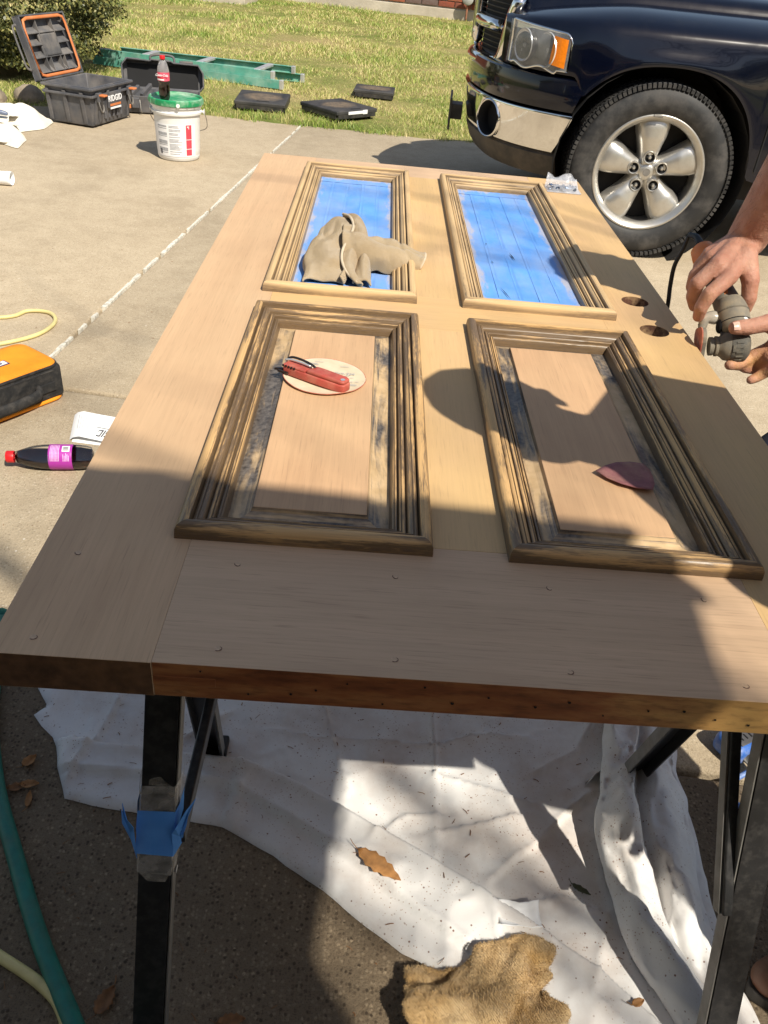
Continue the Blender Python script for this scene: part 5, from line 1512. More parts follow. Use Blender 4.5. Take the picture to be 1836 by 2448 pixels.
# ------------------------------------------------------------------ white canvas bundle, rolled sheet
cb = G()
def bundle(u, v):
    x = -2.62 + .68 * u; y = 4.86 + .78 * v
    e = min(u, 1 - u, v, 1 - v)
    m_ = max(0, min(1, e * 5)) ** .5
    x += .09 * vnoise(v * 4, 7) * (u > .5); y += .05 * vnoise(u * 5, 3)
    z = m_ * (.105 + .06 * fbm(u * 3 + 2, v * 4 + 1, 2) + .050 * abs(vnoise(u * 1.3 + v * 7.5, 3.3)) + .03 * abs(vnoise(u * 9 - v * 6, 8)))
    z *= .55 + .45 * min(1, v * 1.6)
    return (x, y, max(z * .72, .004))
cb.grid(bundle, 70, 80, uv=False)
for k in range(3):
    def layer(u, v, k=k):
        y = 4.88 + .13 * k + .24 * v; x = -2.55 + (.60 - .05 * k) * u + .03 * vnoise(v * 5, k)
        q = math.sin(math.pi * min(1, max(0, v)))
        return (x, y, .014 + .030 * k + .022 * q + .014 * fbm(u * 5, v * 5, k) - .05 * max(0, u - .93) * 14 * .05)
    cb.grid(layer, 30, 14, uv=False)
bo = cb.build('canvas_bundle', M_canvas, smooth=180, fix=False)
tag(bo, 'crumpled bundle of off white canvas on the driveway edge at the left', 'canvas')
kn = thing('putty_knife', 'blue grey handled knife lying on the off white canvas bundle', 'knife', (-2.12, 5.18, .125), (.10, .12, .18))
g = G(); g.tube(smoothpath([(-.12, 0, 0), (-.06, .004, .004), (.0, .0, .006), (.06, .0, .004), (.085, 0, 0)], 4), [.010, .012, .013, .014, .015, .015, .0155, .016, .016, .0155, .015, .015, .014, .013, .012, .010, .006], 10); g.build('handle', pm('blue_grey_handle', (.13, .16, .24), .4), kn, smooth=180)
g = G(); g.prism([(-.12, -.012), (-.20, -.035), (-.20, .035), (-.12, .012)], -.001, .001); g.build('blade', M_alu, kn)
rl = G()
def roll(u, v):
    a = v * 2 * math.pi * 1.35; r = .034 - .004 * v + .002 * vnoise(u * 4, v * 3)
    return Vector((-1.93 + .33 * u, 4.03 + r * math.cos(a) + .02 * u, .036 + r * math.sin(a)))
rl.grid(roll, 16, 50, uv=False)
ro = rl.build('rolled_paper', M_paper, smooth=180, fix=False); so = ro.modifiers.new('t', 'SOLIDIFY'); so.thickness = .001
tag(ro, 'rolled white paper lying on the driveway at the left edge', 'paper')

# ------------------------------------------------------------------ orange tool bag
bg_ = thing('tool_bag', 'orange and black soft tool bag lying on the driveway', 'bag', (-.60, 1.80, 0))
bx = Vector((-.137, -.192, 0)).normalized(); by = Vector((bx.y, -bx.x, 0)) * 1.0   # bx to the camera side, by to the left back
by = Vector((-.81, .58, 0)).normalized()
bg_.rotation_euler = (0, 0, math.atan2(bx.y, bx.x))
# local: x along the long handle side (towards the camera left), y to the right of it -> negative y is the back
BLn, BWd, BHt = .36, .20, .112
g = G(); g.box((BLn / 2, -BWd / 2, .008 + BHt / 2), (BLn, BWd, BHt)); g.build('body', M_fabric, bg_, bevel=.016, seg=4, smooth=50)
def sq(u, v, hx, hy, r): return None
pts = []
hx, hy, r = BLn / 2 - .004, BWd / 2 - .004, .035
for cx, cy, a0 in ((hx - r, hy - r, 0), (-hx + r, hy - r, 90), (-hx + r, -hy + r, 180), (hx - r, -hy + r, 270)):
    for k in range(7):
        a = rad(a0 + 15 * k); pts.append((BLn / 2 + cx + r * math.cos(a), -BWd / 2 + cy + r * math.sin(a)))
g = G(); n = len(pts)
rings = []
for s_, z in ((1, .115), (1, .121), (.97, .1265), (.75, .131), (.4, .134)):
    rings.append([(BLn / 2 + (x - BLn / 2) * s_, -BWd / 2 + (y + BWd / 2) * s_, z) for x, y in pts])
g.add([p for r_ in rings for p in r_] + [(BLn / 2, -BWd / 2, .1345)], [(i * n + k, i * n + (k + 1) % n, (i + 1) * n + (k + 1) % n, (i + 1) * n + k) for i in range(4) for k in range(n)] + [(4 * n + k, 4 * n + (k + 1) % n, 5 * n) for k in range(n)])
g.build('top_panel', M_orfab, bg_, smooth=60)
g = G(); g.tube([(x, y, .116) for x, y in pts], .005, 8, closed=True); g.build('piping', M_fabric, bg_, smooth=180)
g = G(); g.tube([(x, y, .104) for x, y in [(BLn / 2 + (a - BLn / 2) * 1.012, -BWd / 2 + (b + BWd / 2) * 1.02) for a, b in pts]], .0032, 6, closed=True); g.build('zip', M_black, bg_, smooth=180)
g = G(); g.tube([(x, y, .008) for x, y in pts], .006, 8, closed=True); g.build('bottom_piping', M_orfab, bg_, smooth=180)
g = G(); g.tube(smoothpath([(.095, .004, .058), (.098, .014, .055), (.12, .022, .052), (.20, .025, .050), (.28, .022, .050), (.302, .014, .050), (.305, .004, .052)], 5), .0105, 8); g.v = [(x, y, .052 + (z - .052) * 1.7) for x, y, z in g.v]; g.build('handle', M_fabric, bg_, smooth=180)
for x in (.065, .33):
    g = G(); g.box((x, .003, .056), (.06, .006, .030)); g.build('handle_patch', M_fabric, bg_, bevel=.002)
# zip pull and sewn label
g = G(); g.box((.185, -.085, .1350), (.115, .030, .0016), 0); g.build('label_patch', pm('label_navy', (.06, .03, .12), .6), bg_)
g = G(); g.box((.185, -.085, .1358), (.107, .023, .0012), 0); g.build('label_field', M_labelwhite, bg_)
text('logo_text', 'RIDGID', .0245, pm('label_dark', (.05, .03, .10), .6), bg_, (.185, -.085, .1368), (-1, 0, 0), (0, -1, 0), bold=.0006, depth=.0003)

# ------------------------------------------------------------------ cords and hoses
def cord(name, pts, r, mat, label, cat, n=8, sub=8):
    g = G(); g.tube(smoothpath(pts, sub), r, n); return tag(g.build(name, mat, smooth=180), label, cat)
cord('extension_cord', [(-1.9, 2.30, .007), (-1.4, 2.28, .007), (-1.02, 2.342, .007), (-.943, 2.42, .008), (-.87, 2.425, .008), (-.825, 2.375, .008), (-.815, 2.30, .008), (-.845, 2.21, .008), (-.93, 2.125, .008), (-1.02, 2.085, .008), (-1.15, 2.07, .007), (-1.3, 2.02, .007), (-1.35, 1.93, .007), (-1.15, 1.93, .007), (-.99, 2.015, .007), (-.90, 2.03, .007), (-.83, 1.97, .007), (-.84, 1.90, .007), (-.90, 1.86, .007)], .0075, M_hose_y, 'pale yellow cord looped on the driveway behind the orange tool bag', 'cord')
cord('green_hose', [(-.42, .80, .013), (-.34, .54, .013), (-.268, .375, .013), (-.185, .238, .013), (-.098, .104, .013), (-.012, -.010, .013), (.06, -.11, .013), (.10, -.3, .013)], .0135, M_hose_g, 'green garden hose on the shaded driveway at the lower left', 'hose', 10)
cord('extension_cord', [(-.50, .20, .008), (-.33, .135, .008), (-.20, .10, .008), (-.14, .075, .008), (-.075, .042, .008), (-.035, .008, .008), (.0, -.06, .008), (.05, -.2, .008)], .0085, M_hose_y, 'pale yellow cord crossing the green hose at the lower left corner', 'cord')

# ------------------------------------------------------------------ manual
mn = thing('paper_manual', 'folded white instruction manual lying upside down under the door edge', 'manual', (-.545, 1.69, 0))
ex = Vector((.122, -.012, 0)).normalized(); ey = Vector((.135, -1.0, 0)).normalized()
# x to the right, y towards the camera
def mp(a, b, z): 
    q = ex * a + Vector((.03, -.145, 0)).normalized() * b; return Vector((q.x, q.y, z))
g = G()
def sheet(u, v):
    a = .0 + .28 * u; b = .150 * v
    z = .004 + .020 * (1 - u) ** 2 * (1 - v * .3) * (1 - abs(u - .0)) + .006 * math.sin(u * 3 + v)
    if u < .12: z *= (u / .12) ** .5; a += .004
    return mp(a, b, max(.002, z))
g.grid(sheet, 24, 14); so_ = g.build('page', M_paper, mn, smooth=180, fix=False)
g = G(); g.grid(lambda u, v: mp(.012 + .27 * u, .006 + .150 * v, .0012), 2, 2); g.build('page', M_paper, mn, fix=False)
g = G()
for k in range(6):
    g.grid(lambda u, v: (lambda q: mp(q[0], q[1], sheet(q[0] / .28, q[1] / .15)[2] + .0007))((.024 + .0075 * k + .0015 * u, .022 + .085 * v)), 1, 8)
g.build('print_lines', M_greyink, mn, fix=False)
g = G()
g.grid(lambda u, v: (lambda q: mp(q[0], q[1], sheet(q[0] / .28, q[1] / .15)[2] + .0007))((.082 + .14 * u, .078 + .003 * v)), 8, 1); g.build('print_line', M_ink, mn, fix=False)
lt = text('logo_text', 'RIDGID', .046, M_ink, mn, tuple(mp(.128, .108, .0150)), tuple(-ex), tuple(Vector((.03, -.145, 0)).normalized()), bold=.0006, depth=.0002)
lt.scale = (.62, 1.15, 1)

# ------------------------------------------------------------------ blue cord tap behind the right sawhorse
bt = thing('cord_tap', 'dusty blue three way cord tap on the ground behind the right sawhorse leg', 'cord tap', (1.135, .555, 0), (0, 0, .5))
g = G(); g.box((0, 0, .028), (.085, .065, .05)); g.build('housing', M_blueplas, bt, bevel=.014, seg=3, smooth=50)
g = G(); g.box((.0, -.006, .0535), (.05, .03, .003)); g.build('socket', M_gplastic, bt, bevel=.001)
for sx in (-.012, .0, .012):
    g = G(); g.box((sx, -.006, .0555), (.003, .012, .001)); g.build('slot', M_shadow_dark, bt)
g = G(); g.tube([(-.01, -.03, .025), (-.012, -.055, .02)], [.012, .009], 10); g.build('strain_relief', M_rubber, bt, smooth=60)
cord('blue_cord', [(1.146, .50, .016), (1.115, .485, .008), (1.088, .468, .007), (1.082, .445, .007), (1.10, .420, .007), (1.17, .39, .007), (1.3, .40, .007), (1.5, .5, .007), (1.9, .55, .007)], .0055, M_bluecord, 'blue extension cord curving behind the right sawhorse leg', 'cord')
# ------------------------------------------------------------------ settled cloth shapes: a dropped rag, 32 x 32 points in half millimetres (x, y, z, ...)
FOLDS_BROWN = [
-133,-81,12,-118,-84,7,-100,-90,8,-88,-104,5,-76,-115,12,-74,-131,19,-61,-139,13,-56,-149,13,-41,-155,5,-36,-166,6,-17,-169,3,-14,-186,6,0,-188,13,14,-193,11,18,-178,12,10,-167,16,5,-156,13,11,-139,11,13,-129,23,19,-112,16,29,-97,17,27,-88,32,32,-77,21,42,-70,10,50,-66,6,52,-56,15,65,-45,4,79,-45,13,77,-35,21,85,-22,16,90,-14,8,100,-8,0,
-137,-94,12,-126,-98,14,-112,-103,12,-99,-111,16,-87,-123,8,-80,-140,5,-74,-150,10,-60,-159,4,-50,-165,14,-40,-166,14,-26,-175,15,-12,-173,16,-8,-187,24,5,-195,29,12,-179,26,20,-165,21,17,-157,26,16,-146,21,21,-130,19,29,-118,27,31,-103,31,40,-89,35,45,-78,31,50,-86,14,60,-76,11,64,-64,20,73,-54,16,84,-51,6,89,-34,7,98,-30,18,103,-16,13,110,-8,6,
-143,-103,3,-132,-113,10,-121,-117,14,-103,-124,14,-97,-133,22,-87,-146,16,-83,-159,6,-72,-172,8,-56,-180,14,-40,-176,22,-31,-164,29,-16,-170,31,-4,-175,37,1,-192,45,16,-184,40,19,-166,40,29,-160,34,22,-146,33,28,-138,27,35,-123,35,42,-108,41,50,-98,35,55,-90,32,62,-86,24,71,-81,11,74,-71,11,84,-63,25,94,-50,21,103,-45,9,107,-31,6,116,-17,14,123,-6,5,
-153,-113,13,-141,-122,6,-128,-131,12,-114,-138,11,-109,-139,19,-99,-154,14,-86,-162,21,-77,-173,24,-60,-168,24,-48,-178,35,-36,-169,44,-19,-168,45,-9,-173,50,4,-178,60,20,-177,54,32,-168,53,34,-153,49,23,-140,48,35,-133,41,52,-129,36,56,-116,42,56,-101,47,63,-105,30,74,-99,26,76,-93,13,88,-83,11,92,-68,13,104,-57,20,111,-44,20,121,-37,9,133,-25,9,125,-19,9,
-164,-126,11,-150,-133,20,-136,-141,16,-126,-154,18,-115,-151,26,-105,-156,26,-95,-166,30,-80,-163,38,-66,-166,39,-52,-167,44,-43,-175,53,-29,-173,60,-11,-177,67,6,-173,73,17,-169,68,29,-163,66,36,-150,68,34,-137,57,43,-132,52,54,-125,53,66,-121,46,70,-109,48,75,-101,41,79,-106,28,90,-102,15,99,-90,7,107,-80,15,115,-66,20,123,-52,16,123,-40,22,131,-28,25,137,-17,20,
-174,-140,18,-158,-147,25,-145,-154,28,-129,-154,33,-117,-164,36,-103,-153,44,-99,-169,47,-83,-172,52,-67,-163,54,-57,-167,56,-43,-161,57,-28,-165,67,-13,-165,72,-4,-170,84,14,-169,86,19,-156,82,26,-143,74,38,-130,71,51,-140,67,62,-131,60,67,-118,61,83,-114,54,88,-101,50,89,-96,38,103,-104,26,116,-96,13,121,-82,4,126,-67,15,131,-59,29,132,-44,26,138,-36,28,153,-25,16,
-171,-143,34,-162,-158,34,-150,-159,42,-137,-162,39,-126,-165,48,-113,-155,56,-99,-161,62,-88,-166,66,-70,-162,71,-63,-170,73,-46,-167,76,-34,-160,81,-16,-152,84,0,-154,86,10,-159,98,24,-156,97,29,-143,90,42,-135,86,57,-132,74,69,-130,69,76,-121,70,82,-107,70,96,-102,58,105,-107,44,115,-99,36,127,-96,25,135,-84,15,141,-69,10,146,-61,19,151,-47,25,150,-34,33,156,-25,31,
-175,-156,44,-167,-151,49,-154,-160,55,-138,-155,55,-128,-162,60,-119,-170,68,-104,-168,78,-90,-166,80,-76,-157,89,-65,-169,90,-51,-164,92,-32,-160,93,-16,-159,98,-5,-146,99,10,-144,97,20,-148,110,36,-149,106,49,-147,97,57,-137,87,68,-125,85,80,-127,81,93,-121,73,106,-114,67,116,-109,57,128,-104,48,132,-92,37,143,-85,30,149,-74,20,157,-62,18,164,-48,19,166,-33,29,159,-29,39,
-174,-168,57,-165,-152,63,-153,-149,67,-139,-160,73,-126,-153,74,-124,-164,84,-112,-171,92,-94,-171,95,-77,-167,102,-65,-158,105,-48,-167,109,-32,-156,111,-18,-151,114,-1,-153,115,6,-135,111,23,-132,110,39,-140,110,52,-143,112,58,-127,104,72,-125,101,86,-120,96,96,-129,86,113,-125,77,128,-115,69,139,-109,57,142,-94,47,146,-75,45,155,-66,34,171,-68,25,177,-55,28,180,-42,34,173,-29,44,
-187,-154,65,-173,-153,71,-157,-146,80,-145,-151,87,-127,-145,90,-124,-151,98,-109,-155,96,-95,-161,103,-79,-160,115,-65,-154,120,-53,-158,126,-35,-152,129,-20,-143,129,-4,-143,133,10,-135,130,22,-133,128,38,-139,128,52,-130,122,60,-121,119,70,-116,109,87,-123,110,103,-120,102,115,-114,92,131,-108,85,134,-98,72,141,-86,62,151,-73,52,161,-69,49,176,-69,45,186,-58,41,193,-41,39,190,-30,42,
-182,-145,78,-178,-137,72,-163,-134,78,-144,-136,83,-134,-130,95,-121,-134,104,-108,-143,104,-92,-140,103,-84,-145,117,-72,-142,133,-59,-149,143,-40,-150,145,-21,-145,147,-4,-136,149,9,-133,149,22,-132,147,41,-129,142,51,-122,139,60,-113,130,76,-117,124,87,-111,113,103,-105,110,113,-103,100,122,-94,92,135,-84,81,135,-74,68,147,-66,63,160,-59,60,175,-60,55,188,-52,59,197,-38,52,203,-28,43,
-185,-135,90,-171,-128,84,-160,-121,73,-143,-119,75,-129,-119,85,-113,-126,91,-105,-128,106,-96,-129,113,-79,-129,116,-63,-130,126,-56,-133,143,-41,-133,152,-25,-137,160,-8,-137,164,8,-129,168,25,-128,165,37,-119,158,55,-115,153,67,-104,144,75,-101,131,89,-96,119,96,-91,105,107,-87,100,110,-85,85,123,-75,77,135,-63,76,137,-55,63,154,-50,68,167,-43,59,182,-40,65,190,-29,63,205,-23,61,
-187,-117,87,-171,-117,96,-159,-110,89,-143,-107,85,-127,-106,82,-112,-109,92,-101,-111,106,-99,-120,124,-81,-118,132,-64,-112,132,-50,-116,144,-39,-116,153,-26,-119,163,-10,-118,167,4,-119,178,23,-116,177,30,-110,163,40,-102,150,54,-94,142,67,-90,130,77,-84,120,87,-79,106,94,-77,93,101,-73,82,112,-61,83,124,-50,77,133,-38,73,149,-36,70,162,-29,66,172,-29,54,183,-21,63,195,-8,67,
-186,-104,99,-172,-102,100,-158,-104,105,-148,-93,95,-131,-91,95,-114,-91,100,-99,-97,112,-99,-100,129,-88,-105,144,-70,-101,145,-54,-100,147,-35,-100,158,-26,-105,170,-14,-104,177,3,-98,181,15,-96,178,20,-95,161,26,-93,144,39,-91,129,54,-87,117,65,-75,118,78,-63,109,80,-64,92,87,-64,75,104,-56,72,110,-40,75,125,-36,65,137,-25,62,153,-29,55,164,-16,56,178,-13,49,194,-4,56,
-189,-94,114,-180,-89,103,-163,-87,105,-148,-85,109,-134,-79,106,-123,-87,116,-107,-87,122,-92,-90,126,-84,-86,140,-76,-89,152,-60,-92,162,-42,-93,165,-24,-89,167,-20,-86,177,0,-83,182,18,-81,180,28,-82,166,35,-78,150,37,-72,132,48,-71,119,58,-68,106,68,-55,98,80,-48,93,85,-46,80,93,-45,64,107,-35,60,117,-27,58,130,-27,50,143,-20,47,156,-8,52,170,3,49,176,5,58,
-197,-79,115,-178,-80,118,-168,-74,109,-152,-71,112,-140,-72,124,-125,-72,123,-108,-71,119,-96,-73,129,-80,-70,137,-71,-73,149,-56,-75,160,-43,-80,152,-30,-76,159,-18,-70,165,-5,-65,175,15,-62,174,21,-66,159,35,-62,149,47,-59,138,44,-54,120,57,-50,108,60,-47,91,73,-39,81,85,-31,87,92,-30,70,94,-26,55,109,-22,42,125,-16,41,137,-15,41,145,-1,47,157,11,44,160,15,53,
-202,-67,123,-186,-67,121,-167,-65,121,-157,-58,113,-140,-56,117,-126,-54,127,-110,-59,128,-95,-56,128,-91,-58,145,-73,-56,156,-57,-57,153,-46,-65,143,-29,-64,146,-26,-55,162,-5,-56,159,9,-49,161,23,-48,157,26,-50,140,40,-46,141,52,-41,128,57,-35,113,68,-34,100,68,-27,84,79,-22,74,90,-13,76,96,-10,59,105,-8,43,117,-7,31,135,-4,27,147,-1,33,145,14,40,154,26,40,
-203,-53,116,-188,-53,113,-172,-54,114,-158,-50,123,-142,-45,123,-125,-41,122,-113,-40,130,-102,-39,135,-93,-39,148,-76,-40,150,-59,-43,146,-48,-49,136,-34,-48,140,-21,-44,149,-9,-39,152,8,-41,146,18,-31,152,24,-35,136,35,-34,127,47,-25,133,60,-26,120,74,-20,110,71,-16,91,69,-7,75,84,-3,64,99,3,61,107,-1,48,120,6,40,127,9,28,140,8,19,148,25,24,152,35,36,
-205,-35,116,-186,-39,114,-170,-38,108,-154,-39,111,-148,-30,127,-132,-25,125,-117,-28,123,-109,-21,135,-95,-29,136,-80,-32,136,-66,-31,137,-48,-34,135,-37,-31,136,-26,-39,135,-9,-29,139,1,-28,135,13,-16,142,22,-13,134,28,-18,120,45,-11,128,55,-6,120,66,-8,105,78,-4,100,77,5,83,84,13,65,90,14,54,98,11,37,114,15,35,128,21,30,133,22,12,149,22,12,165,34,20,
-197,-36,101,-188,-26,108,-170,-20,110,-158,-28,100,-145,-22,110,-134,-21,111,-120,-17,113,-104,-17,119,-94,-26,119,-81,-21,126,-69,-26,121,-55,-23,126,-38,-19,124,-23,-28,122,-10,-25,121,-6,-11,130,9,-9,127,23,2,126,32,-1,114,44,-1,113,59,9,117,69,8,110,80,10,99,89,11,86,95,23,74,96,29,58,107,27,46,115,30,32,126,38,25,139,39,16,149,39,5,169,36,6,
-196,-26,85,-185,-21,92,-167,-14,94,-156,-12,102,-144,-14,95,-136,-7,106,-122,-4,110,-103,-11,113,-93,-19,106,-81,-9,116,-68,-10,117,-56,-20,108,-40,-19,106,-24,-12,112,-10,-15,106,-9,-2,115,8,-1,113,21,7,109,34,18,112,47,10,104,60,17,101,72,24,111,79,25,95,84,24,79,97,33,78,109,34,66,107,42,52,117,46,39,130,48,29,139,58,19,150,57,8,168,53,11,
-194,-14,73,-182,-10,83,-170,0,89,-161,2,101,-144,1,94,-130,-7,91,-115,2,98,-99,4,104,-93,-5,95,-79,-2,98,-66,5,105,-57,-6,95,-44,-7,94,-30,1,101,-14,-3,94,-9,8,98,8,12,104,21,7,95,40,16,97,48,27,99,56,29,104,65,36,99,83,37,96,84,39,85,88,45,68,106,50,67,120,54,57,124,59,46,138,53,44,151,58,29,159,70,16,164,69,4,
-189,-9,57,-185,0,71,-173,9,80,-156,10,86,-142,11,90,-127,9,85,-114,2,82,-104,15,92,-90,12,94,-83,3,84,-66,6,87,-54,10,88,-41,3,80,-31,7,87,-20,13,93,-6,17,89,8,22,92,24,24,88,39,24,79,40,36,92,50,44,95,66,47,99,79,51,101,93,51,93,99,57,77,104,64,63,118,66,58,128,69,46,139,68,41,157,73,35,170,73,24,175,78,9,
-198,5,58,-180,4,56,-168,13,66,-156,8,67,-141,8,73,-126,10,71,-112,14,70,-105,16,78,-93,28,83,-80,19,81,-67,10,70,-57,19,73,-41,15,73,-27,11,71,-17,24,82,-7,32,91,5,31,81,18,37,83,32,39,71,44,48,82,51,58,94,67,59,88,79,67,102,94,70,97,108,69,88,114,74,69,111,84,51,122,85,38,140,84,33,153,83,23,170,88,22,187,88,16,
-197,20,57,-179,18,55,-167,11,50,-152,12,54,-139,14,60,-129,13,57,-113,8,58,-99,14,63,-89,26,68,-77,33,77,-69,30,66,-56,26,62,-40,28,64,-30,30,74,-18,30,68,-12,42,81,0,47,85,16,53,81,29,57,73,45,62,72,55,70,82,63,76,94,77,83,94,95,86,101,99,85,85,106,89,71,121,89,59,129,93,48,134,97,32,150,100,21,166,99,13,184,102,7,
-196,25,42,-179,25,46,-164,24,49,-150,16,43,-136,18,44,-124,28,49,-107,19,48,-95,17,47,-86,28,57,-82,41,65,-67,47,65,-57,39,54,-44,39,56,-36,48,69,-22,47,58,-8,53,66,-6,63,79,8,67,78,22,71,78,40,76,82,53,80,74,60,87,83,71,98,92,89,105,97,98,105,84,103,105,68,117,106,61,131,102,51,145,102,46,157,111,34,170,112,27,175,116,17,
-187,31,28,-173,33,36,-163,35,41,-150,30,36,-135,27,34,-121,25,35,-107,33,41,-89,26,36,-75,36,42,-83,49,48,-70,61,54,-58,55,44,-39,54,45,-43,62,58,-24,63,62,-6,69,56,-1,78,70,8,83,80,24,84,70,38,88,75,48,96,78,63,97,68,73,105,78,82,117,84,98,121,87,104,123,72,110,122,56,129,119,49,144,114,55,159,122,46,170,122,38,183,130,26,
-187,45,37,-177,47,29,-161,46,33,-147,46,42,-136,43,29,-122,42,25,-108,35,23,-89,38,25,-71,41,26,-79,59,33,-72,71,39,-55,74,41,-42,70,39,-29,69,49,-27,79,62,-15,82,63,1,92,63,10,94,74,22,101,80,34,104,72,48,112,79,58,109,69,73,111,64,86,122,68,98,134,77,108,138,73,118,136,61,130,135,55,144,133,62,162,131,57,176,130,49,186,135,43,
-190,52,42,-176,57,41,-163,60,32,-146,57,29,-132,60,31,-118,53,24,-106,49,15,-91,47,17,-73,52,9,-72,63,20,-64,76,31,-55,88,33,-40,85,34,-22,82,38,-24,93,54,-16,96,61,-9,100,74,3,106,77,16,114,72,29,118,75,42,124,69,59,128,76,71,130,63,85,133,53,89,147,66,103,153,72,121,149,72,133,150,57,143,148,51,162,149,52,175,144,44,192,142,51,
-194,61,25,-179,71,31,-163,75,33,-154,68,19,-139,70,20,-123,67,15,-104,63,11,-90,65,14,-84,64,3,-70,72,8,-58,82,18,-44,89,22,-39,99,33,-26,98,32,-25,105,47,-19,109,58,-13,114,74,0,120,77,12,128,76,20,132,68,37,138,76,52,145,74,62,145,57,77,150,51,95,158,51,106,165,57,117,169,67,132,168,55,143,164,41,162,165,43,178,161,38,193,160,49,
-193,72,20,-179,76,16,-168,87,19,-154,84,14,-139,86,8,-125,76,9,-110,75,5,-100,77,12,-86,79,11,-75,86,8,-58,86,6,-44,96,7,-30,100,14,-23,110,23,-22,118,40,-20,122,51,-12,129,66,-6,133,80,5,140,74,18,144,65,30,148,61,47,156,62,61,160,61,71,165,49,89,172,46,105,178,49,120,181,55,133,187,53,147,180,44,158,177,34,177,177,36,190,178,43,
-194,90,24,-185,90,10,-169,91,3,-159,102,10,-142,97,16,-126,95,15,-111,87,16,-94,80,22,-87,93,22,-72,96,13,-66,92,15,-49,99,17,-37,111,8,-28,119,15,-16,128,30,-16,136,43,-15,146,61,-13,150,77,4,151,85,13,157,75,30,161,65,37,166,52,55,173,55,72,175,62,80,187,55,98,190,58,113,196,45,126,192,41,144,194,45,161,191,37,168,189,31,188,193,35]
def rag_points(b, n=32):
    return np.array(b, float).reshape(n, n, 3) / 2000.0
def rag_object(name, b, mat, loc, scale, rz, thick, relax=1):
    P = rag_points(b); n = P.shape[0]
    for _ in range(relax):
        Q = P.copy(); Q[1:-1, 1:-1] = .5 * P[1:-1, 1:-1] + .125 * (P[:-2, 1:-1] + P[2:, 1:-1] + P[1:-1, :-2] + P[1:-1, 2:]); P = Q
    P = P * np.array(scale); c, s_ = math.cos(rz), math.sin(rz)
    P = np.stack([P[..., 0] * c - P[..., 1] * s_ + loc[0], P[..., 0] * s_ + P[..., 1] * c + loc[1], P[..., 2] + loc[2]], -1)
    g = G(); g.add(P.reshape(-1, 3).tolist(), [(j * n + i, j * n + i + 1, (j + 1) * n + i + 1, (j + 1) * n + i) for j in range(n - 1) for i in range(n - 1)])
    o = g.build(name, mat, smooth=180, fix=False)
    so = o.modifiers.new('t', 'SOLIDIFY'); so.thickness = thick; so.offset = 0
    su = o.modifiers.new('u', 'SUBSURF'); su.levels = 2; su.render_levels = 2
    apply_mods(o); o.data.polygons.foreach_set('use_smooth', [True] * len(o.data.polygons))
    edge = [P[0, i] for i in range(n)] + [P[i, n - 1] for i in range(1, n)] + [P[n - 1, i] for i in range(n - 2, -1, -1)] + [P[i, 0] for i in range(n - 2, 0, -1)]
    return o, edge
# ------------------------------------------------------------------ drop cloth under the door
OUT = [(-.282, .60), (-.243, .556), (-.262, .537), (-.235, .515), (-.203, .491), (-.172, .42), (-.148, .355), (-.064, .343), (.14, .316), (.235, .265), (.325, .209), (.454, .115), (.55, .07), (.647, .022), (.80, -.075), (.93, -.17),
       (.975, -.10), (.97, .05), (.985, .20), (.995, .41), (.99, .60), (1.02, 1.0), (1.0, 1.35), (.4, 1.42), (-.2, 1.36), (-.33, 1.0), (-.30, .72)]
_o = []
for k_ in range(len(OUT)):      # no cloth edge is ruler straight
    p_, q_ = OUT[k_], OUT[(k_ + 1) % len(OUT)]; m_ = max(1, int(math.hypot(q_[0] - p_[0], q_[1] - p_[1]) / .022))
    for i_ in range(m_):
        x_ = p_[0] + (q_[0] - p_[0]) * i_ / m_; y_ = p_[1] + (q_[1] - p_[1]) * i_ / m_
        _o.append((x_ + .006 * vnoise(x_ * 14, y_ * 14, 1) + .0015 * vnoise(x_ * 60, y_ * 60, 2), y_ + .006 * vnoise(x_ * 14, y_ * 14, 5) + .0015 * vnoise(x_ * 60, y_ * 60, 6)))
OUT = _o
def seg_d(px, py, a, b):
    ax, ay = a; bx, by = b; dx, dy = bx - ax, by - ay
    t = np.clip(((px - ax) * dx + (py - ay) * dy) / (dx * dx + dy * dy), 0, 1)
    qx, qy = ax + t * dx, ay + t * dy
    return np.hypot(px - qx, py - qy), (px - ax) * dy - (py - ay) * dx, qx, qy
def poly_d(px, py, pts):
    best = np.full(px.shape, 9.0); sg = np.zeros(px.shape); bx = np.zeros(px.shape); by = np.zeros(px.shape)
    for a, b in zip(pts[:-1], pts[1:]):
        d, s_, qx, qy = seg_d(px, py, a, b); k = d < best
        best = np.where(k, d, best); sg = np.where(k, np.sign(s_), sg); bx = np.where(k, qx, bx); by = np.where(k, qy, by)
    return best, sg, bx, by
def inside(px, py, pts):
    r = np.zeros(px.shape, bool); n = len(pts)
    for i in range(n):
        x0, y0 = pts[i]; x1, y1 = pts[(i + 1) % n]
        c = ((y0 > py) != (y1 > py)) & (px < (x1 - x0) * (py - y0) / (y1 - y0 + 1e-12) + x0)
        r ^= c
    return r
def nfield(X, Y, s_, seed, o=4):
    """numpy value noise"""
    out = np.zeros(X.shape); k = .5
    rs = np.random.RandomState(seed)
    for i in range(o):
        T = rs.rand(64, 64) * 2 - 1
        x = X * s_ + 31.7; y = Y * s_ + 17.3
        xi = np.floor(x).astype(int); yi = np.floor(y).astype(int); xf = x - xi; yf = y - yi
        u = xf * xf * (3 - 2 * xf); v = yf * yf * (3 - 2 * yf)
        g_ = lambda a, b: T[a % 64, b % 64]
        out += k * ((g_(xi, yi) * (1 - u) + g_(xi + 1, yi) * u) * (1 - v) + (g_(xi, yi + 1) * (1 - u) + g_(xi + 1, yi + 1) * u) * v)
        k *= .5; s_ *= 2.1
    return out
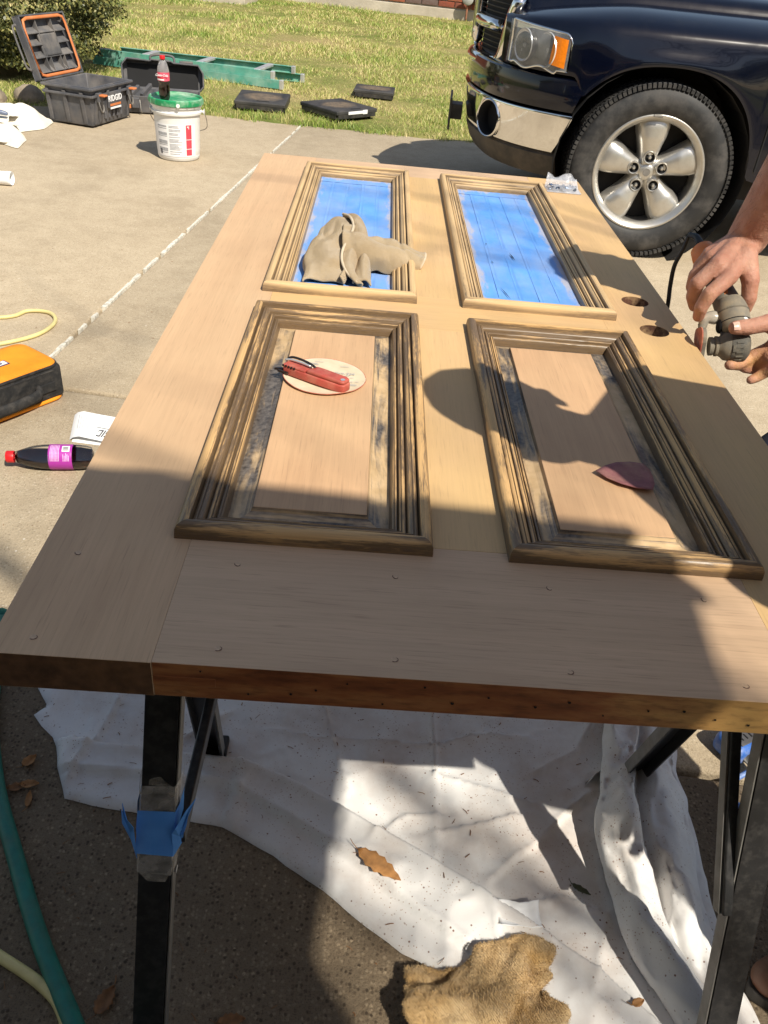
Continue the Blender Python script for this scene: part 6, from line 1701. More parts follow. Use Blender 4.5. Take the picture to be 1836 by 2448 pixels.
FOLD1 = [(-.15, .47), (.039, .456), (.152, .448), (.235, .418), (.313, .379), (.48, .285), (.631, .187), (.765, .091), (.86, .0), (.95, -.12)]
FOLD2 = [(-.12, .405), (.051, .395), (.128, .391), (.199, .357), (.285, .310), (.369, .261), (.478, .171), (.545, .128)]
CREASE = [([(.523, .75), (.521, .606), (.518, .408), (.517, .287)], .0045, .006), ([(.813, .428), (.76, .385), (.695, .316), (.65, .285), (.605, .241)], .004, .004), ([(.20, .535), (.304, .519), (.42, .522), (.513, .513), (.60, .545), (.71, .551)], .004, .006),
          ([(.30, .60), (.335, .47), (.355, .40)], .003, .006), ([(.518, .45), (.62, .42), (.70, .40)], .003, .005), ([(.40, .31), (.46, .36), (.52, .36)], .003, .008), ([(.52, .33), (.60, .345), (.66, .37)], .0035, .008), ([(.10, .55), (.02, .48), (.0, .36)], .004, .008), ([(.60, .187), (.605, .12), (.58, .07)], .003, .006),
          ([(-.1, .62), (-.12, .5), (-.15, .38)], .004, .007), ([(.66, .20), (.72, .22), (.78, .20)], .004, .008), ([(.78, .15), (.74, .06), (.80, .0)], .004, .012), ([(.85, .60), (.80, .52), (.72, .47)], .004, .008), ([(.14, .316), (.15, .37), (.152, .44)], .003, .006)]
ST = .0055
gxs = np.arange(-.345, 1.035, ST); gys = np.arange(-.185, 1.435, ST)
X, Y = np.meshgrid(gxs, gys)
IN = inside(X, Y, OUT)
dO, _, qx, qy = poly_d(X, Y, OUT + [OUT[0]])
rg_ = lambda a, sd: np.clip(1 - np.abs(nfield(X + .03 * nfield(X, Y, 6, sd + 9, 2), Y, a, sd, 2)) * 5, 0, 1) ** 2
Z = .005 + .0075 * nfield(X, Y, 5, 3) + .0022 * nfield(X, Y, 20, 4, 3) + .0045 * rg_(5.5, 31) + .0026 * rg_(11, 33) + .0009 * nfield(X, Y, 60, 6, 2)
for pts, h, wd in CREASE:
    d, s_, _, _ = poly_d(X, Y, pts)
    h *= 1.9; Z += h * np.exp(-d / (wd * .75)) + .35 * h * np.exp(-((d) / (wd * 4)) ** 2) * s_
d1, s1, _, _ = poly_d(X, Y, FOLD1)
front = np.where(s1 > 0, 1.0, -1.0)          # towards the camera
sd = d1 * front
Z += .020 / (1 + np.exp(-np.clip(sd / .0016, -40, 40))) + .009 * np.exp(-((sd - .010) / .011) ** 2)
d2, s2, _, _ = poly_d(X, Y, FOLD2)
sd2 = np.where((X < .56), d2 * np.where(s2 > 0, 1, -1), -1)
Z += -.0130 / (1 + np.exp(-np.clip(sd2 / .0014, -40, 40))) * (d2 < .12) + .005 * np.exp(-((sd2 + .007) / .008) ** 2)
edge = np.clip(dO / .012, 0, 1)
Z = np.maximum(Z, .0025) * (.35 + .65 * edge) + .0015
Zg = Z
Xn = np.where(IN, X, qx); Yn = np.where(IN, Y, qy); Zn = np.where(IN, Z, .0022)
ny, nx = X.shape
keep = IN[:-1, :-1] | IN[1:, :-1] | IN[:-1, 1:] | IN[1:, 1:]
idx = np.arange(nx * ny).reshape(ny, nx)
F = np.stack([idx[:-1, :-1], idx[:-1, 1:], idx[1:, 1:], idx[1:, :-1]], -1)[keep]
used = np.unique(F); remap = np.full(nx * ny, -1); remap[used] = np.arange(len(used))
V = np.stack([Xn, Yn, Zn], -1).reshape(-1, 3)[used]
cg = G(); cg.add(V.tolist(), remap[F].tolist())
# gathered folds by the right sawhorse: the same cloth pushed up in long humps
path = smoothpath([(.945, .66), (.925, .575), (.900, .50), (.888, .43), (.878, .36), (.880, .28), (.892, .20), (.905, .12), (.925, .03), (.945, -.08), (.96, -.18)], 14)
prof_ = [(-.015, -.002), (-.052, .002), (-.076, .016), (-.083, .036), (-.070, .058), (-.044, .068), (-.018, .058), (-.006, .030), (.002, .022), (.014, .040), (.036, .048), (.060, .034), (.080, .016), (.096, .004), (.104, -.002)]
pr_s = smoothpath([(a, b, 0) for a, b in prof_], 4)
n_p = len(path)
rows = []
for i, p in enumerate(path):
    t = i / (n_p - 1)
    k = .30 + .95 * math.sin(math.pi * min(1, .10 + t * .9)) ** .8
    wd = np.interp(t, [0, .12, .3, .55, .8, 1], [.62, .78, 1.0, 1.0, .70, .55])
    tw = .10 * math.sin(t * 7) * .15
    row = []
    for q in pr_s:
        x = p.x + q.x * wd + .010 * vnoise(t * 9, q.x * 30) + tw; z = max(-.002, q.y * k) * (1 + .35 * vnoise(t * 7 + 4, q.x * 26)) + (.006 * vnoise(t * 26, q.x * 45) + .007 * max(0, 1 - abs(vnoise(t * 5.5 + q.x * 16, q.x * 30 - t * 4)) * 5) + .003 * max(0, 1 - abs(vnoise(t * 12 - q.x * 25, 4.4)) * 5)) * (q.y > .012) + .0035 * max(0, 1 - abs(vnoise(t * 31 + q.x * 20, q.x * 75 - t * 9)) * 4) * (q.y > .006)
        y = p.y + .010 * vnoise(t * 8, q.x * 20 + 9)
        row.append((x, y, z + .004))
    rows.append(row)
m_ = len(pr_s)
cg.add([v for r in rows for v in r], [(i * m_ + k, i * m_ + k + 1, (i + 1) * m_ + k + 1, (i + 1) * m_ + k) for i in range(n_p - 1) for k in range(m_ - 1)])
# a flap standing against the rear right leg
cg.grid(lambda u, v: (.800 + .10 * u + .012 * v, .44 + .02 * v + .075 * u, .006 + .050 * math.sin(math.pi * u * .55) * (1 - v) + .010 * vnoise(u * 5, v * 4)), 16, 10, uv=False)
cloth = cg.build('drop_cloth', M_cotton, smooth=180, fix=False)
tag(cloth, 'stained white cotton drop cloth spread and folded on the ground under the door', 'drop cloth')
def cloth_z(x, y):
    i = int(round((x - gxs[0]) / ST)); j = int(round((y - gys[0]) / ST))
    if 0 <= i < nx and 0 <= j < ny and IN[j, i]: return float(Zg[j, i])
    return 0.0

# ------------------------------------------------------------------ wrapped tape on the left leg of the near sawhorse
def leg_front(z):           # centre of the front web of that leg
    t = z / (DZ - DT - .052); return Vector((.095 + .020 * t, -.262 + .232 * t, z))
def tapeband(name, z0, z1, mat, out, wx, jag=0.0):
    g = G()
    sec = [(-wx - .004, .035), (-wx - .003, .01), (-wx, -.002), (wx, -.002), (wx + .003, .01), (wx + .004, .035)]
    nz = 8; V = []
    for k in range(nz + 1):
        z = z0 + (z1 - z0) * k / nz
        for i, (a, b) in enumerate(sec):
            c = leg_front(z); j = jag * vnoise(i * 1.9, k * 1.3 + z * 9)
            V.append((c.x + a + j * .3, c.y + b - out + abs(j) * -.3, z + j * (1 if k in (0, nz) else .2)))
    n = len(sec); g.add(V, [(k * n + i, k * n + i + 1, (k + 1) * n + i + 1, (k + 1) * n + i) for k in range(nz) for i in range(n - 1)])
    return g.build(name, mat, near, smooth=50, fix=False)
m = NB('clear_packing_tape'); nt = m.nt
t_ = m.n('ShaderNodeBsdfTransparent'); d_ = m.n('ShaderNodeBsdfPrincipled'); d_.inputs['Base Color'].default_value = (.62, .58, .52, 1); d_.inputs['Roughness'].default_value = .18
mx = m.n('ShaderNodeMixShader'); m.put(mx.inputs[0], m.ramp(m.noise(scale=60, detail=4), [(.3, .15), (.7, .55)])); nt.links.new(t_.outputs[0], mx.inputs[1]); nt.links.new(d_.outputs[0], mx.inputs[2]); nt.links.new(mx.outputs[0], m.out.inputs[0]); nt.nodes.remove(m.b)
m.put(d_.inputs['Normal'], m.bump(m.noise(scale=45, detail=4), .8, .004)); M_clear = m.mat
tapeband('clear_tape', .288, .411, M_clear, .0012, .0220, .006)
tb_ = tapeband('blue_tape', .316, .378, M_tapeclean, .003, .0235, .003); tb_['label'] = 'torn blue masking tape wrapped round the leg'
g = G(); c0 = leg_front(.288)
g.add([(c0.x - .020, c0.y - .004, .290), (c0.x + .021, c0.y - .004, .292), (c0.x + .010, c0.y - .006, .264), (c0.x + .003, c0.y - .008, .248), (c0.x - .004, c0.y - .006, .266)], [(0, 4, 3, 2, 1)]); g.build('clear_tape', M_clear, near, fix=False); g = G()
c1 = leg_front(.411); g.add([(c1.x - .012, c1.y - .003, .410), (c1.x + .018, c1.y - .003, .408), (c1.x + .006, c1.y - .010, .438), (c1.x - .006, c1.y - .012, .434)], [(0, 1, 2, 3)])
g.build('clear_tape', M_clear, near, fix=False)
for sx, pts in ((-1, [(0, .0), (.018, .012), (.038, .030), (.040, .048), (.028, .060), (.030, .076), (.012, .078), (.0, .062)]), (1, [(0, .006), (.016, .018), (.020, .040), (.026, .052), (.028, .066), (.040, .076), (.026, .076), (.008, .060), (0, .050)])):
    g = G(); c = leg_front(.312)
    def wing(a, b): return Vector((c.x + sx * (.023 + a * .62), c.y - .002 + .012 * a / .04 + .55 * a + .006 * math.sin(a * 120 + b * 40), .304 + b))
    V = [wing(a, b) for a, b in pts] + [wing(.012, .035)]
    n = len(pts); g.add(V, [(i, (i + 1) % n, n) for i in range(n)])
    w_o = g.build('blue_tape', M_tapeclean, near, fix=False); so = w_o.modifiers.new('t', 'SOLIDIFY'); so.thickness = .0006

# ------------------------------------------------------------------ blobs and skins: union of tapered capsules
def capsules(bones, voxel, smooth=4, name='blob'):
    """bones: (a, ra, b, rb); returns an object with one continuous closed surface"""
    g = G()
    for a, ra, b, rb in bones:
        a = Vector(a); b = Vector(b); L = (b - a).length
        d = (b - a).normalized() if L > 1e-6 else Vector((0, 0, 1))
        _, x, y = basis(d)
        n = 16; prof = []
        for k in range(1, 6): q = math.pi / 2 * k / 6; prof.append((-ra * math.cos(q), ra * math.sin(q)))
        prof.append((0, ra))
        for k in range(1, 4): prof.append((L * k / 4, ra + (rb - ra) * k / 4))
        prof.append((L, rb))
        for k in range(5, 0, -1): q = math.pi / 2 * k / 6; prof.append((L + rb * math.cos(q), rb * math.sin(q)))
        base = len(g.v)
        for h, r in prof:
            for i in range(n):
                q = 2 * math.pi * i / n; g.v.append(tuple(a + d * h + (x * math.cos(q) + y * math.sin(q)) * r))
        m_ = len(prof)
        for j in range(m_ - 1):
            for i in range(n):
                g.f.append((base + j * n + i, base + j * n + (i + 1) % n, base + (j + 1) * n + (i + 1) % n, base + (j + 1) * n + i)); g.m.append(0)
        g.v.append(tuple(a - d * ra)); g.v.append(tuple(b + d * rb)); t0 = len(g.v) - 2
        for i in range(n):
            g.f.append((t0, base + (i + 1) % n, base + i)); g.m.append(0)
            g.f.append((t0 + 1, base + (m_ - 1) * n + i, base + (m_ - 1) * n + (i + 1) % n)); g.m.append(0)
    me = g.mesh(name, M_shadow_dark, fix=False)
    me.materials.clear()
    o = obj(name, me)
    rm = o.modifiers.new('r', 'REMESH'); rm.mode = 'VOXEL'; rm.voxel_size = voxel; rm.adaptivity = 0
    if smooth:
        s_ = o.modifiers.new('s', 'SMOOTH'); s_.iterations = smooth; s_.factor = .5
    apply_mods(o)
    o.data.polygons.foreach_set('use_smooth', [True] * len(o.data.polygons))
    return o

# ------------------------------------------------------------------ rags
def rag_mat(name, a, b, dk, wv=900):
    m = NB(name); v = m.tc()
    c = m.ramp(m.noise(v, scale=12, detail=5), [(.3, a), (.7, b)])
    d = m.ramp(m.noise(m.map(v, loc=(4, 2, 9)), scale=18, detail=7, rough=.65), [(.52, 0), (.75, .55)])
    c = m.mix(d, c, dk)
    x = m.noise(m.map(v, scale=(1, 1, 1)), scale=wv, detail=2)
    rb = m.n('ShaderNodeTexWave', wave_type='BANDS'); m.put(rb.inputs['Vector'], m.map(v, rot=(0, 0, .5))); rb.inputs['Scale'].default_value = wv * .32; rb.inputs['Distortion'].default_value = 2.5
    c = m.mix(m.math('MULTIPLY', rb.outputs['Fac'], .22), c, dk)
    return m.fin(c, .95, 0, m.bump(m.math('ADD', x, m.math('MULTIPLY', rb.outputs['Fac'], .8)), .8, .0016, m.bump(m.noise(v, scale=70, detail=4), .45, .006)), .1, Sheen_Weight=.25)
M_ragtan = rag_mat('tan_microfibre', (.47, .35, .21), (.58, .455, .29), (.36, .25, .13))
M_raghem = pm('tan_hem', (.54, .45, .33), .9, var=.1, scale=60, bump=.5, bscale=700)
M_ragbrown = rag_mat('brown_terry', (.48, .29, .10), (.76, .58, .34), (.22, .115, .045), 500)
ZP = DZ - .008
def displaced(o, fn):
    me = o.data; n = len(me.vertices); co = np.empty(n * 3); me.vertices.foreach_get('co', co); no = np.empty(n * 3); me.vertices.foreach_get('normal', no)
    co = co.reshape(-1, 3); no = no.reshape(-1, 3)
    co += no * fn(co)[:, None]
    me.vertices.foreach_set('co', co.reshape(-1)); me.update()
def n3(co, s_, seed): return nfield(co[:, 0] + co[:, 2] * .7, co[:, 1] - co[:, 2] * .6, s_, seed, 4)
rg = G()
def jitter(p, k=1.0):
    q = .0072 * k
    cr = max(0, 1 - abs(vnoise(p[0] * 26 + p[2] * 14 + 3, p[1] * 17 - p[2] * 12)) * 4.5)
    p = (p[0], p[1], p[2] - .0065 * k * cr * min(1, p[2] / .03))
    return Vector((p[0] + q * vnoise(p[0] * 34, p[1] * 22, p[2] * 30), p[1] + q * vnoise(p[0] * 30 + 9, p[1] * 26, p[2] * 30), ZP + max(.0015, p[2] + q * vnoise(p[0] * 38, p[1] * 30 + 5, p[2] * 20))))
def pouch(u, v):            # standing bulge at the left, open at the back
    f = min(1, v / .22); f = f * f * (3 - 2 * f)
    h = (.018 + .060 * v ** .85) * (.25 + .75 * f); hw = .036 + .016 * math.sin(math.pi * min(1, v * .9)) - .008 * max(0, v - .7) / .3
    xc = .243 + .014 * v; th = math.pi * (1.04 - u * 1.02)
    s_ = max(0, math.sin(th))
    x = xc + hw * math.cos(th) * (1 + .25 * s_); z = h * s_ ** .72
    if u > .86: z += .02 * (u - .86) / .14; x -= .012 * (u - .86) / .14
    z -= .010 * math.exp(-((u - .62 - .18 * v) / .07) ** 2) * v
    return jitter((x, 1.004 + .205 * v + .012 * s_ * (1 - v), z))
rg.grid(pouch, 44, 36, uv=False)
def wing(u, v):             # low fold running to the right
    h = .055 * (1 - u) ** .8 + .024 + .012 * max(0, u - .8) / .2; hd = .056 * (1 - .45 * u)
    yc = 1.132 + .012 * u; th = math.pi * (1.02 - v * 1.04); s_ = max(0, math.sin(th))
    x = .268 + .168 * u - .012 * (2 * v - 1) ** 2 * u; y = yc - hd * math.cos(th) * -1
    y = yc - hd * math.cos(th)
    z = h * s_ ** .7 - .013 * math.exp(-((v - .46 - .10 * u) / .06) ** 2) * (1 - .5 * u) - .010 * math.exp(-((v - .22 + .06 * u) / .05) ** 2)
    return jitter((x, y, z))
rg.grid(lambda u, v: wing(u, 1 - v), 44, 36, uv=False)
fp = smoothpath([(.262, 1.212, .076), (.277, 1.190, .078), (.286, 1.155, .070), (.280, 1.115, .058), (.270, 1.085, .046), (.270, 1.052, .033), (.283, 1.022, .020), (.303, 1.003, .010)], 6)
def flap(u, v):             # rolled border curling down between the two
    k = u * (len(fp) - 1); i = min(int(k), len(fp) - 2); p = fp[i].lerp(fp[i + 1], k - i)
    wd = .014 + .030 * math.sin(math.pi * min(1, u * 1.05)) ** .8
    q = v * 1.0
    return jitter((p.x + wd * q + .004 * math.sin(q * 5), p.y + .012 * q * u, max(.002, p.z - .022 * q * q - .010 * q + .010 * math.sin(q * math.pi))), .7)
rg.grid(flap, 40, 12, uv=False)
def tuck(u, v):             # small inner fold seen in front
    return jitter((.296 + .030 * u, 1.010 + .075 * v, .006 + .034 * math.sin(math.pi * u) ** .8 * (.35 + .65 * v)), .7)
rg.grid(tuck, 16, 16, uv=False)
rag = rg.build('tan_rag', M_ragtan, smooth=180, fix=False)
so = rag.modifiers.new('t', 'SOLIDIFY'); so.thickness = .0045; so.offset = 0
su = rag.modifiers.new('u', 'SUBSURF'); su.levels = 1; su.render_levels = 1
apply_mods(rag); rag.data.polygons.foreach_set('use_smooth', [True] * len(rag.data.polygons))
tag(rag, 'crumpled tan microfibre rag on the blue taped pane of the left far panel', 'rag')
g = G(); g.tube([p + Vector((-.0005, 0, ZP + .0022)) for p in fp], .0028, 8); g.build('hem', M_raghem, rag, smooth=180)
g = G(); g.tube([wing(1, k / 20) + Vector((.001, 0, .0005)) for k in range(1, 20)], .0026, 8); g.build('hem', M_raghem, rag, smooth=180)

# brown rag in front
br_, edge_ = rag_object('brown_rag', FOLDS_BROWN, M_ragbrown, (.572, .040, .018), (1.22, 1.02, .72), 0.0, .0085, 1)
me = br_.data; co = np.empty(len(me.vertices) * 3); me.vertices.foreach_get('co', co); co = co.reshape(-1, 3)
tag(br_, 'golden brown fuzzy rag crumpled on the front edge of the drop cloth', 'rag')
npv = len(me.vertices); no = np.empty(npv * 3); me.vertices.foreach_get('normal', no); no = no.reshape(-1, 3)
rs_ = np.random.RandomState(4); pick = rs_.choice(np.where(no[:, 2] > -.2)[0], 26000)
P = co[pick]; N = no[pick] + rs_.randn(len(pick), 3) * .75; N /= np.linalg.norm(N, axis=1)[:, None]
T = np.cross(N, rs_.randn(len(pick), 3)); T /= np.linalg.norm(T, axis=1)[:, None]
ln = rs_.uniform(.002, .0055, len(pick))[:, None]
V = np.empty((len(pick), 3, 3)); V[:, 0] = P - T * .00045; V[:, 1] = P + T * .00045; V[:, 2] = P + N * ln
mf = bpy.data.meshes.new('pile'); n = len(pick); mf.vertices.add(n * 3); mf.vertices.foreach_set('co', V.reshape(-1)); mf.loops.add(n * 3); mf.loops.foreach_set('vertex_index', np.arange(n * 3)); mf.polygons.add(n); mf.polygons.foreach_set('loop_start', np.arange(n) * 3); mf.update(calc_edges=True)
mf.materials.append(M_ragbrown); tag(obj('pile', mf, br_), kind='stuff')
# curl of white paper behind it
g = G()
def curl(u, v):
    a = -1.1 + 2.2 * v; r = .030
    return (.607 + .066 * u, .172 + r * math.sin(a) * .75 + .004 * vnoise(u * 4, v * 3), .026 + r * (1 - math.cos(a)) * .65 + .003 * u + .003 * abs(vnoise(u * 7, 2)))
g.grid(curl, 12, 12, uv=False); pc = g.build('paper_scrap', M_paper, smooth=180, fix=False); so = pc.modifiers.new('t', 'SOLIDIFY'); so.thickness = .0008
tag(pc, 'curled scrap of white paper behind the brown rag', 'paper')

# ------------------------------------------------------------------ things lying on the door
M_discback = NB('disc_backing'); m = M_discback
c = m.ramp(m.noise(scale=40, detail=6), [(.3, (.58, .48, .335)), (.7, (.70, .60, .44))]); c = m.mix(m.ramp(m.noise(scale=14, detail=7, rough=.7), [(.52, 0), (.75, .5)]), c, (.55, .40, .25))
M_discback = m.fin(c, .8, 0, m.bump(m.noise(scale=120, detail=3), .2, .0008), .2)
M_gritred = pm('red_grit', (.46, .13, .085), .9, var=.2, scale=90, bump=.5, bscale=1800, bdist=.0005, dirt=(.62, .40, .24), dscale=50, damt=.6)
M_gritpurple = pm('purple_grit', (.26, .10, .105), .9, var=.18, scale=50, bump=.6, bscale=1600, bdist=.0006, dirt=(.48, .30, .20), dscale=26, damt=.6)
ZF = DZ - .0011
dc = thing('sanding_disc', 'round cream backed sanding disc lying on the left near panel under the red pocket tool', 'sandpaper', (.2675, .604, ZF))
g = G()
def disc(u, v):
    r = .0625 * u; a = 2 * math.pi * v
    x, y = r * math.cos(a), r * math.sin(a)
    z = .0012 + .0035 * max(0, (u - .55) / .45) ** 2 * (.5 + .5 * math.cos(a + 1.9)) + .0012 * u * vnoise(math.cos(a) * 2, math.sin(a) * 2 + 3)
    return (x, y, z)
g.grid(disc, 14, 56, uv=False); g.build('paper', M_discback, dc, smooth=180, weld=.00001)
g = G(); g.tube([Vector(disc(1, k / 56)) + Vector((0, 0, -.0004)) for k in range(56)], .0007, 5, closed=True); g.build('grit_edge', M_gritred, dc, smooth=180)
for x in (-.016, .030): text('print', 'Grit-220', .0088, M_greyink, dc, (x, .012, .0030), (1, -.03, 0), (0.03, 1, 0), depth=.0001)
g = G(); rs = random.Random(2)
for k in range(26):
    a = rs.uniform(0, 6.28); q = rs.uniform(.2, .85) * .06; x, y = q * math.cos(a), q * math.sin(a); w__ = rs.uniform(.004, .018)
    if x + w__ < .052: g.add([(x, y, .0031), (x + w__, y - .0004, .0031), (x + w__, y + .0006, .0031), (x, y + .0010, .0031)], [(0, 1, 2, 3)])
tag(g.build('print_lines', M_greyink, dc, fix=False), kind='stuff')
M_redtool = pm('worn_red_scale', (.42, .075, .055), .5, var=.2, scale=40, dirt=(.50, .26, .18), dscale=60, damt=.5)
M_dkmetal = pm('dark_steel', (.10, .085, .085), .3, .9, var=.4, scale=90)
pk = thing('pocket_tool', 'worn red folding pocket tool lying on the round sanding disc', 'pocket tool', (.2545, .5845, ZF + .003))
pa = Vector((.099, -.054, 0)).normalized(); pk.rotation_euler = (0, 0, math.atan2(pa.y, pa.x))
g = G(); g.prism([(-.050, -.0115), (.050, -.0125), (.056, -.010), (.057, .006), (.052, .0105), (.010, .0125), (-.030, .0115), (-.052, .0105), (-.055, .0)], 0, .0125); g.build('lower_scale', M_redtool, pk, bevel=.002, seg=3, smooth=50)
g = G(); g.prism([(-.010, -.0105), (.050, -.011), (.055, -.008), (.056, .006), (.050, .0095), (.010, .0115), (-.004, .011)], .0125, .0185); g.build('upper_scale', M_redtool, pk, bevel=.0025, seg=3, smooth=50)
g = G(); g.prism([(-.052, -.0105), (-.012, -.0105), (-.012, .010), (-.050, .0095)], .0125, .0155); g.build('liner', M_redtool, pk, bevel=.001)
for k in range(5):
    g = G(); g.box((-.050 + .005 * k, -.0113, .0142), (.0022, .002, .003)); g.build('jimping', M_dkmetal, pk)
g = G(); g.tube(smoothpath([(-.053, .006, .018), (-.046, .0085, .021), (-.030, .0085, .0215), (-.012, .006, .0205), (-.002, .003, .0190)], 5), .0019, 8); g.build('clip', M_dkmetal, pk, smooth=180)
g = G(); g.tube(smoothpath([(-.055, .002, .0165), (-.045, .0035, .0190), (-.026, .0035, .0195), (-.010, .002, .0192)], 5), .0017, 8); g.build('clip', M_alu, pk, smooth=180)
g = G(); g.prism([(-.058, -.0145), (-.040, -.0135), (-.040, -.0115), (-.056, -.0115)], .002, .006); g.prism([(-.066, -.012), (-.054, -.008), (-.052, -.002), (-.060, -.004)], .002, .006); g.build('blade', M_dkmetal, pk, bevel=.0006)
g = G(); g.cyl((.050, -.004, .0183), (.050, -.004, .0190), .0035, 16); g.build('pivot', M_alu, pk, smooth=40)
# triangular sandpaper
TRI = [(.638, .384), (.655, .402), (.672, .413), (.692, .4165), (.710, .416), (.7145, .400), (.715, .383), (.711, .362), (.704, .346), (.685, .350), (.666, .357), (.651, .369)]
g = G(); cx, cy = .685, .383; n = len(TRI); rings = []
for q in (1, .8, .6, .4, .2):
    rings.append([(cx + (x - cx) * q, cy + (y - cy) * q) for x, y in TRI])
def tz(x, y): return ZF + .0045 + .006 * max(0, (.66 - x) / .03) ** 2 * .5 + .0035 * max(0, (.375 - y) / .03) + .0012 * vnoise(x * 60, y * 60)
g.add([(x, y, tz(x, y)) for r in rings for x, y in r] + [(cx, cy, tz(cx, cy))], [(i * n + k, i * n + (k + 1) % n, (i + 1) * n + (k + 1) % n, (i + 1) * n + k) for i in range(4) for k in range(n)] + [(4 * n + k, 4 * n + (k + 1) % n, 5 * n) for k in range(n)])
tri = g.build('sandpaper_sheet', M_gritpurple, smooth=180); so = tri.modifiers.new('t', 'SOLIDIFY'); so.thickness = .0009
tag(tri, 'purple triangular piece of sandpaper lying on the right near panel', 'sandpaper')
# bag of screws
m = NB('thin_plastic_film'); nt = m.nt
t_ = m.n('ShaderNodeBsdfTransparent'); t_.inputs[0].default_value = (.93, .94, .96, 1); d_ = m.n('ShaderNodeBsdfPrincipled'); d_.inputs['Base Color'].default_value = (.66, .68, .74, 1); d_.inputs['Roughness'].default_value = .22
m.put(d_.inputs['Normal'], m.bump(m.noise(scale=70, detail=4), .7, .004))
mx = m.n('ShaderNodeMixShader'); m.put(mx.inputs[0], m.ramp(m.noise(scale=30, detail=3), [(.3, .22), (.7, .5)])); nt.links.new(t_.outputs[0], mx.inputs[1]); nt.links.new(d_.outputs[0], mx.inputs[2]); nt.links.new(mx.outputs[0], m.out.inputs[0]); nt.nodes.remove(m.b)
M_film = m.mat
pb = thing('plastic_bag', 'small clear plastic bag of screws at the far right corner of the door', 'bag', (.848, 1.885, DZ))
def film(s_):
    def f(u, v):
        x = -.048 + .096 * u; y = -.045 + .10 * v; e = min(1, 5 * min(u, 1 - u)) * min(1, 6 * v)
        lift = max(0, v - .55) / .45
        z = .0015 + (.016 * e * (1 - lift) if s_ > 0 else 0) + lift * (.022 + .012 * abs(math.cos(u * 4.6 + .5)) + .006 * vnoise(u * 5, 3)) + .004 * vnoise(u * 6, v * 6, s_) * e
        return (x * (1 - .12 * lift), y - .028 * lift, max(.0012, z))
    return f
for s_ in (1, -1):
    g = G(); g.grid(film(s_), 18, 18, uv=False); g.build('film', M_film, pb, smooth=180, fix=False)
M_screw = pm('blue_grey_zinc', (.13, .19, .31), .35, .7, var=.5, scale=200)
g = G(); rs = random.Random(6)
for k in range(46):
    c = Vector((.848 + rs.uniform(-.030, .030), 1.868 + rs.uniform(-.014, .016), DZ + .004 + rs.uniform(0, .010))); a = rs.uniform(0, 6.28); d = Vector((math.cos(a), math.sin(a), rs.uniform(-.15, .15))) * .010
    g.tube([c - d, c + d], [.0022, .0016], 6); g.cyl(c - d * 1.15, c - d, .0042, 8)
tag(g.build('screws', M_screw), 'loose blue grey screws inside the clear plastic bag', 'screws', kind='stuff')

# ------------------------------------------------------------------ fallen leaves and litter
def leaf(x, y, z, ln, wd, ang, mat, label, curl=.3, lobed=False, tilt=0.0):
    g = G(); n = 10; V = []
    for i in range(n + 1):
        t = i / n; w_ = wd * math.sin(math.pi * min(1, t ** .8)) ** .8 * (1 + (.16 * (1 if i % 2 else -1) if lobed else .05 * vnoise(i * 1.3, ln * 50)))
        xx = (t - .5) * ln
        for s_ in (-1, -.5, 0, .5, 1):
            V.append((xx, s_ * w_ / 2, .0015 + curl * wd * (s_ * s_ * .45 + .35 * abs(t - .5) ** 1.4) + (.0015 * vnoise(i, s_ * 3)) + (0 if s_ else -.0006)))
    g.add(V, [(i * 5 + k, (i + 1) * 5 + k, (i + 1) * 5 + k + 1, i * 5 + k + 1) for i in range(n) for k in range(4)])
    g.tube([(-ln / 2, 0, .002), (-ln * .66, .003, .004), (-ln * .75, .007, .003)], .0006, 5)
    o = g.build('fallen_leaf', mat, smooth=180, fix=False, loc=(x, y, z)); o.rotation_euler = (tilt, 0, ang)
    so = o.modifiers.new('t', 'SOLIDIFY'); so.thickness = .0004
    return tag(o, label, 'leaf', 'fallen leaves on the ground and cloth')
leaf(.413, .243, cloth_z(.413, .243) + .006, .088, .028, -.62, M_leaf, 'large tan brown leaf lying on the sunlit drop cloth fold', .22, True, .15)
leaf(-.230, .428, .002, .030, .020, 1.0, M_leaf, 'dry yellow brown leaf on the shaded driveway left of the drop cloth, uppermost one', .5)
leaf(-.232, .372, .002, .030, .018, .3, M_leaf2, 'reddish brown leaf in the cluster left of the drop cloth, the leftmost', .4)
leaf(-.212, .378, .004, .032, .017, .15, M_leaf, 'ochre leaf overlapping the reddish leaf left of the drop cloth', .45)
leaf(-.204, .350, .002, .034, .011, 1.75, M_leaf, 'narrow ochre leaf pointing at the camera below the leaf cluster', .4)
leaf(.100, .492, cloth_z(.1, .492) + .002, .030, .012, -.9, M_leafg, 'olive leaf on the cloth beside the rear left sawhorse foot', .3)
leaf(.757, .234, cloth_z(.757, .234) + .003, .034, .011, -.55, M_leafg, 'dark green leaf in the shadow on the drop cloth near the right folds', .3)
leaf(.020, .028, .002, .044, .024, 1.2, M_leaf2, 'brown lobed leaf at the bottom left beside the green hose', .3, True)
leaf(.205, .008, .002, .040, .020, .2, M_leaf2, 'brown leaf at the bottom edge right of the left sawhorse leg', .35, True)
leaf(-.262, .252, .002, .030, .014, 1.9, M_leaf2, 'brown curled leaf at the left edge behind the green hose', .5)
leaf(-.165, .62, .002, .028, .012, 1.4, M_leaf2, 'dark brown leaf hanging at the corner of the drop cloth under the door', .4)
leaf(.80, .045, cloth_z(.80, .045) + .003, .022, .012, .4, M_leaf, 'small tan leaf on the cloth by the right folds at the bottom', .3)
g = G(); rs = random.Random(31)
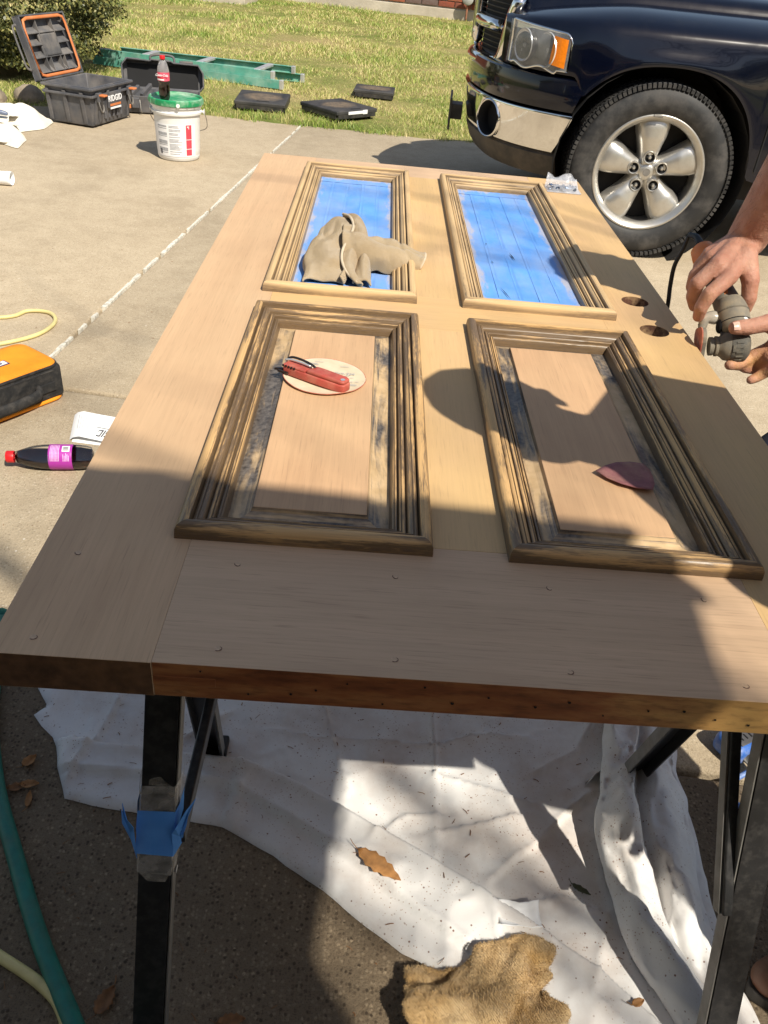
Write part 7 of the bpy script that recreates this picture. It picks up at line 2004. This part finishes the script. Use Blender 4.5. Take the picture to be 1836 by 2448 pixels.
for k in range(240):
    if k < 120: x, y = rs.uniform(-.35, .95), rs.uniform(-.02, .62)
    else: x, y = rs.uniform(-1.4, .0), rs.uniform(.2, 3.2)
    z = cloth_z(x, y) + .0012; a = rs.uniform(0, 6.28); L = rs.uniform(.003, .014) * (1 if k < 120 else .8)
    d = Vector((math.cos(a), math.sin(a), 0)) * L / 2
    g.tube([(x - d.x, y - d.y, z), (x + d.x * .2 + .001, y + d.y * .2, z + .0012), (x + d.x, y + d.y, z)], rs.uniform(.0004, .0009), 4)
tag(g.build('litter', M_leaf2), 'scattered twigs and wood crumbs on the cloth and driveway', 'litter', kind='stuff')
M_sawdust = pm('saw_dust', (.58, .42, .22), .95, var=.2, scale=200)
# ------------------------------------------------------------------ the person sanding the door edge
def skin_():
    m = NB('skin'); v = m.tc()
    c = m.ramp(m.noise(v, scale=34, detail=5), [(.3, (.39, .18, .12)), (.55, (.48, .245, .17)), (.75, (.54, .30, .215))])
    c = m.mix(m.ramp(m.noise(m.map(v, loc=(2, 0, 1)), scale=18, detail=4), [(.5, 0), (.72, .55)]), c, (.46, .20, .14))
    d = m.ramp(m.noise(m.map(v, loc=(5, 5, 0)), scale=15, detail=6, rough=.65), [(.50, 0), (.72, .62)])
    z = m.sep(v)[2]
    c = m.mix(m.math('MULTIPLY', d, m.ramp(z, [(.70, 1), (.88, .25), (1.0, 0)])), c, (.55, .32, .10))
    w_ = m.noise(v, scale=190, detail=3); vein = m.noise(m.map(v, scale=(1, 1, 1)), scale=42, detail=3, dist=1.2)
    n = m.bump(m.voro(v, scale=420), .22, .0009, m.bump(m.math('ADD', w_, m.math('MULTIPLY', vein, 1.6)), .45, .0028))
    return m.fin(c, .6, 0, n, .35, Subsurface_Weight=.08, Subsurface_Scale=.01)
M_skin = skin_()
M_jeans = pm('dark_blue_denim', (.028, .040, .075), .9, var=.25, scale=30, bump=.4, bscale=800, bdist=.0006, dirt=(.16, .15, .15), dscale=12, damt=.25)
M_shirt = pm('grey_cotton_shirt', (.16, .165, .18), .9, var=.1, scale=10, bump=.3, bscale=500)
M_shirt2 = pm('dark_green_shirt', (.05, .075, .06), .9, var=.1, scale=10, bump=.3, bscale=500)
M_shoe = pm('brown_leather', (.16, .062, .03), .55, var=.25, scale=20, dirt=(.30, .22, .15), dscale=14, damt=.4)
M_sole = pm('dark_sole', (.03, .026, .022), .8, var=.2)
M_hair = pm('brown_hair', (.06, .04, .028), .7, var=.3, scale=60, bump=.6, bscale=300)
M_cap = pm('faded_cap', (.10, .10, .12), .85, var=.15, scale=20)
M_nail = pm('finger_nail', (.66, .44, .35), .32, var=.08, scale=60)

def head_bones(c, fw, up):
    c = Vector(c); fw = Vector(fw).normalized(); up = Vector(up).normalized(); fw = (fw - up * fw.dot(up)).normalized(); sd = fw.cross(up)
    P = lambda f, s_, u: c + fw * f + sd * s_ + up * u
    b = [(P(-.030, 0, .030), .086, P(.022, 0, .035), .080), (P(.030, 0, -.035), .062, P(.035, 0, -.085), .044), (P(.062, -.018, -.095), .022, P(.062, .018, -.095), .022), (P(.045, -.03, -.02), .048, P(.045, .03, -.02), .048),
         (P(.086, 0, .022), .010, P(.108, 0, -.020), .014), (P(.098, -.010, -.022), .009, P(.098, .010, -.022), .009), (P(.084, -.020, -.055), .009, P(.084, .020, -.055), .009), (P(.082, -.018, -.067), .009, P(.082, .018, -.067), .009),
         (P(.076, -.04, .035), .010, P(.080, -.012, .036), .010), (P(.076, .04, .035), .010, P(.080, .012, .036), .010)]
    for s_ in (-1, 1): b += [(P(-.005, s_ * .080, .02), .012, P(-.012, s_ * .090, .0), .014), (P(-.012, s_ * .088, -.005), .010, P(-.004, s_ * .078, -.03), .008)]
    return b, P
def finish(o, parent, name, mat):
    o.name = name; o.data.name = name; o.data.materials.append(mat); o.parent = parent
    return o
def shoe(parent, heel, toe, name='shoe'):
    heel = Vector(heel); toe = Vector(toe); d = (toe - heel).normalized(); L = (toe - heel).length; sd = Vector((-d.y, d.x, 0))
    P = lambda a, s_, z: heel + d * (a * L) + sd * s_ + Vector((0, 0, z))
    o = capsules([(P(.08, 0, .05), .036, P(.10, 0, .10), .038), (P(.1, 0, .045), .038, P(.5, 0, .045), .038), (P(.5, .004, .042), .040, P(.78, .006, .038), .040), (P(.78, -.012, .034), .034, P(.88, -.006, .030), .030), (P(.3, 0, .085), .032, P(.12, 0, .11), .036)], .005, 3, 'shoe')
    me = o.data; n = len(me.vertices); co = np.empty(n * 3); me.vertices.foreach_get('co', co); co = co.reshape(-1, 3); co[:, 2] = np.maximum(co[:, 2], .016); me.vertices.foreach_set('co', co.reshape(-1))
    finish(o, parent, name, M_shoe)
    g = G(); out = []
    for k in range(28):
        a = 2 * math.pi * k / 28; q = math.cos(a); w_ = .046 - .006 * max(0, -q)
        out.append(P(.48 + .53 * q, math.sin(a) * w_, 0))
    g.extrude([Vector((p.x, p.y, .0)) for p in out], (0, 0, .024)); s_ = g.build('sole', M_sole, o, bevel=.003)
    g = G()
    for k in range(5):
        c = P(.34 + .07 * k, 0, .086 - .005 * k); g.tube([c - sd * .024 + Vector((0, 0, -.004)), c + Vector((0, 0, .006)), c + sd * .024 + Vector((0, 0, -.004))], .0028, 6)
    g.build('lace', M_sole, o, smooth=180)

def person(label, J, hands, hat, shirt, head_dir, voxel, group=None):
    p = thing('person', label, 'person', (J['pelvis'][0], J['pelvis'][1], 0))
    off = Vector((J['pelvis'][0], J['pelvis'][1], 0))
    V = {k: Vector(v) - off for k, v in J.items()}
    hb, P = head_bones(V['head'], head_dir, V['head'] - V['neck'])
    B = list(hb)
    B += [(V['neck'], .058, V['head'] - (V['head'] - V['neck']).normalized() * .06, .055), (V['neck'], .075, V['chest'], .135), (V['chest'], .135, V['belly'], .125), (V['belly'], .125, V['pelvis'], .135)]
    for s_ in 'LR':
        B += [(V['neck'], .062, V['sh' + s_], .062), (V['chest'], .11, V['sh' + s_], .062), (V['sh' + s_], .056, V['el' + s_], .042), (V['el' + s_], .044, V['el' + s_].lerp(V['wr' + s_], .35), .049), (V['el' + s_].lerp(V['wr' + s_], .35), .050, V['wr' + s_], .0355)]
        B += [(V['pelvis'], .12, V['hip' + s_], .095), (V['hip' + s_], .090, V['kn' + s_], .058), (V['kn' + s_], .056, V['kn' + s_].lerp(V['an' + s_], .3), .056), (V['kn' + s_].lerp(V['an' + s_], .3), .056, V['an' + s_], .036)]
        t = (V['to' + s_] - V['an' + s_]); B += [(V['an' + s_], .034, V['an' + s_] + t * .5 + Vector((0, 0, -.02)), .032), (V['an' + s_] + t * .5 + Vector((0, 0, -.02)), .032, V['an' + s_] + t * .85 + Vector((0, 0, -.01)), .026)]
    for b in hands: B.append((Vector(b[0]) - off, b[1], Vector(b[2]) - off, b[3]))
    body = capsules(B, voxel, 2, 'body'); finish(body, p, 'body', M_skin)
    # clothes
    S = [(V['neck'].lerp(V['chest'], .25), .088, V['chest'], .150), (V['chest'], .150, V['belly'], .142), (V['belly'], .142, V['pelvis'] + Vector((0, 0, .04)), .150)]
    for s_ in 'LR': S += [(V['chest'], .125, V['sh' + s_], .074), (V['sh' + s_], .072, V['sh' + s_].lerp(V['el' + s_], .62), .064)]
    so = capsules(S, .010, 3, 'shirt'); finish(so, p, 'shirt', shirt)
    T = [(V['pelvis'] + Vector((0, 0, .02)), .146, V['pelvis'] + Vector((0, 0, -.03)), .145)]
    for s_ in 'LR': T += [(V['pelvis'], .135, V['hip' + s_], .108), (V['hip' + s_], .104, V['kn' + s_], .076), (V['kn' + s_], .076, V['an' + s_] + Vector((0, 0, .01)), .062)]
    to = capsules(T, .008, 3, 'trousers'); displaced(to, lambda c: .004 * nfield(c[:, 0] + c[:, 1], c[:, 2] * 1.6, 12, 5, 3)); finish(to, p, 'trousers', M_jeans)
    for s_ in 'LR':
        a = V['an' + s_]; t = V['to' + s_] - a; t.z = 0; t.normalize()
        shoe(p, Vector((a.x, a.y, 0)) - t * .055, Vector((a.x, a.y, 0)) + t * .225)
    # hair, eyes
    g = G(); c = P(-.012, 0, .052); g.sphere(c, .088, 20, 12); g.v = [tuple(Vector(q) + (Vector(q) - c) * .04 * vnoise(q[0] * 60, q[1] * 60, q[2] * 60)) for q in g.v]; g.build('hair', M_hair, p, smooth=180)
    for s_ in (-1, 1):
        g = G(); g.sphere(P(.080, s_ * .031, .020), .0115, 12, 8); e = g.build('eye', M_labelwhite, p, smooth=180)
        g = G(); g.sphere(P(.0895, s_ * .031, .020), .0045, 8, 6); g.build('iris', M_ink, e, smooth=180)
    if hat:
        g = G(); g.sphere(P(-.008, 0, .060), .096, 22, 12)
        g.build('cap', M_cap, p, smooth=180)
        g = G(); g.add([P(.07, -.07, .058), P(.145, -.045, .048), P(.165, 0, .050), P(.145, .045, .048), P(.07, .07, .058), P(.07, -.07, .066), P(.145, -.045, .056), P(.165, 0, .058), P(.145, .045, .056), P(.07, .07, .066)], [(4, 3, 2, 1, 0), (5, 6, 7, 8, 9), (0, 1, 6, 5), (1, 2, 7, 6), (2, 3, 8, 7), (3, 4, 9, 8)]); g.build('cap_peak', M_cap, p)
    return p, off

H = {
 'wrist': (1.0011, .9781, .8968), 'elb': (1.0, .87, 1.2),
 'imcp': (.952, .8878, .8528), 'ipip': (.9182, .8659, .8281), 'idip': (.9116, .8671, .8034), 'itip': (.9167, .8788, .7814),
 'mmcp': (.9346, .91, .8654), 'mpip': (.9055, .9011, .8337), 'mdip': (.9109, .9168, .8043), 'mtip': (.9228, .9255, .7829),
 'rmcp': (.936, .9472, .8659), 'rpip': (.9178, .9503, .8319), 'rdip': (.9227, .9625, .8062), 'rtip': (.9349, .9717, .7885),
 'pmcp': (.9419, .9766, .8646), 'ppip': (.9332, .9851, .8387), 'pdip': (.9363, .9933, .8218), 'ptip': (.9461, 1.0022, .8063),
 'tcmc': (.9871, .930, .880), 'tmcp': (.9966, .8999, .8467), 'tip1': (1.0010, .8919, .8183), 'ttip': (1.0030, .8951, .7974),
 'lttip': (.9651, .8273, .7857), 'ltip': (.9911, .833, .7872), 'ltmcp': (1.0268, .8421, .7939), 'ltcmc': (1.0668, .8434, .7815), 'lwrist': (1.1144, .8515, .7617),
 'limcp': (1.0499, .8527, .7415), 'lipip': (1.0207, .8549, .7203), 'lidip': (.9987, .8395, .7142), 'litip': (.979, .8286, .7158),
 'lmmcp': (1.0498, .8359, .7352), 'lmpip': (1.0368, .8567, .7117), 'lmdip': (1.0188, .8542, .7069), 'lmtip': (.9984, .8464, .7087),
 'lrmcp': (1.0557, .83, .7274), 'lrpip': (1.0493, .8515, .7052), 'lrdip': (1.0361, .8552, .7008), 'lrtip': (1.0191, .852, .7017),
 'lpmcp': (1.0563, .8164, .7255), 'lppip': (1.0454, .8279, .7063), 'lpdip': (1.0355, .8278, .6969), 'lptip': (1.0242, .8247, .6917)}
def F(pre, r):
    """one finger: four joints"""
    q = [H[pre + k] for k in ('mcp', 'pip', 'dip', 'tip')]
    return [(q[0], r * 1.12, q[1], r), (q[1], r * 1.04, q[2], r * .92), (q[2], r * .95, q[3], r * .80)]
hd = []
w0 = Vector(H['wrist'])
for k, r in (('imcp', .0152), ('mmcp', .0156), ('rmcp', .0148), ('pmcp', .0135)):
    hd.append((w0 + (Vector(H[k]) - w0) * .10, .0245, H[k], r))
hd += [(w0, .026, w0.lerp(Vector(H['tcmc']), .5), .024), (w0.lerp(Vector(H['imcp']), .4), .019, w0.lerp(Vector(H['pmcp']), .6), .017), (H['tcmc'], .018, H['imcp'], .0105), (H['tcmc'], .0175, w0.lerp(Vector(H['imcp']), .6), .016)]
hd += F('i', .0130) + F('m', .0132) + F('r', .0124) + F('p', .0108)
hd += [(H['tcmc'], .0205, H['tmcp'], .0158), (H['tmcp'], .0150, H['tip1'], .0135), (H['tip1'], .0138, H['ttip'], .0115)]
bk = Vector((-.35, -.55, .75)).normalized()
for kk, r in (('imcp', .0040), ('mmcp', .0042), ('rmcp', .0038)):
    q = Vector(H[kk]); hd += [(w0.lerp(q, .40) + bk * .0165, r, w0.lerp(q, .92) + bk * .0105, r * 1.1), (q + bk * .003, .0125, q + bk * .003 + Vector((.001, 0, 0)), .0120)]
for a, b, o in (((.25, 'mmcp'), (.8, 'imcp'), .0185), ((.8, 'imcp'), (.95, 'mmcp'), .013), ((.3, 'imcp'), (.75, 'rmcp'), .0185)):
    hd.append((w0.lerp(Vector(H[a[1]]), a[0]) + bk * o, .0024, w0.lerp(Vector(H[b[1]]), b[0]) + bk * (o - .004), .0022))
lw = Vector(H['lwrist'])
for k, r in (('limcp', .0125), ('lmmcp', .0125), ('lrmcp', .0115), ('lpmcp', .0105)):
    hd.append((lw + (Vector(H[k]) - lw) * .1, .021, H[k], r))
hd += [(lw, .026, H['ltcmc'], .021), (H['ltcmc'], .021, H['ltmcp'], .0165), (H['ltmcp'], .0155, H['ltip'], .0138), (H['ltip'], .0146, H['lttip'], .0122), (H['ltcmc'], .017, H['limcp'], .012)]
hd += F('li', .0120) + F('lm', .0122) + F('lr', .0114) + F('lp', .0100)
J1 = dict(pelvis=(1.46, .80, .93), belly=(1.47, .78, 1.08), chest=(1.44, .76, 1.23), neck=(1.34, .72, 1.39), head=(1.245, .67, 1.53), shL=(1.36, .57, 1.29), elL=(1.28, .70, 1.00), wrL=(1.1144, .8515, .7617), shR=(1.36, .90, 1.31), elR=(1.03, .87, 1.2), wrR=(1.0011, .9781, .8968),
          hipL=(1.42, .71, .90), knL=(1.105, .745, .55), anL=(1.33, .74, .09), toL=(1.11, .80, .03), hipR=(1.52, .90, .90), knR=(1.48, 1.04, .48), anR=(1.58, 1.0, .09), toR=(1.36, 1.06, .03))
p1, off1 = person('person in dark jeans bending in from the right, sanding the door edge with both hands', J1, hd, True, M_shirt, (-1, .15, -.5), .0030)
# nails of the visible thumb and fingers
def nail(c, d, n, w_, l_):
    c = Vector(c) - off1; d = Vector(d).normalized(); n = Vector(n).normalized(); s_ = d.cross(n).normalized(); n = s_.cross(d)
    g = G(); g.grid(lambda u, v: c + d * (l_ * (v - .5)) + s_ * (w_ * (u - .5) * (1 - .25 * abs(v - .5))) + n * (-.0022 * (2 * u - 1) ** 2 - .0010 * max(0, v - .6) * 4), 8, 8, uv=False)
    g.build('fingernail', M_nail, p1, smooth=180)
dth = Vector(H['lttip']) - Vector(H['ltip'])
nail(Vector(H['lttip']) + Vector((.0005, -.0086, .0084)), dth, (0.05, -.72, .7), .0155, .0165)
dt2 = Vector(H['mtip']) - Vector(H['mdip'])

# fine hair on the forearm
g = G(); rs = random.Random(77); e0 = Vector(J1['elR']) - off1; w1 = Vector(J1['wrR']) - off1; ax_ = (w1 - e0).normalized(); _, xa, ya = basis(ax_)
for k in range(420):
    t = rs.uniform(.35, 1.02); a = rs.uniform(0, 6.28); r = float(np.interp(t, [0, .35, 1, 1.1], [.045, .0505, .0355, .034])) + .0004
    n = xa * math.cos(a) + ya * math.sin(a); p = e0.lerp(w1, t) + n * r; q = (xa * -math.sin(a) + ya * math.cos(a)) * rs.uniform(-.5, .5)
    L_ = rs.uniform(.007, .015); g.tube([p, p + (ax_ + n * .35 + q) * L_ * .5, p + (ax_ + n * .25 + q * 1.4) * L_], [.00016, .00013, .00004], 3, caps=False)
tag(g.build('arm_hair', M_hair, p1), kind='stuff')
# the sander in the hands
sa = thing('corded_sander', 'dusty grey and orange corded sander held against the right door edge', 'sander', (.975, .90, .78))
so_ = (.975, .90, .78)
M_grip = pm('sander_grey', (.20, .18, .145), .8, var=.15, scale=30, dirt=(.42, .34, .22), dscale=26, damt=.8)
M_gripd = pm('sander_dark_rubber', (.10, .094, .08), .7, var=.2, scale=30, bump=.5, bscale=500, dirt=(.32, .26, .17), dscale=40, damt=.6)
M_or2 = pm('sander_orange', (.64, .175, .03), .45, var=.1, dirt=(.55, .36, .2), dscale=20, damt=.4)
A = Vector((.9530, 1.040, .850)); Bc = Vector((.9786, .9257, .7958)); Hd = Vector((.9780, .8800, .7850))
d = (Bc - A).normalized(); L = (Bc - A).length
g = G(); g.lathe([(0, -.012), (.012, -.012), (.021, -.004), (.024, .015), (.024, L * .28), (.0215, L * .45), (.0205, L * .62)], A, d, 28); g.build('motor_housing', M_or2, sa, org=so_, smooth=50)
g = G(); g.lathe([(.0208, L * .60), (.0215, L * .8), (.0240, L * 1.02), (.0245, L * 1.12)], A, d, 28); g.build('grip', M_grip, sa, org=so_, smooth=60)
_, a_, b_ = basis(d)
for k in range(3):
    c = A + d * .012 + a_ * .019 * math.cos(2 + k) + b_ * .019 * math.sin(2 + k); g = G(); g.box(c, (.004, .012, .006), R=Matrix((a_, d, b_)).transposed()); g.build('vent', M_shadow_dark, sa, org=so_)
# orange chevron on the grip
vd = (Vector(cam.matrix_world.translation) * 0 + Vector((-.46, -.98, .38))).normalized()
s_ = d.cross(vd).normalized(); t_ = s_.cross(d)
if t_.dot(vd) < 0: t_ = -t_
def gp(u, ang, r=.0228): return A + d * (L * u) + (s_ * math.sin(ang) + t_ * math.cos(ang)) * r
g = G(); 
g.grid(lambda u, v: gp(.78 + .22 * v, -.35 - .30 * (1 - v) + .26 * u, .0232 + .0006), 4, 6, uv=False); g.build('stripe', M_or2, sa, org=so_, smooth=60)
g = G(); g.lathe([(.0236, L * 1.075), (.0244, L * 1.085), (.0244, L * 1.10), (.0238, L * 1.11)], A, d, 28); g.build('collar_ring', M_or2, sa, org=so_, smooth=50)
# head: dome turning into the drum
g = G(); g.lathe([(.0236, -.032), (.0275, -.020), (.0290, -.004), (.0285, .012), (.0240, .024), (.0150, .031), (0, .034)], Hd, (d + Vector((0, -.35, -.55))).normalized(), 32); g.build('gear_head', M_grip, sa, org=so_, smooth=60)
D0 = Vector((.9320, .8560, .7350)); D1_ = Vector((.9985, .8470, .7455)); dd = (D1_ - D0).normalized()
g = G(); g.lathe([(0, .010), (.0165, .010), (.0165, .016), (.0150, .017), (.0150, .019), (.0180, .020), (.0180, .024), (.0165, .025), (.0195, .030), (.0250, .036), (.0262, .046)], D0, dd, 32); g.build('drum', M_grip, sa, org=so_, smooth=50)
g = G(); g.lathe([(.0268, .045), (.0278, .050), (.0278, .066), (.0262, .072), (.018, .078), (0, .080)], D0, dd, 32); g.build('dial_ring', M_gripd, sa, org=so_, smooth=50)
g = G()
for k in range(20):
    q = 2 * math.pi * k / 20; _, x_, y_ = basis(dd); c = D0 + dd * .058 + (x_ * math.cos(q) + y_ * math.sin(q)) * .0278
    g.box(c, (.012, .0026, .0026), R=Matrix((dd, x_ * math.cos(q) + y_ * math.sin(q), dd.cross(x_ * math.cos(q) + y_ * math.sin(q)))).transposed())
g.build('dial_rib', M_gripd, sa, org=so_)
g = G(); g.cyl(Hd + Vector((.010, -.026, .006)), Hd + Vector((.0105, -.0295, .0075)), .0055, 14); g.build('screw', M_alu, sa, org=so_, smooth=40)
g = G(); g.tube([Hd.lerp(D0 + dd * .05, .15), Hd.lerp(D0 + dd * .05, .9)], [.0235, .0225], 24); g.build('neck', M_grip, sa, org=so_, smooth=60)
# seams, dark lumps painting the shade of hollows below the guard
hx_ = (d + Vector((0, -.35, -.55))).normalized()
g = G(); g.lathe([(.0292, -.0015), (.0298, -.0008), (.0298, .0008), (.0292, .0015)], Hd + hx_ * -.006, hx_, 40); g.build('seam', M_gripd, sa, org=so_, smooth=60)
g = G(); g.lathe([(.0278, -.001), (.0284, 0), (.0278, .001)], Hd + hx_ * .014, hx_, 40); g.build('seam', M_shadow_dark, sa, org=so_)
g = G(); g.sphere(Hd + Vector((-.0205, -.012, -.012)), (.0085, .010, .016), 16, 10); g.build('hollow_shade', M_shadow_dark, sa, org=so_, smooth=180)
g = G(); g.sphere(Hd + Vector((.006, -.024, -.016)), (.013, .008, .007), 16, 10); g.build('hollow_shade', M_shadow_dark, sa, org=so_, smooth=180)
g = G(); g.tube(smoothpath([(.9300, .8810, .7660), (.9290, .8760, .7600), (.9285, .8700, .7540)], 3), [.0085, .008, .0075, .007, .0065, .006, .0055], 10); g.build('pad_arm', M_grip, sa, org=so_, smooth=60)
# white number decal on the drum
_, x_, y_ = basis(dd)
vv = (Vector((-.64, -1.37, .55)) - dd * Vector((-.64, -1.37, .55)).dot(dd)).normalized(); ww = dd.cross(vv)
g = G(); g.grid(lambda u, v: D0 + dd * (.046 + .012 * u) + (vv * math.cos(.45 * (v - .2)) + ww * math.sin(.45 * (v - .2))) * .0286, 4, 6, uv=False); g.build('decal', M_gripd, sa, org=so_, smooth=180)
# clear bracket and pad
g = G(); g.tube(smoothpath([(.9560, .8830, .7790), (.9440, .8830, .7800), (.9330, .8830, .7765), (.9300, .8810, .7660)], 4), [.010, .011, .012, .012, .012, .0115, .011, .010, .010, .0095, .009, .0085, .008], 10); g.build('guard', pm('clear_dusty_plastic', (.46, .42, .35), .25, var=.2, scale=40, Coat_Weight=.5), sa, org=so_, smooth=60)
pn = -dd; pu = Vector((.10, -.45, -.88)); pu = (pu - pn * pu.dot(pn)).normalized(); pv = pn.cross(pu)
pc_ = D0 - dd * .004 + Vector((0, .003, .004))
pad = []
for k in range(24):
    a = 2 * math.pi * k / 24; r = .031 * (1 + .16 * math.cos(3 * a)); pad.append((r * math.cos(a), r * math.sin(a)))
def padpt(q, o): return pc_ + pu * q[0] + pv * q[1] + pn * o
g = G(); g.extrude([padpt(q, -.004) for q in pad], pn * .007); g.build('pad', M_grip, sa, org=so_, bevel=.001)
g = G(); g.extrude([padpt((q[0] * 1.06, q[1] * 1.06), .003) for q in pad], pn * .0018); g.build('sandpaper', M_gritred, sa, org=so_)
g = G(); g.tube(smoothpath([A - d * .010, A - d * .028 + Vector((-.002, .004, .004)), A - d * .045 + Vector((-.008, .006, -.004))], 4), [.0085, .008, .0075, .007, .0065, .006, .0055, .005, .005], 10); g.build('strain_relief', M_rubber, sa, org=so_, smooth=180)
C0 = A - d * .045 + Vector((-.008, .006, -.004))
cord('sander_cord', [tuple(C0), (.935, 1.090, .838), (.930, 1.098, .800), (.932, 1.095, .760), (.936, 1.085, .71), (.942, 1.09, .60), (.96, 1.10, .40), (.98, 1.15, .15), (1.05, 1.2, .006), (1.3, 1.3, .006), (1.9, 1.2, .006)], .0045, M_rubber, 'black power cord hanging from the sander over the right door edge', 'cord')

# ------------------------------------------------------------------ a second person standing at the near right corner
J2 = dict(pelvis=(1.25, -.02, .93), belly=(1.21, -.01, 1.08), chest=(1.12, .02, 1.22), neck=(.985, .045, 1.35), head=(.862, .100, 1.372), shL=(1.08, -.18, 1.30), elL=(1.24, -.30, 1.10), wrL=(1.22, -.16, .90), shR=(1.06, .235, 1.315), elR=(1.24, .33, 1.10), wrR=(1.24, .16, .90),
          hipL=(1.25, -.12, .90), knL=(1.24, -.16, .50), anL=(1.27, -.16, .09), toL=(1.05, -.18, .03), hipR=(1.26, .09, .90), knR=(1.23, .115, .50), anR=(1.215, .105, .09), toR=(1.0, .085, .03))
h2 = []
for s_ in 'LR':
    w_ = Vector(J2['wr' + s_]); dn = Vector((-.25, .0, -1)).normalized(); sd = Vector((.1, 1, 0)).normalized()
    for k in range(4):
        m0 = w_ + dn * .085 + sd * (-.030 + .020 * k); l_ = (.036, .042, .040, .032)[k]
        h2 += [(w_ + dn * .02 + sd * (-.012 + .008 * k), .020, m0, .0125), (m0, .0112, m0 + dn * l_ + Vector((-.006, 0, 0)), .0100), (m0 + dn * l_ + Vector((-.006, 0, 0)), .0100, m0 + dn * l_ * 1.6 + Vector((-.020, 0, 0)), .0088), (m0 + dn * l_ * 1.6 + Vector((-.020, 0, 0)), .0088, m0 + dn * l_ * 2.0 + Vector((-.036, 0, 0)), .0078)]
    t0 = w_ + dn * .025 - sd * .028 + Vector((-.012, 0, 0)); h2 += [(w_ + dn * .01, .022, t0, .016), (t0, .0145, t0 + dn * .035 - sd * .018 + Vector((-.014, 0, 0)), .0120), (t0 + dn * .035 - sd * .018 + Vector((-.014, 0, 0)), .0120, t0 + dn * .062 - sd * .020 + Vector((-.022, 0, 0)), .0100)]
person('person in brown shoes leaning over the near right corner of the door', J2, h2, False, M_shirt2, (-1, .25, -.75), .0052)
